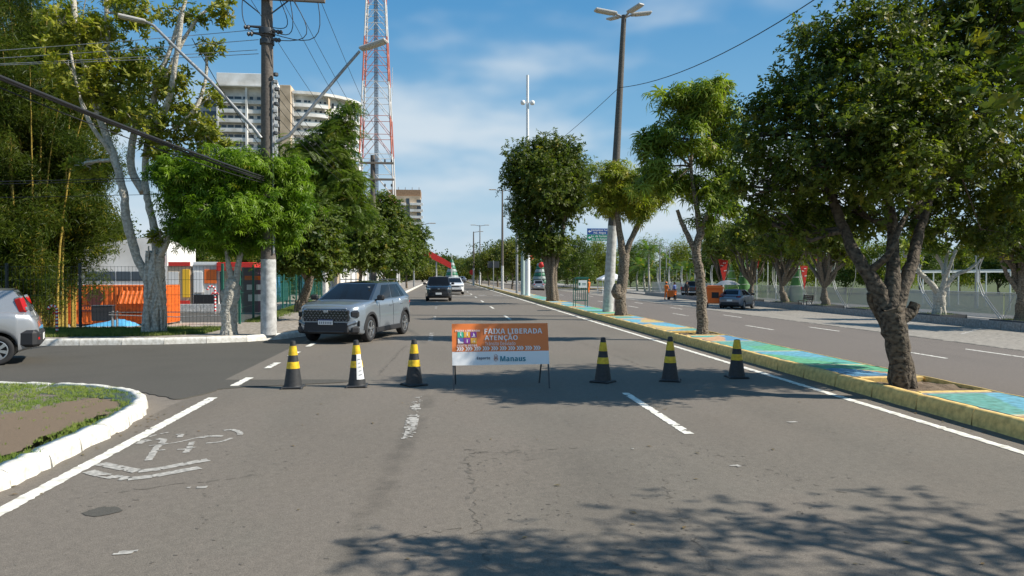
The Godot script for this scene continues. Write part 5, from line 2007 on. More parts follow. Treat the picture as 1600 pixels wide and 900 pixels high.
func build_trees() -> void:
	var green0 := Color(0.035, 0.075, 0.012)
	var green1 := Color(0.1, 0.16, 0.025)
	# --- the big dark tree on the median
	var A := V(6.56, 0.13, 9.9)
	pix_tree("median_tree", "big dark leafy tree with leaning forked trunk in the yellow-rimmed pit", A, 9.9, [
		[[[1410, 600, 0], [1404, 555, 0], [1397, 510, 0], [1392, 478, 0]], 0.17, 0.15],
		[[[1394, 500, 0], [1372, 455, 0.15], [1344, 408, 0.3], [1318, 360, 0.6], [1296, 290, 0.9], [1270, 220, 1.2]], 0.13, 0.04],
		[[[1393, 485, 0.02], [1396, 425, 0.2], [1394, 350, 0.5], [1385, 270, 0.8], [1384, 150, 0.9]], 0.12, 0.035],
		[[[1398, 490, 0], [1422, 420, 0.2], [1434, 370, 0.4], [1456, 300, 0.7], [1480, 200, 0.9]], 0.11, 0.035],
		[[[1399, 530, 0.1], [1380, 505, 0.2], [1364, 478, 0.2], [1357, 458, 0.15]], 0.075, 0.035],
		[[[1405, 500, 0.0], [1424, 486, 0.0], [1430, 474, 0.0]], 0.09, 0.07],
		[[[1356, 425, 0.25], [1390, 395, 0.0], [1420, 330, 0.2], [1500, 270, 0.6]], 0.06, 0.02]],
		[[1240, 220, 1.2, 85, 70], [1310, 140, 0.9, 95, 80], [1430, 110, 1.1, 95, 80], [1540, 140, 0.6, 100, 80], [1270, 300, 1.4, 75, 65], [1370, 250, 0.1, 90, 70],
		[1470, 280, 1.8, 90, 70], [1570, 290, 1.1, 85, 75], [1200, 270, 0.9, 45, 60], [1380, 50, 0.6, 85, 60], [1500, 40, 1.2, 90, 60], [1640, 230, 0.9, 100, 90], [1300, 70, 1.3, 70, 55],
		[1195, 180, 1.1, 40, 40], [1400, 190, 2.0, 110, 80], [1330, 330, 1.2, 60, 45], [1430, 345, 1.8, 60, 35], [1550, 360, 1.5, 60, 35], [1600, 60, 1.3, 90, 70], [1230, 130, 1.5, 45, 40], [1420, 250, -0.4, 80, 70], [1330, 200, -0.1, 80, 70], [1480, 180, -0.2, 80, 70], [1400, 120, -0.2, 80, 60], [1530, 230, 0.0, 70, 60], [1270, 260, 0.1, 60, 50], [1620, 20, 0.2, 90, 70], [1690, 120, 0.5, 90, 80], [1560, -20, 0.8, 90, 60], [1450, 0, 0.9, 70, 40], [1170, 215, 0.8, 26, 22], [1165, 290, 0.9, 24, 24], [1185, 340, 1.0, 30, 26], [1240, 365, 0.9, 40, 26]],
		{"bark": "bark_dark", "n": 13500, "leaf": "broad", "size": 0.075, "c0": Color(0.032, 0.058, 0.013), "c1": Color(0.125, 0.16, 0.028), "seed": 3, "stubs": [4, 5], "twigs": 9, "spread": 0.25, "clumps": 15})
	# --- its neighbour on the median beside the camera: its edge hangs into view and its shade falls on the road
	var N0 := V(6.75, 0.13, 1.9)
	var nb := []
	var r := RandomNumberGenerator.new()
	r.seed = 17
	var t := thing("median_tree", "near median tree whose outer leaves hang in from the corner", "tree", N0)
	put("trunk", limb([Vector3(0, -0.1, 0), Vector3(-0.1, 1.2, 0.05), Vector3(0.05, 2.4, 0)], 0.19, 0.15, 0.03, 4), M["bark_dark"], t)
	for k in 26:
		var a := TAU * k * 0.382
		var rad := 2.75 * sqrt((k + 0.5) / 26.0)
		var c := Vector3(7.25 + cos(a) * rad, 4.3 + 1.0 * (1.0 - rad / 3.0) + r.randf_range(-0.5, 0.5), -(1.75 + sin(a) * rad * 0.95))
		nb.append([c, Vector3(r.randf_range(0.5, 0.75), r.randf_range(0.35, 0.5), r.randf_range(0.5, 0.75))])
		put("limb", limb([Vector3(0.03, 2.3, 0), (c - N0) * 0.55 + Vector3(0, 0.9, 0), c - N0], 0.06, 0.012, 0.06, k), M["bark_dark"], t)
	for q in [[1590, 50, 4.0], [1640, 130, 3.9]]:      # low outer sprays
		var c := D(q[0], q[1], q[2])
		nb.append([c, Vector3(0.3, 0.24, 0.3)])
		put("limb", limb([Vector3(0.03, 2.3, 0), (c - N0) * 0.6 + Vector3(0, 0.7, 0), c - N0], 0.045, 0.01, 0.05, q[0]), M["bark_dark"], t)
	crown(t, N0, nb, 2500, "broad", 0.075, Color(0.06, 0.1, 0.015), Color(0.16, 0.18, 0.03), 9, {"clumps": 14, "yellow": 0.1})
	# --- two light mango trees and the dense round one
	pix_tree("median_tree", "slender open mango tree with drooping leaves on the median", V(6.98, 0.15, 19.2), 19.2, [
		[[[1097, 520, 0], [1096, 470, 0], [1094, 430, 0], [1088, 395, 0], [1094, 360, 0]], 0.16, 0.1],
		[[[1090, 405, 0], [1078, 375, 0], [1066, 350, 0.1], [1058, 328, 0.1]], 0.08, 0.05],
		[[[1093, 370, 0], [1088, 320, 0], [1080, 260, 0], [1084, 180, 0]], 0.08, 0.03],
		[[[1094, 362, 0], [1108, 330, -0.2], [1125, 290, -0.2], [1128, 240, 0]], 0.06, 0.025]],
		[[1062, 165, 0, 38, 28], [1102, 160, 0, 40, 30], [1132, 185, 0.2, 28, 30], [1035, 205, 0, 28, 26], [1022, 255, 0, 22, 34], [1075, 215, -0.4, 34, 26], [1108, 235, 0.3, 34, 24], [1125, 300, -0.2, 32, 26], [1082, 290, 0.4, 26, 24], [1050, 285, 0.1, 24, 22], [1100, 345, 0, 16, 14], [1140, 265, 0, 20, 18], [1005, 225, 0.2, 14, 20], [1010, 290, 0.3, 14, 18], [1150, 215, 0.1, 14, 20], [1120, 135, 0, 24, 14], [1085, 135, 0.2, 22, 12], [1145, 330, 0.2, 18, 14]],
		{"bark": "bark_brown", "n": 1250, "leaf": "mango", "size": 0.27, "c0": Color(0.07, 0.125, 0.02), "c1": Color(0.21, 0.27, 0.045), "seed": 5, "stubs": [1], "upright": 0.7, "yellow": 0.05, "clumps": 9, "spread": 0.3})
	pix_tree("median_tree", "yellow-green mango tree with a gnarled burl on its trunk", V(6.98, 0.15, 28.2), 28.2, [
		[[[970, 492, 0], [969, 460, 0], [974, 430, 0], [975, 395, 0]], 0.24, 0.19],
		[[[974, 400, 0], [968, 365, 0], [964, 330, 0], [956, 295, 0]], 0.16, 0.05],
		[[[976, 402, 0], [988, 370, 0], [1006, 335, 0], [1022, 300, 0]], 0.14, 0.05],
		[[[970, 464, -0.05], [962, 456, -0.12], [966, 444, -0.05]], 0.2, 0.16]],
		[[945, 280, 0, 24, 20], [970, 268, 0.3, 26, 18], [945, 308, 0, 24, 20], [985, 292, -0.4, 26, 20], [1010, 300, 0.2, 24, 22], [1030, 312, 0, 18, 16], [968, 318, 0.5, 26, 18], [1000, 325, -0.3, 24, 16], [1018, 275, 0, 18, 18], [935, 295, 0, 14, 18]],
		{"bark": "bark_brown", "n": 1300, "leaf": "mango", "size": 0.27, "c0": Color(0.09, 0.14, 0.02), "c1": Color(0.24, 0.26, 0.04), "seed": 8, "stubs": [3], "upright": 0.7, "yellow": 0.1, "clumps": 8, "spread": 0.32})
	pix_tree("median_tree", "dense tall rounded tree with fused trunks farther along the median", V(6.69, 0.15, 44.2), 44.2, [
		[[[863, 470, 0], [861, 440, 0], [859, 405, 0]], 0.25, 0.2],
		[[[858, 470, -0.1], [856, 430, -0.1], [846, 385, 0], [838, 330, 0]], 0.2, 0.08], [[[869, 470, 0.1], [866, 430, 0], [876, 385, 0], [884, 330, 0]], 0.2, 0.08], [[[864, 469, -0.25], [863, 430, -0.2], [866, 390, -0.2]], 0.16, 0.1], [[[859, 410, 0], [858, 360, 0.3], [858, 280, 0]], 0.2, 0.08]],
		[[822, 250, 0, 34, 30], [880, 245, 0, 38, 32], [902, 280, 0, 24, 34], [830, 300, 0.5, 40, 40], [882, 310, 0, 42, 40], [850, 360, 0, 40, 34], [858, 280, -1.0, 46, 44], [812, 275, 0.4, 24, 32], [845, 235, 0.4, 26, 22], [888, 232, 0, 22, 18], [870, 390, 0.3, 30, 18], [835, 378, 0, 28, 22], [862, 300, 1.2, 48, 50], [822, 340, 0, 24, 24]],
		{"bark": "bark_brown", "n": 7000, "leaf": "broad", "size": 0.17, "c0": Color(0.036, 0.068, 0.015), "c1": Color(0.115, 0.15, 0.028), "seed": 13, "clumps": 24, "spread": 0.25, "twigs": 3})
	# --- more trees down the median
	for q in [[88.0, 5.9, 1.7, 2.3, 800.0], [98.0, 5.4, 1.8, 2.2, 778.0], [110.0, 5.0, 1.8, 1.9, 764.0], [122.0, 5.0, 1.6, 2.0, 752.0], [140.0, 5.5, 1.5, 2.3, 745.0]]:
		auto_tree("small_median_tree", "small round-crowned tree in the row far down the median", V(D(q[4], 440, q[0]).x, 0.2, q[0]), q[1], q[2], q[3], {"n": 700, "leaf": "far", "size": 0.3, "c0": Color(0.05, 0.08, 0.02), "c1": Color(0.13, 0.15, 0.04), "seed": int(q[0]), "trunk_r": 0.14, "group": "trees far down the median"})
	# --- left: grey fig at the corner
	var Fb := G(240, 521, 0.13)
	var fd := -Fb.z
	var fig := pix_tree("fig_tree", "pale grey strangler fig with a fluted trunk and sparse leaf tufts", Fb, fd, [
		[[[240, 521, 0], [241, 480, 0], [243, 430, 0], [246, 395, 0]], 0.19, 0.22],
		[[[232, 440, 0], [214, 400, 0], [199, 350, -0.1], [193, 300, -0.1], [180, 250, 0], [158, 190, 0.2], [135, 110, 0.3], [116, 20, 0.3], [112, -40, 0.3]], 0.125, 0.075],
		[[[246, 400, 0], [240, 350, 0.1], [231, 310, 0.1], [226, 270, 0.2], [232, 210, 0.2], [243, 140, 0.1], [268, 70, 0], [290, 0, 0]], 0.12, 0.05],
		[[[224, 300, 0.2], [205, 260, 0.4], [212, 200, 0.6], [240, 160, 0.7], [255, 100, 0.8]], 0.12, 0.05],
		[[[232, 215, 0.2], [262, 160, -0.3], [275, 90, -0.5], [285, 20, -0.6]], 0.1, 0.05],
		[[[255, 130, 0], [288, 60, 0], [318, 20, 0.2], [360, 0, 0.3]], 0.06, 0.03],
		[[[270, 200, 0], [305, 170, 0.1], [322, 120, 0.2], [322, 70, 0.2]], 0.07, 0.03],
		[[[152, 175, 0.2], [168, 100, 0.4], [166, 20, 0.4], [165, -30, 0.4]], 0.07, 0.05],
		[[[174, 240, 0], [140, 190, -0.3], [122, 140, -0.4], [110, 80, -0.5]], 0.07, 0.03],
		[[[250, 400, -0.1], [264, 370, -0.2], [268, 348, -0.2]], 0.1, 0.06]],
		[[150, 60, 0.3, 38, 34], [205, 90, 0.2, 42, 30], [170, 140, 0.4, 42, 28], [240, 130, 0, 34, 26], [275, 130, 0.3, 24, 22], [300, 200, 0.2, 32, 24], [330, 220, 0, 22, 20], [225, 190, -0.3, 36, 28], [190, 180, 0.5, 34, 26], [120, 120, -0.2, 36, 34], [330, 70, 0.2, 22, 14], [352, 20, 0.2, 24, 16], [285, 165, 0.6, 26, 18], [130, 258, 0.3, 24, 14], [255, 230, 0.2, 30, 22], [310, 245, 0, 30, 18], [280, 25, 0, 30, 18], [215, 20, 0.4, 36, 22], [330, 150, 0.3, 14, 14], [95, 40, 0.3, 30, 40], [247, 370, -0.2, 16, 14]],
		{"bark": "bark_grey", "n": 2050, "leaf": "tuft", "size": 0.165, "c0": Color(0.085, 0.125, 0.02), "c1": Color(0.25, 0.27, 0.04), "seed": 21, "clumps": 9, "spread": 0.3, "yellow": 0.06, "twigs": 8})
	for k in 22:         # aerial roots fused down the trunk
		var a := TAU * k / 22.0 + 0.25 * sin(k * 7.3)
		var rr := 0.23 + 0.03 * sin(k * 2.1)
		var pts := []
		for i in 8:
			var u := i / 7.0
			var aa := a + sin(u * 4.0 + k * 1.9) * 0.45
			pts.append(Vector3(cos(aa) * (rr + 0.06 * u * u - 0.02), (2.0 + 0.5 * sin(k * 3.7)) * (1.0 - u) - 0.05, sin(aa) * (rr + 0.06 * u * u - 0.02)) + Vector3(0.08 * (1.0 - u), 0, 0))
		put("aerial_root", limb(pts, 0.02 + 0.02 * (k % 3), 0.035 + 0.012 * (k % 4), 0.02, k), M["bark_grey"], fig)
	# --- left: lopped mango beside the pole
	var Mb := G(358, 523, 0.13)
	pix_tree("mango_tree", "low bright green mango tree with a lopped pale trunk beside the pole", Mb, -Mb.z, [
		[[[358, 523, 0], [357, 490, 0], [361, 460, 0], [366, 442, 0]], 0.21, 0.19],
		[[[364, 446, 0], [358, 420, 0], [355, 400, 0], [350, 370, 0.1]], 0.09, 0.05],
		[[[368, 446, 0], [372, 415, 0], [378, 385, 0], [388, 350, 0]], 0.1, 0.05],
		[[[356, 480, 0.1], [350, 462, 0.1], [352, 455, 0.05]], 0.09, 0.08]],
		[[290, 285, 0, 46, 34], [340, 270, -0.3, 50, 34], [395, 265, 0, 50, 34], [440, 285, 0.2, 40, 36], [300, 325, 0.3, 40, 30], [360, 330, -0.6, 56, 36], [425, 330, 0, 48, 34], [455, 310, 0.2, 28, 32], [330, 370, 0.3, 40, 24], [395, 375, 0.2, 44, 24], [265, 265, 0, 24, 22], [440, 365, 0.3, 30, 20], [372, 300, 0.9, 60, 40], [290, 360, 0.4, 26, 22], [455, 265, 0, 20, 18]],
		{"bark": "bark_grey", "n": 5600, "leaf": "mango", "size": 0.2, "c0": Color(0.05, 0.115, 0.01), "c1": Color(0.15, 0.25, 0.024), "seed": 30, "stubs": [3], "upright": 0.7, "clumps": 16, "spread": 0.28, "yellow": 0.01})
	# --- left row
	var row := [[27.0, -4.95, 4.3, 1.55, 1.5, 3400, "dark round-crowned street tree right behind the silver car"], [42.0, -4.5, 5.5, 1.9, 1.5, 3200, "round-crowned street tree second in the row along the pavement"], [60.0, -4.7, 8.2, 2.0, 2.5, 3600, "tallest round street tree in the row along the left pavement"], [92.0, -4.3, 8.2, 2.2, 3.1, 2600, "last round street tree before the red banner"]]
	for q in row:
		auto_tree("street_tree", q[6], V(q[1], 0.13, q[0]), q[2], q[3], q[4], {"n": q[5], "leaf": "broad", "size": 0.1 + q[0] * 0.0022, "c0": Color(0.035, 0.07, 0.012), "c1": Color(0.11, 0.15, 0.03), "seed": int(q[0] * 3), "blobs": 16, "low": 0.3, "trunk_r": 0.15, "clumps": 20, "spread": 0.28, "group": "street trees along the left pavement"})
	pix_tree("feathery_tree", "tall feathery-leaved tree towering behind the utility pole", V(-6.2, 0.13, 33.0), 33.0, [
		[[[482, 490, 0], [486, 420, 0], [490, 340, 0], [498, 260, 0]], 0.24, 0.12], [[[496, 280, 0], [512, 230, 0], [525, 190, 0], [545, 165, 0]], 0.1, 0.03], [[[490, 330, 0], [475, 280, 0], [460, 240, 0]], 0.1, 0.04], [[[494, 300, 0], [525, 280, 0.3], [550, 260, 0.3]], 0.09, 0.03]],
		[[470, 240, 0, 32, 24], [505, 230, 0.2, 32, 24], [530, 190, 0, 24, 18], [548, 172, 0.1, 14, 10], [545, 210, 0.1, 16, 12], [525, 240, 0, 26, 20], [480, 285, -0.4, 40, 28], [525, 290, 0, 38, 28], [550, 285, 0, 20, 26], [500, 330, 0, 44, 28], [545, 330, 0, 26, 24], [455, 290, 0, 22, 24], [515, 270, 0.8, 44, 40], [520, 205, 0, 18, 14]],
		{"bark": "bark_brown", "n": 2600, "leaf": "frond", "size": 0.42, "c0": Color(0.045, 0.095, 0.015), "c1": Color(0.13, 0.19, 0.03), "seed": 44, "clumps": 14, "upright": 0.55, "spread": 0.28})
	# --- bamboo
	for q in [[55.0, 27.5, 30, "tall yellow-caned bamboo clump at the edge behind the fence"], [92.0, 29.5, 22, "yellow-caned bamboo clump beside the orange container"]]:
		var bb := V(D(q[0], 480, q[1]).x, yard_y(0, q[1]), q[1])
		t = thing("bamboo_clump", q[3], "bamboo", bb, 0.0, "bamboo clumps")
		r.seed = int(q[0])
		var bl := []
		for k in q[2]:
			var a := r.randf() * TAU
			var b0 := Vector3(cos(a), 0, sin(a)) * r.randf() * 1.0
			var hh := r.randf_range(8.5, 14.0)
			var lean := Vector3(cos(a), 0, sin(a)) * r.randf_range(0.3, 2.0)
			var pts := []
			for i in 7:
				var u := i / 6.0
				pts.append(b0 + Vector3.UP * hh * u * (1.0 - 0.1 * u * u) + lean * u * u)
			put("cane", limb(pts, r.randf_range(0.035, 0.06), 0.012, 0.02, k), M["bamboo_cane"], t)
			for i in range(1 if k % 2 else 2, 7):
				if r.randf() < 0.85 and (q[0] < 80.0 or pts[i].y > 2.9):
					bl.append([bb + pts[i] + Vector3(r.randfn(), r.randfn() * 0.6, r.randfn()) * 0.5, Vector3(r.randf_range(0.45, 0.85), r.randf_range(0.35, 0.7), r.randf_range(0.45, 0.85))])
		for k in (16 if q[0] < 80.0 else 0):        # low drooping sprays
			var a := r.randf() * TAU
			bl.append([bb + Vector3(cos(a) * 1.7, r.randf_range(1.4, 4.5), sin(a) * 1.5), Vector3(0.6, 0.55, 0.6)])
		crown(t, bb, bl, 9000, "bamboo", 0.2, Color(0.02, 0.045, 0.008), Color(0.085, 0.12, 0.018), int(q[0]), {"clumps": 8, "upright": 0.35, "spread": 0.35, "yellow": 0.05})
	# --- right: promenade trees in planters
	var pt := [[1598.0, 275.0, 80.0, 1800, "leafy promenade tree in the planter by the park edge"], [1290.0, 322.0, 50.0, 1300, "spreading promenade tree between the bench and the dark trunk"], [1228.0, 318.0, 54.0, 1400, "spreading promenade tree beside the bench"], [1172.0, 332.0, 44.0, 1300, "promenade tree standing right behind the grey hatchback"], [1128.0, 345.0, 34.0, 1100, "promenade tree beside the orange cart"]]
	for i in pt.size():
		var q: Array = pt[i]
		var d := d_at(q[0], 27.2)
		auto_tree("promenade_tree", q[4], V(27.2, -0.45, d), D(q[0], q[1], d).y + 0.45, D(q[0], 408, d).y + 0.45, q[2] * mpp(d) * 1.15, {"n": q[3], "leaf": "broad", "size": 0.16 + 0.0012 * d, "c0": Color(0.06, 0.095, 0.02), "c1": Color(0.17, 0.2, 0.042), "seed": 60 + i, "blobs": 14, "low": 0.35, "trunk_r": 0.34, "fork_h": 1.5, "clumps": 10, "spread": 0.32, "bark": "bark_brown", "group": "promenade trees in planters"})
		planter(V(27.2, -0.58, d))
	# the bare frangipani
	var fd2 := d_at(1468.0, 27.2)
	pix_tree("frangipani_tree", "nearly bare pale-limbed frangipani in the planter before the veiled railing", V(27.2, -0.45, fd2), fd2, [
		[[[1468, 492, 0], [1468, 470, 0], [1470, 455, 0]], 0.34, 0.28],
		[[[1468, 460, 0], [1450, 438, 0], [1436, 425, 0], [1425, 405, 0], [1412, 400, 0]], 0.17, 0.07],
		[[[1470, 458, 0], [1476, 435, 0], [1470, 410, 0.3], [1452, 385, 0.3], [1440, 360, 0.2]], 0.16, 0.05],
		[[[1472, 458, 0], [1490, 432, 0], [1515, 420, 0], [1540, 400, 0.2]], 0.16, 0.05],
		[[[1476, 438, 0], [1488, 405, -0.3], [1500, 380, -0.3], [1520, 365, -0.2]], 0.11, 0.04],
		[[[1474, 430, 0], [1480, 395, 0.5], [1478, 365, 0.6], [1482, 345, 0.6]], 0.11, 0.04]],
		[[1415, 385, 0, 16, 14], [1440, 365, 0, 18, 14], [1480, 350, 0.3, 20, 12], [1520, 370, 0, 20, 12], [1545, 392, 0, 16, 10], [1460, 385, 0.4, 20, 14], [1505, 395, 0.3, 18, 12], [1430, 405, 0, 12, 10]],
		{"bark": "bark_grey", "n": 300, "leaf": "tuft", "size": 0.3, "c0": Color(0.08, 0.12, 0.02), "c1": Color(0.2, 0.24, 0.05), "seed": 77, "twigs": 12, "twig": 1.0, "clumps": 6})
	planter(V(27.2, -0.58, fd2))
	planter(V(27.2, -0.58, d_at(1355.0, 27.2)))
	# --- park trees behind the plaza and railing
	var specs := [[900, 115, 380, 30, 0], [935, 124, 385, 34, 1], [985, 130, 392, 36, 0], [1065, 128, 388, 40, 1], [1105, 118, 382, 34, 0], [1150, 116, 390, 34, 1], [1200, 100, 375, 40, 0], [1255, 104, 385, 42, 1], [1320, 92, 380, 44, 0], [1385, 88, 384, 46, 1], [1440, 96, 396, 40, 0], [1500, 98, 402, 36, 1], [1560, 84, 380, 44, 0], [1630, 80, 370, 50, 1], [1010, 150, 380, 40, 1]]
	for q in specs:
		var b := V(D(q[0], 440, q[1]).x, -0.62, q[1])
		auto_tree("park_tree", ["dark green bushy park tree beyond the promenade", "lighter yellow-green park tree beyond the promenade"][q[4]], b, D(q[0], q[2] - 15, q[1]).y + 0.62, 0.8, q[3] * mpp(q[1]) * 1.1, {"n": 900, "leaf": "far", "size": 0.26, "c0": [Color(0.03, 0.06, 0.014), Color(0.07, 0.11, 0.018)][q[4]], "c1": [Color(0.08, 0.12, 0.025), Color(0.17, 0.2, 0.035)][q[4]], "seed": int(q[0]), "blobs": 10, "low": 0.45, "group": "park trees beyond the promenade"})
	for q in [[1015, 100, 385, 3], [1008, 104, 412, 4], [1048, 106, 415, 5], [996, 108, 410, 6], [1075, 102, 418, 8]]:
		palm("coconut palm with arching fronds among the park trees", V(D(q[0], 440, q[1]).x, -0.62, q[1]), maxf(1.8, D(q[0], q[2], q[1]).y), q[3], 4.2)
	# --- round dome tree and others at the road's end, and the left background
	for q in [[790, 190, 372, 62, 0], [845, 170, 385, 40, 1], [700, 260, 400, 30, 0], [730, 230, 405, 30, 1], [650, 240, 400, 40, 0], [610, 200, 395, 40, 1], [885, 150, 395, 34, 0], [660, 180, 415, 26, 1], [930, 160, 398, 40, 0],
			[285, 82, 352, 34, 0], [330, 95, 365, 30, 1], [240, 100, 365, 36, 0], [395, 100, 372, 40, 1], [430, 110, 385, 30, 0], [180, 95, 340, 40, 0], [110, 80, 350, 50, 0], [30, 75, 330, 60, 0], [520, 120, 385, 40, 0], [470, 90, 380, 34, 1]]:
		var gy := 0.0 if q[0] > 560 else -1.4
		var b := V(D(q[0], 440, q[1]).x, gy, q[1])
		auto_tree("background_tree", ["dark green distant tree closing the view", "paler green distant tree closing the view"][q[4]], b, D(q[0], q[2], q[1]).y - gy, 1.2, q[3] * mpp(q[1]) * 1.15, {"n": 900, "leaf": "far", "size": 0.3 + q[1] * 0.0012, "c0": [Color(0.028, 0.055, 0.014), Color(0.06, 0.09, 0.02)][q[4]], "c1": [Color(0.08, 0.11, 0.028), Color(0.14, 0.165, 0.04)][q[4]], "seed": int(q[0]) + 7, "blobs": 11, "low": 0.5, "trunk_r": 0.3, "group": "distant trees closing the view"})
	# far wood along the horizon, one mass
	var bl2 := []
	r.seed = 99
	for k in 190:
		var px := r.randf_range(-400, 2000)
		var dd := r.randf_range(260, 420)
		bl2.append([D(px, 440, dd) * Vector3(1, 0, 1) + Vector3.UP * r.randf_range(1.5, 7.0), Vector3(r.randf_range(5, 10), r.randf_range(3, 5.5), r.randf_range(5, 9))])
	var wood := thing("far_wood", "low wooded skyline along the horizon", "wood")
	wood.set_meta("kind", "stuff")
	crown(wood, Vector3.ZERO, bl2, 9000, "far", 1.5, Color(0.03, 0.055, 0.018), Color(0.08, 0.11, 0.035), 5, {"clumps": 12})

func planter(p: Vector3) -> void:
	var t := thing("planter", "low dark slate planter box around a promenade tree", "planter", p, 0.0, "slate planters on the promenade")
	var mb := MB.new()
	for s in [-1, 1]:
		mb.box(Vector3(s * 0.72, 0.1, 0), Vector3(0.12, 0.26, 2.3), Basis(), 0.01)
		mb.box(Vector3(0, 0.1, s * 1.1), Vector3(1.32, 0.255, 0.12), Basis(), 0.01)
	put("rim", mb, mat("slate", Color(0.09, 0.095, 0.1), 0.85, TX["stains"], 0.8), t)
	mb = MB.new()
	mb.box(Vector3(0, 0.08, 0), Vector3(1.32, 0.2, 2.08))
	put("soil", mb, M["soil_grass"], t)
	var r := RandomNumberGenerator.new()
	r.seed = int(p.z * 10)
	var bl := []
	for k in 7:
		bl.append([p + Vector3(r.randf_range(-0.55, 0.55), 0.2, r.randf_range(-0.95, 0.95)), Vector3(0.25, 0.07, 0.25)])
	var mm := MB.new()
	for k in 260:
		var q: Array = bl[k % 7]
		var o: Vector3 = q[0] - p + Vector3(r.randfn() * 0.2, 0, r.randfn() * 0.25)
		o.x = clampf(o.x, -0.64, 0.64)
		o.z = clampf(o.z, -1.0, 1.0)
		o.y = 0.18
		var a := r.randf() * TAU
		mm.col = Color(0.1, 0.15, 0.03).lerp(Color(0.2, 0.22, 0.06), r.randf())
		mm.tri(o, o + Vector3(cos(a), 0, sin(a)) * 0.02, o + Vector3(r.randfn() * 0.05, r.randf_range(0.06, 0.16), r.randfn() * 0.05))
	var g := put("grass_blades", mm, M["grass"], t)
	g.set_meta("kind", "stuff")


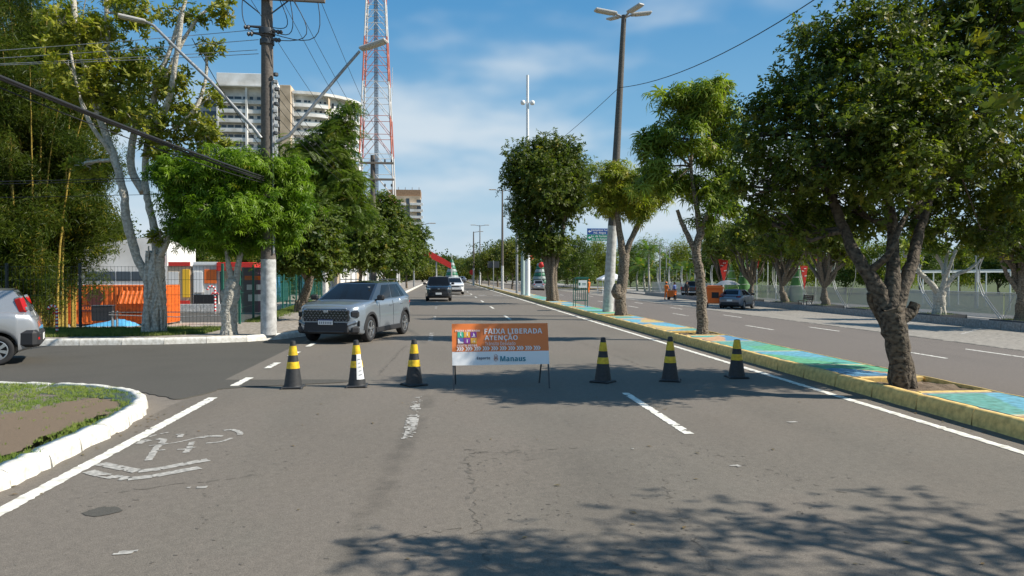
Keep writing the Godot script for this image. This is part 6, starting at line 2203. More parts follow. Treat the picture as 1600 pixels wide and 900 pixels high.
# ---------------------------------------------------------------- right side furniture
func build_right() -> void:
	# veiled railing with white tulip-shaped frames
	var f := thing("veiled_railing", "white railing with translucent grey veil panels along the park", "railing", V(29.4, -0.58, 26.0))
	for k in 15:
		var z0 := -k * 5.0
		var mb := MB.new()
		mb.box(Vector3(0, 0.72, z0 - 2.5), Vector3(0.015, 1.3, 4.9))
		put("veil_panel", mb, M["fence_veil"], f)
		mb = MB.new()
		for y in [0.06, 1.4]:
			mb.tube([Vector3(0, y, z0), Vector3(0, y, z0 - 5.0)], [0.025, 0.025], 6, false)
		put("rail", mb, mat("dull_white", Color(0.5, 0.5, 0.48), 0.6), f)
		mb = MB.new()
		for s in [-0.07, 0.07]:
			mb.tube([Vector3(s - 0.1, 0, z0), Vector3(s - 0.16, 0.6, z0 - 0.6), Vector3(s - 0.2, 1.3, z0 - 1.25), Vector3(s - 0.22, 2.0, z0 - 1.6), Vector3(s - 0.22, 2.8, z0 - 1.6), Vector3(s - 0.2, 3.4, z0 - 1.3)], [0.035, 0.035, 0.035, 0.035, 0.035, 0.03], 6)
		put("tulip_frame", mb, mat("dull_white", Color(0.5, 0.5, 0.48), 0.6), f)
		mb = MB.new()
		mb.tube([Vector3(-0.1, 0.05, z0 + 0.06), Vector3(-0.12, 1.2, z0 + 0.75), Vector3(-0.12, 2.2, z0 + 1.25), Vector3(-0.1, 3.0, z0 + 1.25)], [0.02, 0.02, 0.02, 0.018], 6)
		put("tulip_frame", mb, mat("dull_white", Color(0.5, 0.5, 0.48), 0.6), f)
	# bench
	var b := thing("bench", "brown slatted bench on the promenade facing the road", "bench", V(26.7, -0.58, d_at(1262, 26.7)), -PI / 2)
	for k in 4:
		var mb := MB.new()
		mb.box(Vector3(0, 0.45, 0.05 + k * 0.11), Vector3(1.5, 0.035, 0.09), Basis(), 0.006)
		put("seat_slat", mb, mat("bench_wood", Color(0.12, 0.07, 0.045), 0.7), b)
	for k in 3:
		var mb := MB.new()
		mb.box(Vector3(0, 0.58 + k * 0.12, -0.04 - k * 0.02), Vector3(1.5, 0.1, 0.035), Basis(), 0.006)
		put("back_slat", mb, M["bench_wood"], b)
	for s in [-0.62, 0.62]:
		for z in [0.02, 0.4]:
			var mb := MB.new()
			mb.bar(Vector3(s, 0, z), Vector3(s, 0.9 if z < 0.1 else 0.44, z - (0.08 if z < 0.1 else 0.0)), 0.05, 0.05)
			put("leg", mb, M["dark_metal"], b)
	# standing festive panels between the promenade trees: red kites and green cone trees
	for q in [[1130, 405, 445, 66.0, 1.1, "red"], [1183, 388, 420, 62.0, 0.95, "red"], [1213, 412, 424, 60.0, 0.7, "red"], [1256, 414, 452, 57.0, 0.75, "red"], [1200, 385, 400, 66.0, 0.6, "orange"], [1275, 395, 410, 60.0, 0.6, "red"]]:
		var y0 := -0.6
		var t := thing("festive_kite", "red kite-shaped festive panel on a white post among promenade trees" if q[5] == "red" else "orange kite-shaped festive panel on a white post", "decoration", V(D(q[0], 440, q[3]).x, y0, q[3]), 0.0, "festive kites")
		var ya: float = D(q[0], q[2], q[3]).y - y0
		var yb: float = D(q[0], q[1], q[3]).y - y0
		var mb := MB.new()
		var w: float = q[4] * 0.5
		mb.prism(PackedVector2Array([Vector2(0.1 * w, ya), Vector2(w * 0.8, yb - 0.1), Vector2(-w * 0.9, yb)]), 0.06)
		put("panel", mb, M[q[5]], t)
		mb = MB.new()
		mb.tube([Vector3(0, 0, -0.05), Vector3(0, yb, -0.05)], [0.035, 0.03], 6)
		put("post", mb, M["plain_white"], t)
		mb = MB.new()
		for s in [[0.3, 0.55], [-0.3, 0.75], [0.15, 0.85]]:
			mb.box(Vector3(w * s[0], lerpf(ya, yb, s[1]), 0.065), Vector3(w * 0.5, 0.06, 0.02), Basis(Vector3.BACK, 0.6 * s[0]))
		put("white_stripe", mb, M["plain_white"], t)
	for q in [[1143, 430, 64.0, "pale lime cone-shaped festive tree"], [1162, 425, 66.0, "tall mid green cone-shaped festive tree"], [1246, 425, 60.0, "mid green cone-shaped festive tree"]]:
		var t := thing("festive_cone_tree", q[3] + " behind the promenade trees", "decoration", V(D(q[0], 440, q[2]).x, -0.6, q[2]), 0.0, "festive cone trees")
		var hh: float = D(q[0], q[1] - 18, q[2]).y + 0.6
		var mb := MB.new()
		mb.lathe([Vector2(0.001, 0.1), Vector2(0.8, 0.12), Vector2(0.66, hh * 0.3), Vector2(0.36, hh * 0.65), Vector2(0.02, hh)], 14)
		put("cone", mb, mat("festive_lime", Color(0.22, 0.36, 0.07), 0.7) if q[0] < 1150 else mat("festive_green", Color(0.07, 0.2, 0.05), 0.7), t)
		mb = MB.new()
		for k in 4:
			var y := hh * (0.2 + 0.2 * k)
			mb.lathe([Vector2(0.7 - 0.155 * k, y), Vector2(0.74 - 0.155 * k, y + 0.03), Vector2(0.68 - 0.155 * k, y + 0.06)], 14)
		put("garland", mb, M["plain_white"], t)
	# park structures behind: white pergola frames, roof, green sign
	var pg := thing("pergola", "white steel pergola frame in the park behind the railing", "pergola", V(38, -0.62, 46))
	for k in 5:
		for s in [0, 1]:
			var mb := MB.new()
			mb.tube([Vector3(s * 3.0, 0, -k * 3.0), Vector3(s * 3.0, 2.6, -k * 3.0)], [0.05, 0.05], 6)
			put("post", mb, M["plain_white"], pg)
		var mb2 := MB.new()
		mb2.bar(Vector3(-0.3, 2.62, -k * 3.0), Vector3(3.3, 2.62, -k * 3.0), 0.08, 0.1)
		put("beam", mb2, M["plain_white"], pg)
	for s in [0, 1]:
		var mb := MB.new()
		mb.bar(Vector3(s * 3.0, 2.72, 0.4), Vector3(s * 3.0, 2.72, -12.4), 0.08, 0.1)
		put("rail", mb, M["plain_white"], pg)
	var gs := thing("green_sign", "small green sign board with white mark on a post in the park", "sign", V(D(1525, 440, 50).x, -0.62, 50))
	var m1 := MB.new()
	m1.box(Vector3(0, 4.4, 0), Vector3(1.3, 0.6, 0.04), Basis(), 0.01)
	put("panel", m1, mat("sign_green2", Color(0.01, 0.25, 0.13), 0.4), gs)
	m1 = MB.new()
	m1.box(Vector3(-0.02, 4.4, 0.024), Vector3(0.17, 0.36, 0.006))
	put("white_mark", m1, M["plain_white"], gs)
	m1 = MB.new()
	m1.tube([Vector3(0, 0, -0.05), Vector3(0, 4.6, -0.05)], [0.06, 0.05], 6)
	put("post", m1, M["galvanised"], gs)
	# gazebo tent by the plaza and a low boundary rail
	var gz := thing("gazebo", "small white pyramid-roofed tent at the end of the plaza", "tent", V(D(955, 440, 92).x, -0.7, 92))
	m1 = MB.new()
	for s in [[-1, -1], [1, -1], [1, 1], [-1, 1]]:
		m1.tube([Vector3(s[0] * 1.4, 0, s[1] * 1.4), Vector3(s[0] * 1.4, 2.0, s[1] * 1.4)], [0.04, 0.04], 6)
	put("frame", m1, M["plain_white"], gz)
	m1 = MB.new()
	for k in 4:
		var a := [Vector3(-1.6, 2.0, 1.6), Vector3(1.6, 2.0, 1.6), Vector3(1.6, 2.0, -1.6), Vector3(-1.6, 2.0, -1.6)]
		m1.tri(a[k], a[(k + 1) % 4], Vector3(0, 2.9, 0))
		m1.quad(a[k] - Vector3.UP * 0.2, a[(k + 1) % 4] - Vector3.UP * 0.2, a[(k + 1) % 4], a[k])
	put("canopy", m1, M["plain_white"], gz)
	var rl := thing("low_rail", "low white rail along the lawn edge behind the plaza", "rail", V(22, -0.7, 112))
	for k in 9:
		m1 = MB.new()
		m1.box(Vector3(k * 2.0, 0.3, 0), Vector3(0.08, 0.6, 0.08))
		put("post", m1, M["plain_white"], rl)
	m1 = MB.new()
	m1.bar(Vector3(-1, 0.55, 0.06), Vector3(17, 0.55, 0.06), 0.05, 0.1)
	put("bar", m1, M["plain_white"], rl)


# ---------------------------------------------------------------- vehicles
func lut(t: Array, x: float) -> float:
	if x <= t[0][0]:
		return t[0][1]
	for i in t.size() - 1:
		if x <= t[i + 1][0]:
			var u: float = (x - t[i][0]) / (t[i + 1][0] - t[i][0])
			return lerpf(t[i][1], t[i + 1][1], u * u * (3.0 - 2.0 * u) * 0.5 + u * 0.5)
	return t[-1][1]

func patch(A: Vector3, B: Vector3, C: Vector3, E: Vector3, bulge: Vector3, u0: float, u1: float, v0: float, v1: float, off: float, n := 8) -> MB:
	# bilinear sheet A-B (bottom), E-C (top) pushed out by bulge in its middle; off: lift along its own normal
	var f := func(u: float, v: float) -> Vector3:
		return A.lerp(B, u).lerp(E.lerp(C, u), v) + bulge * (sin(PI * u) * 0.6 + 0.4 * sin(PI * u) * sin(PI * v))
	var nn := (E - A).cross(B - A).normalized()
	var P := []
	for i in n + 1:
		var row := []
		for j in n + 1:
			row.append(f.call(lerpf(u0, u1, float(i) / n), lerpf(v0, v1, float(j) / n)) + nn * off)
		P.append(row)
	var mb := MB.new()
	mb.grid(P, true)
	return mb

func wheel(parent: Node3D, at: Vector3, r: float, side: float, spokes: int, w := 0.2) -> void:
	var o := Node3D.new()
	o.name = "wheel"
	parent.add_child(o, true)
	o.position = at
	var t := Transform3D(Basis(Vector3.BACK, -PI / 2 * side), Vector3.ZERO)
	var ri := r * 0.66
	var mb := MB.new()
	mb.lathe([Vector2(ri, -w / 2), Vector2(r * 0.9, -w / 2), Vector2(r * 0.985, -w * 0.36), Vector2(r, -w * 0.2), Vector2(r, w * 0.2), Vector2(r * 0.985, w * 0.36), Vector2(r * 0.9, w / 2), Vector2(ri * 1.02, w / 2 - 0.005), Vector2(ri, w * 0.3)], 28, t)
	put("tyre", mb, M["tyre"], o)
	mb = MB.new()
	mb.lathe([Vector2(ri * 1.03, w * 0.44), Vector2(ri * 0.97, w * 0.49), Vector2(ri * 0.9, w * 0.46), Vector2(ri * 0.88, w * 0.1)], 28, t)
	for k in spokes:
		var a := TAU * k / spokes
		for s in [-0.1, 0.1]:
			var p := t * Vector3(cos(a + s * 2.2) * ri * 0.2, w * 0.42, sin(a + s * 2.2) * ri * 0.2)
			var q := t * Vector3(cos(a + s) * ri * 0.92, w * 0.44, sin(a + s) * ri * 0.92)
			mb.bar(p, q, 0.028, 0.03)
	mb.lathe([Vector2(ri * 0.24, w * 0.38), Vector2(ri * 0.22, w * 0.48), Vector2(0.001, w * 0.5)], 14, t)
	put("rim", mb, M["rim"], o)
	mb = MB.new()
	mb.lathe([Vector2(ri * 0.9, w * 0.08), Vector2(0.001, w * 0.08)], 20, t)
	put("brake_disc", mb, M["car_plastic"], o)

func car(called: String, label: String, at: Vector3, turn: float, s: Dictionary) -> Node3D:
	# local axes: forward is -z, ground at y = 0
	var t := thing(called, label, s.get("category", "car"), at, turn)
	var paint: Material = M[s.paint]
	var zf: float = s.zf
	var zr: float = s.zr
	var wr: float = s.wr
	var ra := wr + 0.06
	var L: Array = s.top
	var z0: float = L[0][0]
	var z1: float = L[-1][0]
	var zs := []
	var n := 46
	for i in n + 1:
		zs.append(lerpf(z0, z1, float(i) / n))
	for c in [zf, zr]:
		for k in 15:
			zs.append(c - cos(PI * k / 14.0) * ra)
			zs.append(c - cos(PI * k / 14.0) * ra * 1.002)
	zs.append_array([z0 + 0.015, z0 + 0.04, z1 - 0.015, z1 - 0.04])
	zs.sort()
	var P := []
	for z in zs:
		var yt := lut(L, z)
		var yb := lut(s.bottom, z)
		for c in [zf, zr]:
			var q: float = ra * ra - (z - c) * (z - c)
			if q > 0:
				yb = maxf(yb, wr + sqrt(q))
		yb = minf(yb, yt - 0.05)
		var w := lut(s.wide, z)
		var row := []
		for e in [[-0.0, 0.0, 0.0], [0.93, 0.0, 0.0], [0.985, 0.06, 0.0], [0.995, 0.2, 0.0], [1.0, 0.42, 0.0], [0.992, 0.66, 0.0], [0.985, 0.8, 0.0], [0.955, 0.93, 0.0], [0.88, 1.0, 0.0], [0.6, 1.0, 0.014], [0.0, 1.0, 0.025]]:
			row.append(Vector3(w * e[0], lerpf(yb, yt, e[1]) + e[2], z))
		var full := []
		for k in range(row.size() - 1, 0, -1):
			full.append(row[k] * Vector3(-1, 1, 1))
		full.append(row[0])
		for k in range(1, row.size()):
			full.append(row[k])
		P.append(full)
	var mb := MB.new()
	mb.grid(P, true)
	for e in [0, P.size() - 1]:
		var m := Vector3(0, (P[e][0].y + P[e][10].y) * 0.5, P[e][0].z)
		for k in P[e].size() - 1:
			if e == 0:
				mb.tri(m, P[e][k + 1], P[e][k])
			else:
				mb.tri(m, P[e][k], P[e][k + 1])
	put("body", mb, paint, t)
	# cabin: sheets in paint, glass set 5 mm proud of them
	var c: Dictionary = s.cabin
	var A := Vector3(c.wb, c.ya, c.za)      # windscreen base, right
	var B := Vector3(c.wt, c.yb, c.zb)      # roof front
	var C := Vector3(c.wt, c.yc, c.zc)      # roof rear
	var E := Vector3(c.wb * c.get("tail", 0.97), c.yd, c.zd)
	var X := Vector3(-1, 1, 1)
	var bs := Vector3(0.025, 0, 0)
	var cab := MB.new()
	for q in [[A, E, C, B, bs], [E * X, A * X, B * X, C * X, bs * X], [A * X, A, B, B * X, Vector3(0, 0.01, -0.07)], [E, E * X, C * X, C, Vector3(0, 0.01, 0.05)]]:
		var pm := patch(q[0], q[1], q[2], q[3], q[4], 0, 1, 0, 1, 0)
		cab.v.append_array(pm.v); cab.n.append_array(pm.n); cab.c.append_array(pm.c); cab.uv.append_array(pm.uv)
	put("cabin_frame", cab, M[s.get("pillar_paint", s.paint)], t)
	var rf := patch(B * X, B, C, C * X, Vector3(0, 0.06, 0), 0, 1, 0, 1, 0.0)
	put("roof", rf, M[s.get("roof_paint", s.paint)], t)
	put("windscreen", patch(A * X, A, B, B * X, Vector3(0, 0.01, -0.07), 0.05, 0.95, 0.03, 0.93, 0.006), M["car_glass"], t)
	put("rear_window", patch(E, E * X, C * X, C, Vector3(0, 0.01, 0.05), 0.1, 0.9, 0.18, 0.9, 0.006), M["car_glass"], t)
	for sp in s.side_glass:
		put("side_window", patch(A, E, C, B, bs, sp[0], sp[1], 0.1, 0.88, 0.005), M["car_glass"], t)
		put("side_window", patch(E * X, A * X, B * X, C * X, bs * X, 1.0 - sp[1], 1.0 - sp[0], 0.1, 0.88, 0.005), M["car_glass"], t)
	# wheels
	var tr: float = lut(s.wide, 0.0) - 0.11
	for sd in [-1.0, 1.0]:
		for z in [zf, zr]:
			wheel(t, Vector3(sd * tr, wr, z), wr, sd, s.get("spokes", 5))
	mb = MB.new()
	mb.box(Vector3(0, wr + 0.02, (zf + zr) * 0.5), Vector3(tr * 2 - 0.2, 0.3, (zr - zf) + 0.5))
	put("underbody", mb, M["black"], t)
	# cladding: sills and wheel-arch lips
	if s.get("cladding", true):
		for sd in [-1.0, 1.0]:
			mb = MB.new()
			mb.box(Vector3(sd * (lut(s.wide, 0.0) - 0.03), lut(s.bottom, 0.0) + 0.06, (zf + zr) * 0.5), Vector3(0.08, 0.15, zr - zf - ra * 2 + 0.06), Basis(), 0.02)
			put("sill", mb, M["car_plastic"], t)
			for z in [zf, zr]:
				mb = MB.new()
				var prev := []
				for k in 17:
					var a := PI * k / 16.0
					var zz: float = z - cos(a)* 0.0
					var ring := []
					for rr in [ra - 0.005, ra + 0.055]:
						zz = z - cos(a) * rr
						var xx: float = lut(s.wide, zz) + 0.008
						ring.append(Vector3(sd * (xx - 0.07), wr + sin(a) * rr, zz))
						ring.append(Vector3(sd * xx, wr + sin(a) * rr, zz))
					if prev:
						for e in [[0, 1], [1, 3], [3, 2]]:
							if sd > 0:
								mb.quad(prev[e[0]], ring[e[0]], ring[e[1]], prev[e[1]])
							else:
								mb.quad(prev[e[0]], prev[e[1]], ring[e[1]], ring[e[0]])
					prev = ring
				put("wheel_arch", mb, M["car_plastic"] if s.get("arch_dark", true) else paint, t)
	# door gaps and handles
	for sd in [-1.0, 1.0]:
		for z in s.get("seams", []):
			mb = MB.new()
			var pts := []
			for k in 6:
				var y := lerpf(lut(s.bottom, z) + 0.14, lut(L, z) - 0.05, k / 5.0)
				var e: float = [0.992, 0.998, 1.0, 0.995, 0.988, 0.965][k]
				pts.append(Vector3(sd * (lut(s.wide, z) * e + 0.001), y, z))
			for k in 5:
				mb.bar(pts[k], pts[k + 1], 0.006, 0.008)
			put("door_gap", mb, M["black"], t)
		for z in s.get("handles", []):
			mb = MB.new()
			mb.box(Vector3(sd * (lut(s.wide, z) * 0.985 + 0.012), lut(L, z) - 0.17, z), Vector3(0.03, 0.035, 0.2), Basis(), 0.012)
			put("door_handle", mb, paint, t)
		mb = MB.new()
		mb.box(Vector3(sd * (c.wb + 0.17), c.ya + 0.1, c.za + 0.28), Vector3(0.22, 0.15, 0.12), Basis(Vector3.UP, sd * 0.2), 0.04)
		mb.bar(Vector3(sd * (c.wb + 0.0), c.ya + 0.03, c.za + 0.3), Vector3(sd * (c.wb + 0.14), c.ya + 0.07, c.za + 0.29), 0.05, 0.04)
		put("door_mirror", mb, M["car_plastic"], t)
	return t

func part_box(t: Node3D, called: String, at: Vector3, size: Vector3, m: String, b := Basis(), ch := 0.02) -> MeshInstance3D:
	var mb := MB.new()
	mb.box(at, size, b, ch)
	return put(called, mb, M[m], t)

func build_vehicles() -> void:
	var suv := {"paint": "paint_silver_blue", "roof_paint": "paint_roof", "pillar_paint": "paint_roof", "zf": -1.30, "zr": 1.31, "wr": 0.34, "spokes": 5,
		"top": [[-2.15, 0.74], [-2.13, 0.86], [-2.06, 0.945], [-1.9, 0.99], [-1.5, 1.045], [-0.95, 1.09], [-0.5, 1.09], [0.9, 1.11], [1.6, 1.15], [1.95, 1.13], [2.1, 1.0], [2.15, 0.86]],
		"bottom": [[-2.15, 0.36], [-2.0, 0.27], [-1.75, 0.22], [1.75, 0.24], [2.0, 0.32], [2.15, 0.42]],
		"wide": [[-2.15, 0.6], [-2.1, 0.71], [-1.95, 0.81], [-1.65, 0.875], [-1.3, 0.895], [-0.6, 0.885], [0.6, 0.885], [1.3, 0.9], [1.7, 0.87], [2.0, 0.79], [2.15, 0.68]],
		"cabin": {"wb": 0.79, "wt": 0.585, "za": -1.12, "ya": 1.05, "zb": -0.12, "yb": 1.53, "zc": 1.45, "yc": 1.55, "zd": 2.0, "yd": 1.1},
		"side_glass": [[0.17, 0.47], [0.5, 0.74], [0.77, 0.87]], "seams": [-0.72, 0.32, 1.12], "handles": [0.12, 1.0]}
	var t := car("silver_suv", "silver compact sports utility car turning in behind the cones", V(-2.3, 0.0, 21.1), 2.847, suv)
	part_box(t, "grille", Vector3(0, 0.72, -2.13), Vector3(1.26, 0.3, 0.08), "lamp_dark", Basis(), 0.03)
	var chips := MB.new()
	for j in 5:
		for i in 13:
			chips.box(Vector3(-0.54 + i * 0.09 + (j % 2) * 0.045 - 0.02, 0.61 + j * 0.06, -2.172), Vector3(0.045, 0.022, 0.012), Basis(Vector3.BACK, 0.5 if (i + j) % 2 else -0.5))
	put("grille_studs", chips, mat("dark_chrome", Color(0.16, 0.16, 0.17), 0.3), t)
	part_box(t, "bonnet_edge", Vector3(0, 0.9, -2.1), Vector3(1.1, 0.04, 0.07), "paint_silver_blue")
	part_box(t, "lower_bumper", Vector3(0, 0.42, -2.1), Vector3(1.26, 0.32, 0.14), "car_plastic", Basis(), 0.05)
	part_box(t, "skid_plate", Vector3(0, 0.32, -2.13), Vector3(1.0, 0.05, 0.1), "dark_metal")
	for s in [-1.0, 1.0]:
		part_box(t, "headlight", Vector3(s * 0.695, 0.76, -2.0), Vector3(0.25, 0.2, 0.2), "lamp_dark", Basis(Vector3.UP, s * -0.6), 0.05)
		part_box(t, "running_light", Vector3(s * 0.62, 0.76, -2.115), Vector3(0.03, 0.22, 0.06), "lamp_clear", Basis(Vector3.BACK, s * 0.45), 0.01)
		part_box(t, "bumper_corner", Vector3(s * 0.66, 0.53, -2.06), Vector3(0.3, 0.1, 0.16), "paint_silver_blue", Basis(Vector3.UP, s * -0.45) * Basis(Vector3.BACK, s * 0.35), 0.04)
		part_box(t, "bumper_side", Vector3(s * 0.7, 0.36, -1.99), Vector3(0.24, 0.2, 0.24), "car_plastic", Basis(Vector3.UP, s * -0.6), 0.05)
		part_box(t, "fog_lamp", Vector3(s * 0.79, 0.52, -1.93), Vector3(0.05, 0.16, 0.16), "car_plastic", Basis(Vector3.UP, s * -0.6), 0.02)
		part_box(t, "tail_lamp", Vector3(s * 0.68, 0.95, 2.06), Vector3(0.16, 0.1, 0.12), "lamp_red", Basis(Vector3.UP, s * 0.5), 0.03)
		part_box(t, "roof_rail", Vector3(s * 0.56, 1.63, 0.65), Vector3(0.03, 0.025, 1.4), "dark_metal", Basis(), 0.01)
	var pl := part_box(t, "number_plate", Vector3(0, 0.56, -2.185), Vector3(0.4, 0.13, 0.015), "plain_white", Basis(), 0.004)
	var pm := MB.new()
	pm.box(Vector3(0, 0.613, -2.194), Vector3(0.4, 0.022, 0.004))
	put("plate_band", pm, mat("plate_blue", Color(0.01, 0.03, 0.2), 0.5), pl)
	pm = MB.new()
	for k in 7:
		pm.box(Vector3(-0.15 + k * 0.05, 0.545, -2.194), Vector3(0.026, 0.06, 0.004))
	put("plate_marks", pm, mat("plate_grey", Color(0.2, 0.2, 0.22), 0.6), pl)
	part_box(t, "windscreen_sticker", Vector3(-0.48, 1.42, -0.5), Vector3(0.05, 0.04, 0.01), "plain_white", Basis(Vector3.RIGHT, -1.0), 0.002)
	part_box(t, "badge", Vector3(0, 0.83, -2.172), Vector3(0.13, 0.06, 0.02), "steel", Basis(), 0.02)
	# silver hatchback entering the side street
	var hatch := {"paint": "paint_silver", "zf": -1.18, "zr": 1.19, "wr": 0.29, "spokes": 7, "cladding": false,
		"top": [[-1.88, 0.7], [-1.84, 0.82], [-1.6, 0.9], [-1.1, 0.98], [-0.8, 1.0], [0.6, 1.02], [1.4, 1.03], [1.72, 1.0], [1.84, 0.86], [1.88, 0.7]],
		"bottom": [[-1.88, 0.36], [-1.7, 0.24], [1.5, 0.24], [1.75, 0.3], [1.88, 0.4]],
		"wide": [[-1.88, 0.55], [-1.8, 0.68], [-1.6, 0.78], [-1.2, 0.815], [1.2, 0.82], [1.5, 0.81], [1.75, 0.75], [1.85, 0.69], [1.88, 0.64]],
		"cabin": {"wb": 0.77, "wt": 0.57, "za": -0.95, "ya": 0.98, "zb": -0.25, "yb": 1.43, "zc": 1.45, "yc": 1.45, "zd": 1.78, "yd": 0.93, "tail": 0.9},
		"side_glass": [[0.15, 0.5], [0.53, 0.78]], "seams": [-0.75, 0.3, 1.05], "handles": [0.15, 0.92]}
	t = car("silver_hatchback", "silver hatchback leaving the picture along the side street", V(-9.98, 0.0, 15.33), 1.99, hatch)
	for s in [-1.0, 1.0]:
		part_box(t, "tail_lamp", Vector3(s * 0.63, 1.16, 1.58), Vector3(0.12, 0.34, 0.19), "lamp_red", Basis(Vector3.UP, s * 0.35) * Basis(Vector3.RIGHT, -0.33), 0.05)
		part_box(t, "lamp_lens", Vector3(s * 0.655, 1.08, 1.65), Vector3(0.075, 0.07, 0.11), "lamp_clear", Basis(Vector3.UP, s * 0.35) * Basis(Vector3.RIGHT, -0.33), 0.01)
		part_box(t, "lamp_lens", Vector3(s * 0.615, 1.29, 1.555), Vector3(0.09, 0.08, 0.12), "lamp_clear", Basis(Vector3.UP, s * 0.35) * Basis(Vector3.RIGHT, -0.33), 0.01)
		part_box(t, "rear_bumper_corner", Vector3(s * 0.7, 0.5, 1.68), Vector3(0.24, 0.34, 0.42), "car_plastic", Basis(Vector3.UP, s * 0.35), 0.06)
		part_box(t, "reflector", Vector3(s * 0.74, 0.5, 1.85), Vector3(0.12, 0.1, 0.08), "lamp_red", Basis(Vector3.UP, s * 0.5), 0.03)
	part_box(t, "rear_bumper", Vector3(0, 0.48, 1.86), Vector3(1.3, 0.3, 0.12), "car_plastic", Basis(), 0.05)
	part_box(t, "number_plate", Vector3(0.0, 0.5, 1.925), Vector3(0.4, 0.13, 0.012), "plain_white", Basis(), 0.004)
	part_box(t, "antenna_base", Vector3(0, 1.5, 1.1), Vector3(0.04, 0.03, 0.08), "car_plastic", Basis(), 0.01)
	# black SUV coming down the road
	var blk := suv.duplicate(true)
	blk.paint = "paint_black"
	blk.erase("pillar_paint")
	blk.roof_paint = "paint_black"
	blk.cabin = {"wb": 0.8, "wt": 0.66, "za": -0.85, "ya": 1.08, "zb": -0.4, "yb": 1.64, "zc": 1.75, "yc": 1.64, "zd": 2.02, "yd": 1.1}
	t = car("black_suv", "black boxy sports utility car driving towards the barrier", V(-0.2, 0, 51.6), PI, blk)
	part_box(t, "grille", Vector3(0, 0.8, -2.13), Vector3(1.0, 0.16, 0.08), "lamp_dark", Basis(), 0.03)
	part_box(t, "lower_bumper", Vector3(0, 0.45, -2.1), Vector3(1.44, 0.3, 0.14), "car_plastic", Basis(), 0.05)
	part_box(t, "number_plate", Vector3(0, 0.52, -2.185), Vector3(0.4, 0.13, 0.015), "plain_white", Basis(), 0.004)
	part_box(t, "badge", Vector3(0, 0.84, -2.19), Vector3(0.12, 0.08, 0.02), "steel", Basis(), 0.01)
	for s in [-1.0, 1.0]:
		part_box(t, "headlight", Vector3(s * 0.68, 0.82, -2.06), Vector3(0.3, 0.14, 0.14), "lamp_clear", Basis(Vector3.UP, s * -0.5), 0.04)
	# white pickup behind it
	var wht := suv.duplicate(true)
	wht.paint = "paint_white"
	wht.erase("pillar_paint")
	wht.roof_paint = "paint_white"
	wht.cladding = false
	t = car("white_car", "white car following behind the black one", V(1.15, 0, 68.5), PI, wht)
	part_box(t, "grille", Vector3(0, 0.76, -2.13), Vector3(1.0, 0.12, 0.08), "lamp_dark", Basis(), 0.03)
	part_box(t, "lower_bumper", Vector3(0, 0.4, -2.1), Vector3(1.4, 0.2, 0.14), "car_plastic", Basis(), 0.05)
	for s in [-1.0, 1.0]:
		part_box(t, "headlight", Vector3(s * 0.68, 0.8, -2.06), Vector3(0.3, 0.14, 0.14), "lamp_clear", Basis(Vector3.UP, s * -0.5), 0.04)
	# grey hatchback parked in the bays, seen from behind
	var g2 := hatch.duplicate(true)
	g2.paint = "paint_grey"
	g2.cladding = true
	g2.arch_dark = false
	g2.wr = 0.31
	g2.wide = [[-1.88, 0.58], [-1.8, 0.72], [-1.6, 0.83], [-1.2, 0.87], [1.2, 0.88], [1.5, 0.86], [1.75, 0.8], [1.85, 0.74], [1.88, 0.7]]
	g2.cabin = {"wb": 0.8, "wt": 0.55, "za": -0.95, "ya": 0.98, "zb": -0.1, "yb": 1.42, "zc": 1.15, "yc": 1.42, "zd": 1.78, "yd": 1.0, "tail": 0.92}
	var pc := G(1152, 484, -0.72)
	t = car("grey_hatchback", "grey hatchback parked in the bays beside the orange cart", pc + Vector3(0.72, 0, -1.75), -0.68, g2)
	for s in [-1.0, 1.0]:
		part_box(t, "tail_lamp", Vector3(s * 0.62, 0.93, 1.8), Vector3(0.34, 0.1, 0.1), "lamp_dark", Basis(Vector3.UP, s * 0.3), 0.03)
		part_box(t, "tail_lamp", Vector3(s * 0.66, 0.93, 1.845), Vector3(0.2, 0.05, 0.04), "lamp_red", Basis(Vector3.UP, s * 0.3), 0.01)
	part_box(t, "rear_bumper", Vector3(0, 0.42, 1.86), Vector3(1.36, 0.26, 0.12), "car_plastic", Basis(), 0.05)
	part_box(t, "number_plate", Vector3(0.0, 0.66, 1.895), Vector3(0.4, 0.13, 0.012), "plain_white", Basis(), 0.004)
	# dark pickup with red lamps beyond
	var pk := suv.duplicate(true)
	pk.paint = "paint_black"
	pk.erase("pillar_paint")
	pk.roof_paint = "paint_black"
	pk.wr = 0.38
	pk.top = [[-2.6, 0.9], [-2.55, 1.02], [-2.3, 1.1], [-1.5, 1.15], [-1.2, 1.17], [2.55, 1.17], [2.6, 1.0]]
	pk.bottom = [[-2.6, 0.45], [-2.3, 0.36], [2.4, 0.4], [2.6, 0.5]]
	pk.wide = [[-2.6, 0.65], [-2.4, 0.82], [-2.0, 0.92], [2.4, 0.92], [2.6, 0.86]]
	pk.zf = -1.6
	pk.zr = 1.6
	pk.cabin = {"wb": 0.84, "wt": 0.64, "za": -1.25, "ya": 1.15, "zb": -0.6, "yb": 1.76, "zc": 0.55, "yc": 1.76, "zd": 0.85, "yd": 1.15}
	pk.seams = [-1.0, 0.0, 0.85]
	pk.handles = [-0.2, 0.7]
	pk["category"] = "pickup truck"
	pc = G(1079, 464, -0.72)
	t = car("black_pickup", "black pickup truck with red tail lamps parked past the orange cart", pc + Vector3(1.0, 0, -2.3), -0.5, pk)
	for s in [-1.0, 1.0]:
		part_box(t, "tail_lamp", Vector3(s * 0.82, 0.98, 2.56), Vector3(0.16, 0.34, 0.1), "lamp_red", Basis(), 0.02)
	part_box(t, "tailgate_panel", Vector3(0, 0.92, 2.6), Vector3(1.3, 0.42, 0.05), "paint_black", Basis(), 0.02)
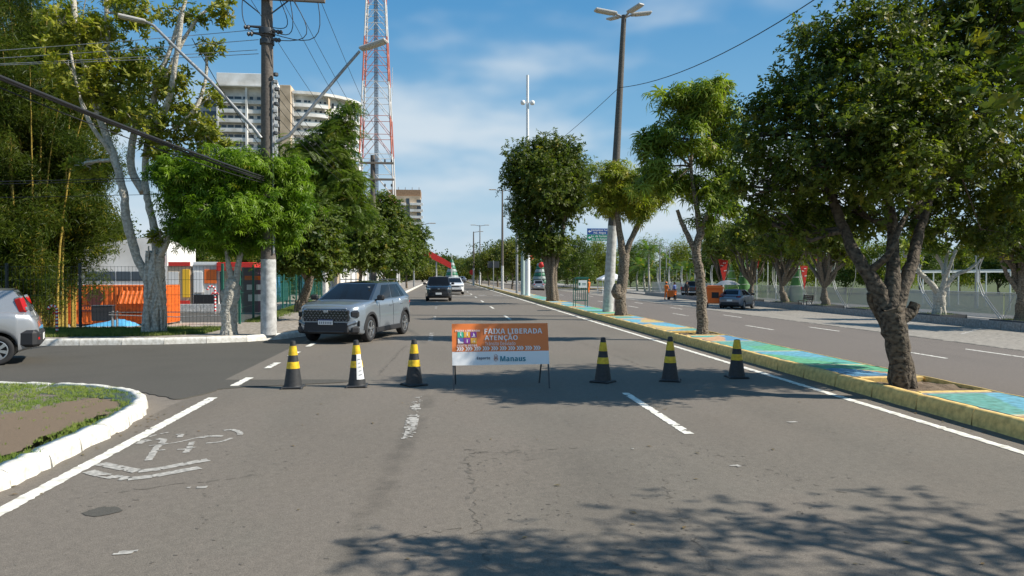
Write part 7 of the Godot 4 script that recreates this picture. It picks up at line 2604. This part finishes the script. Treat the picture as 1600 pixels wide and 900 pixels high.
	part_box(t, "rear_bumper", Vector3(0, 0.55, 2.62), Vector3(1.6, 0.16, 0.14), "steel", Basis(), 0.03)
	part_box(t, "number_plate", Vector3(0, 0.58, 2.7), Vector3(0.4, 0.13, 0.012), "plain_white", Basis(), 0.004)
	# grey car driving away on the far carriageway
	var fc := hatch.duplicate(true)
	fc.paint = "paint_silver"
	pc = G(843, 455, -0.4)
	t = car("far_silver_car", "small silver car driving away on the far carriageway", pc + Vector3(0, 0, -1.9), -0.05, fc)
	for s in [-1.0, 1.0]:
		part_box(t, "tail_lamp", Vector3(s * 0.6, 0.9, 1.8), Vector3(0.2, 0.16, 0.1), "lamp_red", Basis(Vector3.UP, s * 0.3), 0.03)
	part_box(t, "number_plate", Vector3(0.0, 0.62, 1.9), Vector3(0.4, 0.13, 0.012), "plain_white", Basis(), 0.004)
	# dark car crossing at the far end
	fc = hatch.duplicate(true)
	fc.paint = "paint_grey"
	t = car("far_grey_car", "dark car crossing at the far end of the road", V(4.0, 0, 175), PI / 2, fc)


# ---------------------------------------------------------------- the barrier: cones and board
func build_barrier() -> void:
	var spots := [[458, 608, "black and yellow traffic cone standing outermost beside the side street mouth"], [558, 606, "traffic cone with a white paper sheet taped down its side"], [647, 604, "traffic cone between the papered cone and the orange board"], [942, 599, "traffic cone in the tree shade nearest the orange board's right leg"], [1047, 597, "traffic cone in the tree shade, middle one between board and median"], [1151, 592, "traffic cone with no black tip beside the yellow median kerb"]]
	for i in spots.size():
		var q: Array = spots[i]
		var p := G(q[0], q[1] - 2.0)
		var t := thing("traffic_cone", q[2], "traffic cone", p, 0.3 * i, "traffic cones across the road")
		t.rotation.z = [0.0, 0.02, 0.0, -0.01, 0.0, 0.015][i]
		var H := 0.735 if i < 5 else 0.655
		var R := func(y: float) -> float: return lerpf(0.138, 0.038, clampf((y - 0.03) / 0.69, 0, 1))
		var mb := MB.new()
		mb.lathe([Vector2(R.call(0.03) + 0.012, 0.03), Vector2(R.call(0.04), 0.045), Vector2(R.call(H - 0.01), H - 0.01), Vector2(R.call(H) * 0.7, H), Vector2(0.001, H)], 32)
		put("body", mb, M["cone_black"], t)
		mb = MB.new()
		mb.box(Vector3(0, 0.018, 0), Vector3(0.325, 0.03, 0.325), Basis(), 0.012)
		for a in 4:
			mb.box(Vector3(cos(a * PI / 2 + PI / 4) * 0.205, 0.008, sin(a * PI / 2 + PI / 4) * 0.205), Vector3(0.05, 0.016, 0.045), Basis(Vector3.UP, -a * PI / 2 - PI / 4), 0.004)
		put("base", mb, M["cone_black"], t)
		for yy in ([[0.305, 0.41], [0.51, 0.655]] if i < 5 else [[0.305, 0.41], [0.5, 0.65]]):
			mb = MB.new()
			mb.lathe([Vector2(R.call(yy[0]), yy[0]), Vector2(R.call(yy[0]) + 0.004, yy[0] + 0.002), Vector2(R.call(yy[1]) + 0.004, yy[1] - 0.002), Vector2(R.call(yy[1]), yy[1])], 32)
			put("yellow_band", mb, M["cone_yellow"], t)
		if i == 1:
			t.rotation.y = 0
			mb = MB.new()
			var P := []
			for k in 7:
				var row := []
				for j in 9:
					var y := lerpf(0.125, 0.515, j / 8.0)
					var a := lerpf(0.1, 1.15, k / 6.0)
					var rr: float = R.call(y) + 0.007 + 0.004 * noise.get_noise_2d(k * 0.9, j * 0.9)
					row.append(Vector3(sin(a) * rr, y, cos(a) * rr))
				P.append(row)
			mb.grid(P)
			put("paper_sheet", mb, M["plain_white"], t)
			mb = MB.new()
			for k in 5:
				var y := 0.2 + k * 0.06
				var rr: float = R.call(y) + 0.013
				mb.box(Vector3(sin(0.65) * rr, y, cos(0.65) * rr), Vector3(0.05 - 0.01 * (k % 2), 0.012, 0.003), Basis(Vector3.UP, 0.65))
			put("print_lines", mb, mat("print_grey", Color(0.25, 0.27, 0.28), 0.7), t)
	# --- notice board
	var a0 := G(707, 609)
	var a1 := G(859, 606)
	var dx := a1 - a0
	var b := thing("notice_board", "orange and white lane closure notice board on thin metal legs", "sign board", (a0 + a1) * 0.5, -atan2(dx.z, dx.x))
	var W := dx.length()
	var k := -a0.z / F
	var yb := 39.0 * k
	var yt := 105.5 * k
	var ym := 60.5 * k
	var lean := Basis(Vector3.RIGHT, -0.06)
	# frame
	for s in [-1.0, 1.0]:
		var mb := MB.new()
		mb.bar(Vector3(s * W * 0.49, 0, 0.05), Vector3(s * W * 0.49, yt * 0.95, 0.05 - yt * 0.26), 0.022, 0.022)
		put("leg", mb, M["dark_metal"], b)
		mb = MB.new()
		mb.bar(Vector3(s * W * 0.45, 0, -0.55), Vector3(s * W * 0.48, yt * 0.95, -0.24), 0.022, 0.022)
		put("stay", mb, M["dark_metal"], b)
	for y in [yb + 0.01, yt - 0.01]:
		var mb := MB.new()
		mb.bar(Vector3(-W * 0.49, y * 0.96, 0.05 - y * 0.27), Vector3(W * 0.49, y * 0.96, 0.05 - y * 0.27), 0.02, 0.02)
		put("cross_rail", mb, M["dark_metal"], b)
	# the vinyl face, slightly slack
	var face := Node3D.new()
	face.name = "printed_face"
	b.add_child(face, true)
	face.transform = Transform3D(Basis(Vector3.RIGHT, -0.27), Vector3(0, 0, 0.075))
	var slack := func(x: float, y: float) -> float:
		return 0.006 * noise.get_noise_2d(x * 2.2 + y * 1.5, y * 3.0 - x) + 0.002 * noise.get_noise_2d(x * 6, y * 9)
	var fsh := func(y0: float, y1: float, zoff: float, x0: float, x1: float) -> MB:
		var P := []
		var nx := int(maxf(2, (x1 - x0) / 0.04))
		var ny := int(maxf(2, (y1 - y0) / 0.04))
		for i in nx + 1:
			var row := []
			for j in ny + 1:
				var x := lerpf(x0, x1, float(i) / nx)
				var y := lerpf(y0, y1, float(j) / ny)
				row.append(Vector3(x, y, slack.call(x, y) + zoff))
			P.append(row)
		var mb := MB.new()
		mb.grid(P)
		return mb
	var hw := W * 0.5
	put("white_field", fsh.call(yb, ym, 0.0, -hw, hw), mat("vinyl_white", Color(0.8, 0.8, 0.79), 0.35), face)
	put("orange_field", fsh.call(ym, yt, 0.0, -hw, hw), mat("vinyl_orange", Color(0.8, 0.21, 0.045), 0.35), face)
	var wht: Material = mat("print_white", Color(0.82, 0.8, 0.76), 0.5)
	var sx := func(px: float) -> float: return (px - 782.5) * k
	var sy := func(py: float) -> float: return (607.5 - py) * k
	var tx := func(s: String, px0: float, px1: float, py0: float, py1: float, m: Material, bold: bool, nm: String) -> void:
		var o := text(s, 0.1, m, face, Vector3.ZERO, Basis(), nm, bold, 0.002)
		var ab: AABB = o.mesh.get_aabb()
		var w: float = (px1 - px0) * k
		var h: float = (py1 - py0) * k
		o.transform = Transform3D(Basis().scaled(Vector3(w / ab.size.x, h / ab.size.y, 1)), Vector3(sx.call((px0 + px1) * 0.5) - ab.get_center().x * w / ab.size.x, sy.call((py0 + py1) * 0.5) - ab.get_center().y * h / ab.size.y, 0.009))
	tx.call("FAIXA LIBERADA", 757, 850, 510.5, 519, wht, true, "lettering")
	tx.call("ATENÇÃO", 757, 810, 519.5, 531.5, wht, true, "lettering")
	tx.call("Trânsito Desviado", 757.5, 806, 531.5, 537.5, wht, false, "lettering")
	tx.call("Esporte", 744, 765, 555.5, 561, mat("print_dark", Color(0.08, 0.09, 0.12), 0.5), true, "lettering")
	tx.call("Manaus", 781, 821.5, 555, 563.5, mat("print_teal", Color(0.03, 0.22, 0.28), 0.5), true, "lettering")
	tx.call("FAIXA LIBERADA", 711, 750, 512, 515, wht, true, "logo_lettering")
	tx.call("PONTA NEGRA", 714, 745, 535.5, 538.5, wht, true, "logo_lettering")
	# six coloured sport squares with small pale figures
	var cl := [Color(0.05, 0.45, 0.28), Color(0.85, 0.4, 0.05), Color(0.22, 0.05, 0.3), Color(0.12, 0.13, 0.4), Color(0.3, 0.06, 0.35), Color(0.85, 0.45, 0.06)]
	for i in 6:
		var cx: float = sx.call(719.0 + (i % 3) * 10.3)
		var cy: float = sy.call(520.0 + (i / 3) * 9.6)
		var mb := MB.new()
		mb.box(Vector3(cx, cy, 0.008), Vector3(9.3 * k, 9.0 * k, 0.003))
		var sq := put("logo_square", mb, mat("logo_%d" % i, cl[i], 0.5), face)
		mb = MB.new()
		match i:
			0, 1:
				mb.bar(Vector3(cx, cy + 0.02, 0.0105), Vector3(cx + 0.004, cy - 0.015, 0.0105), 0.016, 0.002)
				mb.bar(Vector3(cx, cy - 0.01, 0.0105), Vector3(cx - 0.02, cy - 0.035, 0.0105), 0.01, 0.002)
				mb.bar(Vector3(cx, cy - 0.01, 0.0105), Vector3(cx + 0.018, cy - 0.035, 0.0105), 0.01, 0.002)
				mb.box(Vector3(cx + 0.004, cy + 0.032, 0.0105), Vector3(0.014, 0.014, 0.002), Basis(Vector3.BACK, 0.78))
			2:
				mb.prism(PackedVector2Array([Vector2(-0.008, -0.02), Vector2(-0.004, 0.035), Vector2(0.025, -0.015)]), 0.002, Transform3D(Basis(), Vector3(cx, cy, 0.0095)))
				mb.box(Vector3(cx, cy - 0.03, 0.0105), Vector3(0.055, 0.01, 0.002))
			3:
				mb.prism(PackedVector2Array([Vector2(-0.042, 0.03), Vector2(-0.03, 0.03), Vector2(-0.01, -0.01), Vector2(0.04, -0.02), Vector2(0.04, -0.042), Vector2(-0.042, -0.042)]), 0.002, Transform3D(Basis(), Vector3(cx, cy, 0.0095)))
			4:
				mb.bar(Vector3(cx, cy + 0.02, 0.0105), Vector3(cx, cy - 0.03, 0.0105), 0.016, 0.002)
				mb.bar(Vector3(cx - 0.025, cy + 0.025, 0.0105), Vector3(cx + 0.025, cy + 0.02, 0.0105), 0.008, 0.002)
			5:
				mb.bar(Vector3(cx - 0.03, cy - 0.03, 0.0105), Vector3(cx + 0.03, cy + 0.025, 0.0105), 0.014, 0.002)
				mb.box(Vector3(cx + 0.01, cy - 0.015, 0.0105), Vector3(0.02, 0.02, 0.002))
		put("logo_figure", mb, wht, sq)
	# rows of triple chevrons
	for g in 10:
		var mb := MB.new()
		for c in 3:
			var ox: float = sx.call(714.5 + g * 13.6 + c * 3.6)
			var oy: float = sy.call(542.3)
			var q := 3.3 * k
			mb.prism(PackedVector2Array([Vector2(-q * 0.7, q), Vector2(-q * 0.05, q), Vector2(q * 0.75, 0), Vector2(-q * 0.05, -q), Vector2(-q * 0.7, -q), Vector2(q * 0.1, 0)]), 0.002, Transform3D(Basis(), Vector3(ox, oy, 0.0085)))
		put("chevrons", mb, wht, face)
	# small knot emblem before the city name
	var em := MB.new()
	var ecx: float = sx.call(774.0)
	var ecy: float = sy.call(558.0)
	for s in [[0.0, 0.03, 0.022, 0.03], [0.0, -0.012, 0.026, 0.034]]:
		var last := Vector3.ZERO
		for i in 17:
			var a := TAU * i / 16.0
			var p := Vector3(ecx + s[0] + cos(a) * s[2], ecy + s[1] + sin(a) * s[3], 0.0095)
			if i:
				em.bar(last, p, 0.008, 0.003)
			last = p
	em.bar(Vector3(ecx - 0.02, ecy - 0.02, 0.0095), Vector3(ecx + 0.02, ecy + 0.01, 0.0095), 0.008, 0.003)
	em.bar(Vector3(ecx - 0.02, ecy + 0.01, 0.0095), Vector3(ecx + 0.02, ecy - 0.02, 0.0095), 0.008, 0.003)
	put("emblem", em, mat("print_rust", Color(0.45, 0.12, 0.03), 0.5), face)


# ---------------------------------------------------------------- people and small things
func person_mesh(bones: Array, cell: float) -> MB:
	# bones: [a, b, ra, rb, colour]; smooth union of tapered capsules, meshed as surface nets
	var lo := Vector3(9, 9, 9)
	var hi := -lo
	for b in bones:
		for e in [b[0], b[1]]:
			lo = lo.min(e - Vector3.ONE * 0.2)
			hi = hi.max(e + Vector3.ONE * 0.2)
	var n := Vector3i(((hi - lo) / cell).ceil()) + Vector3i.ONE
	var val := PackedFloat32Array()
	val.resize(n.x * n.y * n.z)
	val.fill(1.0)
	var near := PackedInt32Array()
	near.resize(val.size())
	var best := PackedFloat32Array()
	best.resize(val.size())
	best.fill(9.0)
	for i in bones.size():       # each bone only visits the cells near it
		var b: Array = bones[i]
		var m := maxf(b[2], b[3]) + 0.07
		var c0 := Vector3i(((b[0].min(b[1]) - Vector3.ONE * m - lo) / cell).floor()).clamp(Vector3i.ZERO, n - Vector3i.ONE)
		var c1 := Vector3i(((b[0].max(b[1]) + Vector3.ONE * m - lo) / cell).ceil()).clamp(Vector3i.ZERO, n - Vector3i.ONE)
		var ab: Vector3 = b[1] - b[0]
		var l2 := maxf(ab.length_squared(), 1e-6)
		for z in range(c0.z, c1.z + 1):
			for y in range(c0.y, c1.y + 1):
				for x in range(c0.x, c1.x + 1):
					var p := lo + Vector3(x, y, z) * cell
					var t := clampf((p - b[0]).dot(ab) / l2, 0, 1)
					var q: float = p.distance_to(b[0] + ab * t) - lerpf(b[2], b[3], t)
					var id := x + n.x * (y + n.y * z)
					if q < best[id]:
						best[id] = q
						near[id] = i
					var d := val[id]
					var h := clampf(0.5 + 0.5 * (d - q) / 0.04, 0, 1)
					val[id] = lerpf(d, q, h) - 0.04 * h * (1.0 - h)
	var vid := {}
	var pos := []
	var colr := []
	for z in n.z - 1:
		for y in n.y - 1:
			for x in n.x - 1:
				var s := Vector3.ZERO
				var c := 0
				var base := x + n.x * (y + n.y * z)
				var vs := []
				for k in 8:
					vs.append(val[base + (k & 1) + n.x * (((k >> 1) & 1) + n.y * (k >> 2))])
				for e in [[0, 1], [2, 3], [4, 5], [6, 7], [0, 2], [1, 3], [4, 6], [5, 7], [0, 4], [1, 5], [2, 6], [3, 7]]:
					var a: float = vs[e[0]]
					var b: float = vs[e[1]]
					if (a < 0) != (b < 0):
						var t := a / (a - b)
						var pa := Vector3(e[0] & 1, (e[0] >> 1) & 1, e[0] >> 2)
						var pb := Vector3(e[1] & 1, (e[1] >> 1) & 1, e[1] >> 2)
						s += pa.lerp(pb, t)
						c += 1
				if c:
					vid[base] = pos.size()
					pos.append(lo + (Vector3(x, y, z) + s / c) * cell)
					colr.append(bones[near[base]][4])
	var nrm := []
	nrm.resize(pos.size())
	nrm.fill(Vector3.ZERO)
	var faces := []
	for z in range(1, n.z - 1):
		for y in range(1, n.y - 1):
			for x in range(1, n.x - 1):
				var id := x + n.x * (y + n.y * z)
				for ax in 3:
					var st: int = [1, n.x, n.x * n.y][ax]
					if (val[id] < 0) == (val[id + st] < 0):
						continue
					var u: int = [n.x, n.x * n.y, 1][ax]
					var w: int = [n.x * n.y, 1, n.x][ax]
					var q := [id - u - w, id - w, id, id - u]
					if not (vid.has(q[0]) and vid.has(q[1]) and vid.has(q[2]) and vid.has(q[3])):
						continue
					if val[id] > 0:
						q.reverse()
					faces.append([vid[q[0]], vid[q[1]], vid[q[2]], vid[q[3]]])
	for f in faces:
		var nn: Vector3 = (pos[f[1]] - pos[f[0]]).cross(pos[f[2]] - pos[f[0]])
		for k in 4:
			nrm[f[k]] += nn
	var mb := MB.new()
	for f in faces:
		for k in [0, 2, 1, 0, 3, 2]:
			mb.col = colr[f[k]]
			mb.vert(pos[f[k]], nrm[f[k]].normalized())
	return mb

func person(label: String, at: Vector3, turn: float, top: Color, legs: Color, hair: Color, arm_f: float, stride: float, hat := Color(-1, 0, 0)) -> void:
	var skin := Color(0.28, 0.15, 0.09)
	var shoe := Color(0.03, 0.03, 0.03)
	var B := []
	var hip := 0.9
	for s in [-1.0, 1.0]:
		var z: float = s * stride
		B.append([Vector3(s * 0.09, hip, 0), Vector3(s * 0.1, 0.48, -z * 0.5 - 0.02), 0.095, 0.065, legs])
		B.append([Vector3(s * 0.1, 0.48, -z * 0.5 - 0.02), Vector3(s * 0.1, 0.09, -z), 0.062, 0.045, legs])
		B.append([Vector3(s * 0.1, 0.045, -z + 0.04), Vector3(s * 0.11, 0.04, -z - 0.15), 0.045, 0.035, shoe])
		B.append([Vector3(s * 0.19, 1.4, 0), Vector3(s * 0.23, 1.14, -arm_f * 0.12), 0.055, 0.045, top])
		B.append([Vector3(s * 0.23, 1.14, -arm_f * 0.12), Vector3(s * 0.2, 1.14 - 0.22 * (1.0 - arm_f * 0.8), -arm_f * 0.34), 0.042, 0.032, skin if hat.r < 0 else top])
		var w := Vector3(s * 0.2, 1.14 - 0.22 * (1.0 - arm_f * 0.8), -arm_f * 0.34)
		B.append([w, w + Vector3(0, -0.07, -0.05), 0.034, 0.028, skin])
		for f in 4:
			B.append([w + Vector3((f - 1.5) * 0.018, -0.07, -0.05), w + Vector3((f - 1.5) * 0.018, -0.13 - 0.01 * float(f == 1 or f == 2), -0.05), 0.009, 0.008, skin])
		B.append([w + Vector3(-s * 0.03, -0.04, -0.05), w + Vector3(-s * 0.045, -0.09, -0.07), 0.01, 0.009, skin])
	B.append([Vector3(0, 0.93, 0), Vector3(0, 1.15, 0), 0.15, 0.135, legs if hat.r < 0 else top])
	B.append([Vector3(0, 1.1, 0), Vector3(0, 1.34, 0), 0.14, 0.15, top])
	B.append([Vector3(-0.12, 1.38, 0), Vector3(0.12, 1.38, 0), 0.085, 0.085, top])
	B.append([Vector3(0, 1.42, 0), Vector3(0, 1.54, -0.01), 0.055, 0.052, skin])
	B.append([Vector3(0, 1.6, -0.02), Vector3(0, 1.67, 0.0), 0.085, 0.098, skin])
	B.append([Vector3(0, 1.6, -0.1), Vector3(0, 1.58, -0.125), 0.014, 0.018, skin])
	for s in [-1.0, 1.0]:
		B.append([Vector3(s * 0.095, 1.61, 0.0), Vector3(s * 0.1, 1.64, 0.01), 0.016, 0.02, skin])
	B.append([Vector3(0, 1.68, 0.035), Vector3(0, 1.71, 0.0), 0.1, 0.095, hair])
	if hat.r >= 0:
		B.append([Vector3(0, 1.72, 0.03), Vector3(0, 1.72, -0.15), 0.1, 0.05, hat])
	var t := thing("person", label, "person", at, turn)
	put("body", person_mesh(B, 0.024), M["vertex"], t)

func build_small() -> void:
	var org := Color(0.85, 0.2, 0.02)
	person("street cleaner in orange overalls and cap pushing a cart", G(1041, 468, -0.72), -0.9, org, org, Color(0.02, 0.02, 0.02), 0.7, 0.12, org)
	person("person in dark shorts and blue top beside the cart", G(1054, 468, -0.72), 0.6, Color(0.1, 0.16, 0.4), Color(0.03, 0.03, 0.05), Color(0.02, 0.015, 0.01), 0.4, 0.08)
	person("person in black clothes standing behind the pickup truck", G(1073, 466, -0.72), 2.6, Color(0.015, 0.016, 0.02), Color(0.02, 0.02, 0.025), Color(0.02, 0.015, 0.01), 0.2, 0.05)
	person("worker in orange beside the green tree guard on the far bays", G(920, 458, -0.6), 0.4, org, org, Color(0.02, 0.02, 0.02), 0.5, 0.1, org)
	# cleaner's cart
	var p := G(1048, 468.5, -0.72)
	var t := thing("cleaning_cart", "small orange cleaner's cart with a bin and two wheels", "cart", p + Vector3(0.15, 0, 0), 0.7)
	var mb := MB.new()
	mb.prism(PackedVector2Array([Vector2(-0.3, 0.3), Vector2(0.3, 0.3), Vector2(0.38, 0.95), Vector2(-0.38, 0.95)]), 0.6, Transform3D(Basis(), Vector3(0, 0, -0.3)))
	put("bin", mb, M["orange"], t)
	for s in [-1, 1]:
		mb = MB.new()
		mb.lathe([Vector2(0.03, -0.03), Vector2(0.25, -0.03), Vector2(0.25, 0.03), Vector2(0.03, 0.03)], 14, Transform3D(Basis(Vector3.RIGHT, PI / 2), Vector3(0, 0.25, s * 0.36)))
		put("wheel", mb, M["tyre"], t)
	mb = MB.new()
	mb.tube([Vector3(0.38, 0.9, -0.2), Vector3(0.75, 1.05, -0.2), Vector3(0.75, 1.05, 0.2), Vector3(0.38, 0.9, 0.2)], [0.018, 0.018, 0.018, 0.018], 6)
	put("handle", mb, M["dark_metal"], t)
	# orange vending cart by the hatchback
	p = G(1117, 483, -0.72)
	t = thing("vending_cart", "orange vending cart with a dark window and a sloped canopy", "cart", p, -0.3)
	part_box(t, "cabinet", Vector3(0, 0.95, -0.35), Vector3(1.15, 1.1, 0.7), "orange", Basis(), 0.04)
	part_box(t, "window", Vector3(0.02, 1.02, 0.012), Vector3(0.5, 0.42, 0.03), "black", Basis(), 0.02)
	part_box(t, "counter", Vector3(0, 0.45, -0.2), Vector3(1.25, 0.06, 0.95), "orange", Basis(), 0.02)
	mb = MB.new()
	mb.prism(PackedVector2Array([Vector2(-0.7, 1.5), Vector2(0.7, 1.5), Vector2(0.45, 1.72), Vector2(-0.5, 1.72)]), 0.95, Transform3D(Basis(), Vector3(0, 0, -0.85)))
	put("canopy", mb, M["orange"], t)
	for sx in [-0.5, 0.5]:
		for sz in [-0.6, 0.15]:
			mb = MB.new()
			mb.bar(Vector3(sx, 0, sz), Vector3(sx, 0.45, sz), 0.05, 0.05)
			put("leg", mb, M["dark_metal"], t)
	t = thing("side_cart", "lower orange trolley with a grey umbrella cover beside the vending cart", "cart", G(1137, 481, -0.72), 0.3)
	part_box(t, "trolley_box", Vector3(0, 0.7, 0), Vector3(0.8, 0.55, 0.6), "orange", Basis(), 0.04)
	for s in [-1, 1]:
		mb = MB.new()
		mb.lathe([Vector2(0.02, -0.03), Vector2(0.22, -0.03), Vector2(0.22, 0.03), Vector2(0.02, 0.03)], 14, Transform3D(Basis(Vector3.RIGHT, PI / 2), Vector3(0.1, 0.22, s * 0.34)))
		put("wheel", mb, M["tyre"], t)
	mb = MB.new()
	mb.bar(Vector3(-0.35, 0, 0), Vector3(-0.35, 0.5, 0), 0.05, 0.05)
	put("leg", mb, M["dark_metal"], t)
	mb = MB.new()
	mb.lathe([Vector2(0.9, 1.75), Vector2(0.5, 2.02), Vector2(0.001, 2.12)], 8)
	mb.bar(Vector3(0, 0.9, 0), Vector3(0, 2.1, 0), 0.03, 0.03)
	put("umbrella", mb, M["galvanised"], t)
	# --- festive things at the end of the road
	for q in [[706, 446, 150.0, 5.4, 1.7, "green and silver striped festive tree beyond the oncoming cars"], [844, 449, 120.0, 4.9, 1.5, "green and silver striped festive tree behind the camera mast"]]:
		t = thing("striped_tree", q[5], "decoration", V(D(q[0], 440, q[2]).x, 0.0, q[2]), 0.0, "striped festive trees")
		for k in 7:
			mb = MB.new()
			var y0: float = q[3] * (0.08 + k * 0.12)
			var y1: float = q[3] * (0.08 + (k + 1) * 0.12)
			var r0: float = q[4] * (1.0 - k * 0.125)
			mb.lathe([Vector2(r0 * 0.9, y0), Vector2(r0, y0 + 0.12), Vector2(r0 - q[4] * 0.15, y1)], 16)
			put("tier", mb, mat("festive_dark", Color(0.02, 0.16, 0.08), 0.5) if k % 2 == 0 else mat("festive_silver", Color(0.3, 0.36, 0.34), 0.5), t)
		mb = MB.new()
		mb.lathe([Vector2(0.06, 0), Vector2(0.05, q[3] * 1.08), Vector2(0.001, q[3] * 1.1)], 8)
		put("post", mb, M["plain_white"], t)
	t = thing("red_arch", "red curved banner arch descending beside the last street tree", "banner", V(D(690, 440, 130).x, 0.0, 130))
	var P := []
	for q in [[640, 379, 389], [655, 384, 395], [672, 392, 403], [688, 401, 411], [705, 411, 420]]:
		var a := D(q[0], q[1], 130) - t.position
		var c := D(q[0], q[2], 130) - t.position
		P.append([a + Vector3(0, 0, -0.6), a, c, c + Vector3(0, 0, -0.6), a + Vector3(0, 0, -0.6)])
	mb = MB.new()
	for i in P.size() - 1:
		for k in 4:
			mb.quad(P[i][k], P[i][k + 1], P[i + 1][k + 1], P[i + 1][k])
	put("band", mb, M["red"], t)
	for x in [-0.9, 1.75]:
		mb = MB.new()
		mb.tube([Vector3(x, 0, -0.3), Vector3(x, 3.2 if x > 0 else 4.2, -0.3)], [0.14, 0.12], 8)
		put("post", mb, M["white_paint"], t)
	# hanging balls on the median
	for q in [[829, 402, 5.0, "red", "red ornament on a bracket by the camera mast"], [819, 412, 5.5, "yellow", "yellow drop ornament beside the camera mast"], [846, 414, 5.0, "red", "red ornament on the striped tree's post"]]:
		var dd := 100.0
		var c := D(q[0], q[1], dd)
		t = thing("hanging_ornament", q[4], "decoration", Vector3(c.x, 0.0, -dd), 0.0, "festive ornaments")
		mb = MB.new()
		var rr: float = q[2] * mpp(dd)
		mb.lathe([Vector2(0.001, c.y - rr * (2.2 if q[3] == "yellow" else 1.0)), Vector2(rr * 0.7, c.y - rr * 0.7), Vector2(rr, c.y), Vector2(rr * 0.7, c.y + rr * 0.7), Vector2(0.001, c.y + rr)], 12)
		put("ball", mb, M[q[3]], t)
		mb = MB.new()
		mb.lathe([Vector2(0.05, 0), Vector2(0.05, c.y - rr * 0.9)], 6)
		put("post", mb, M["galvanised"], t)
	# road signs on the median far off
	t = thing("road_sign", "small red round road sign on a post far down the median", "road sign", V(D(736, 440, 112).x + 0.15, 0.2, 112.0))
	mb = MB.new()
	mb.lathe([Vector2(0.035, 0), Vector2(0.035, 2.3)], 8)
	put("post", mb, M["white_paint"], t)
	mb = MB.new()
	mb.lathe([Vector2(0.001, 0), Vector2(0.42, 0), Vector2(0.42, 0.03), Vector2(0.001, 0.03)], 8, Transform3D(Basis(Vector3.RIGHT, PI / 2), Vector3(0, 2.0, 0.04)))
	put("disc", mb, M["red"], t)
	t = thing("road_sign", "pair of dark road sign plates seen from behind on a grey post", "road sign", V(D(771, 440, 72).x, 0.2, 72.0))
	mb = MB.new()
	mb.lathe([Vector2(0.04, 0), Vector2(0.04, 3.0)], 8)
	put("post", mb, M["galvanised"], t)
	for s in [-1, 1]:
		mb = MB.new()
		mb.box(Vector3(s * 0.32, 2.6, -0.06), Vector3(0.5, 0.62, 0.02), Basis(), 0.006)
		put("plate", mb, M["dark_metal"], t)
	# yellow kerb and low wall at the roundabout beyond
	t = thing("roundabout_kerb", "yellow kerb of the lawn strip beyond the far median", "kerb", V(16, -0.55, 125))
	for k in 10:
		mb = MB.new()
		mb.box(Vector3(-12 + k * 3.0, 0.12, 0), Vector3(2.96, 0.25, 0.2), Basis(), 0.02)
		put("kerb_stone", mb, M["kerb_yellow"], t)
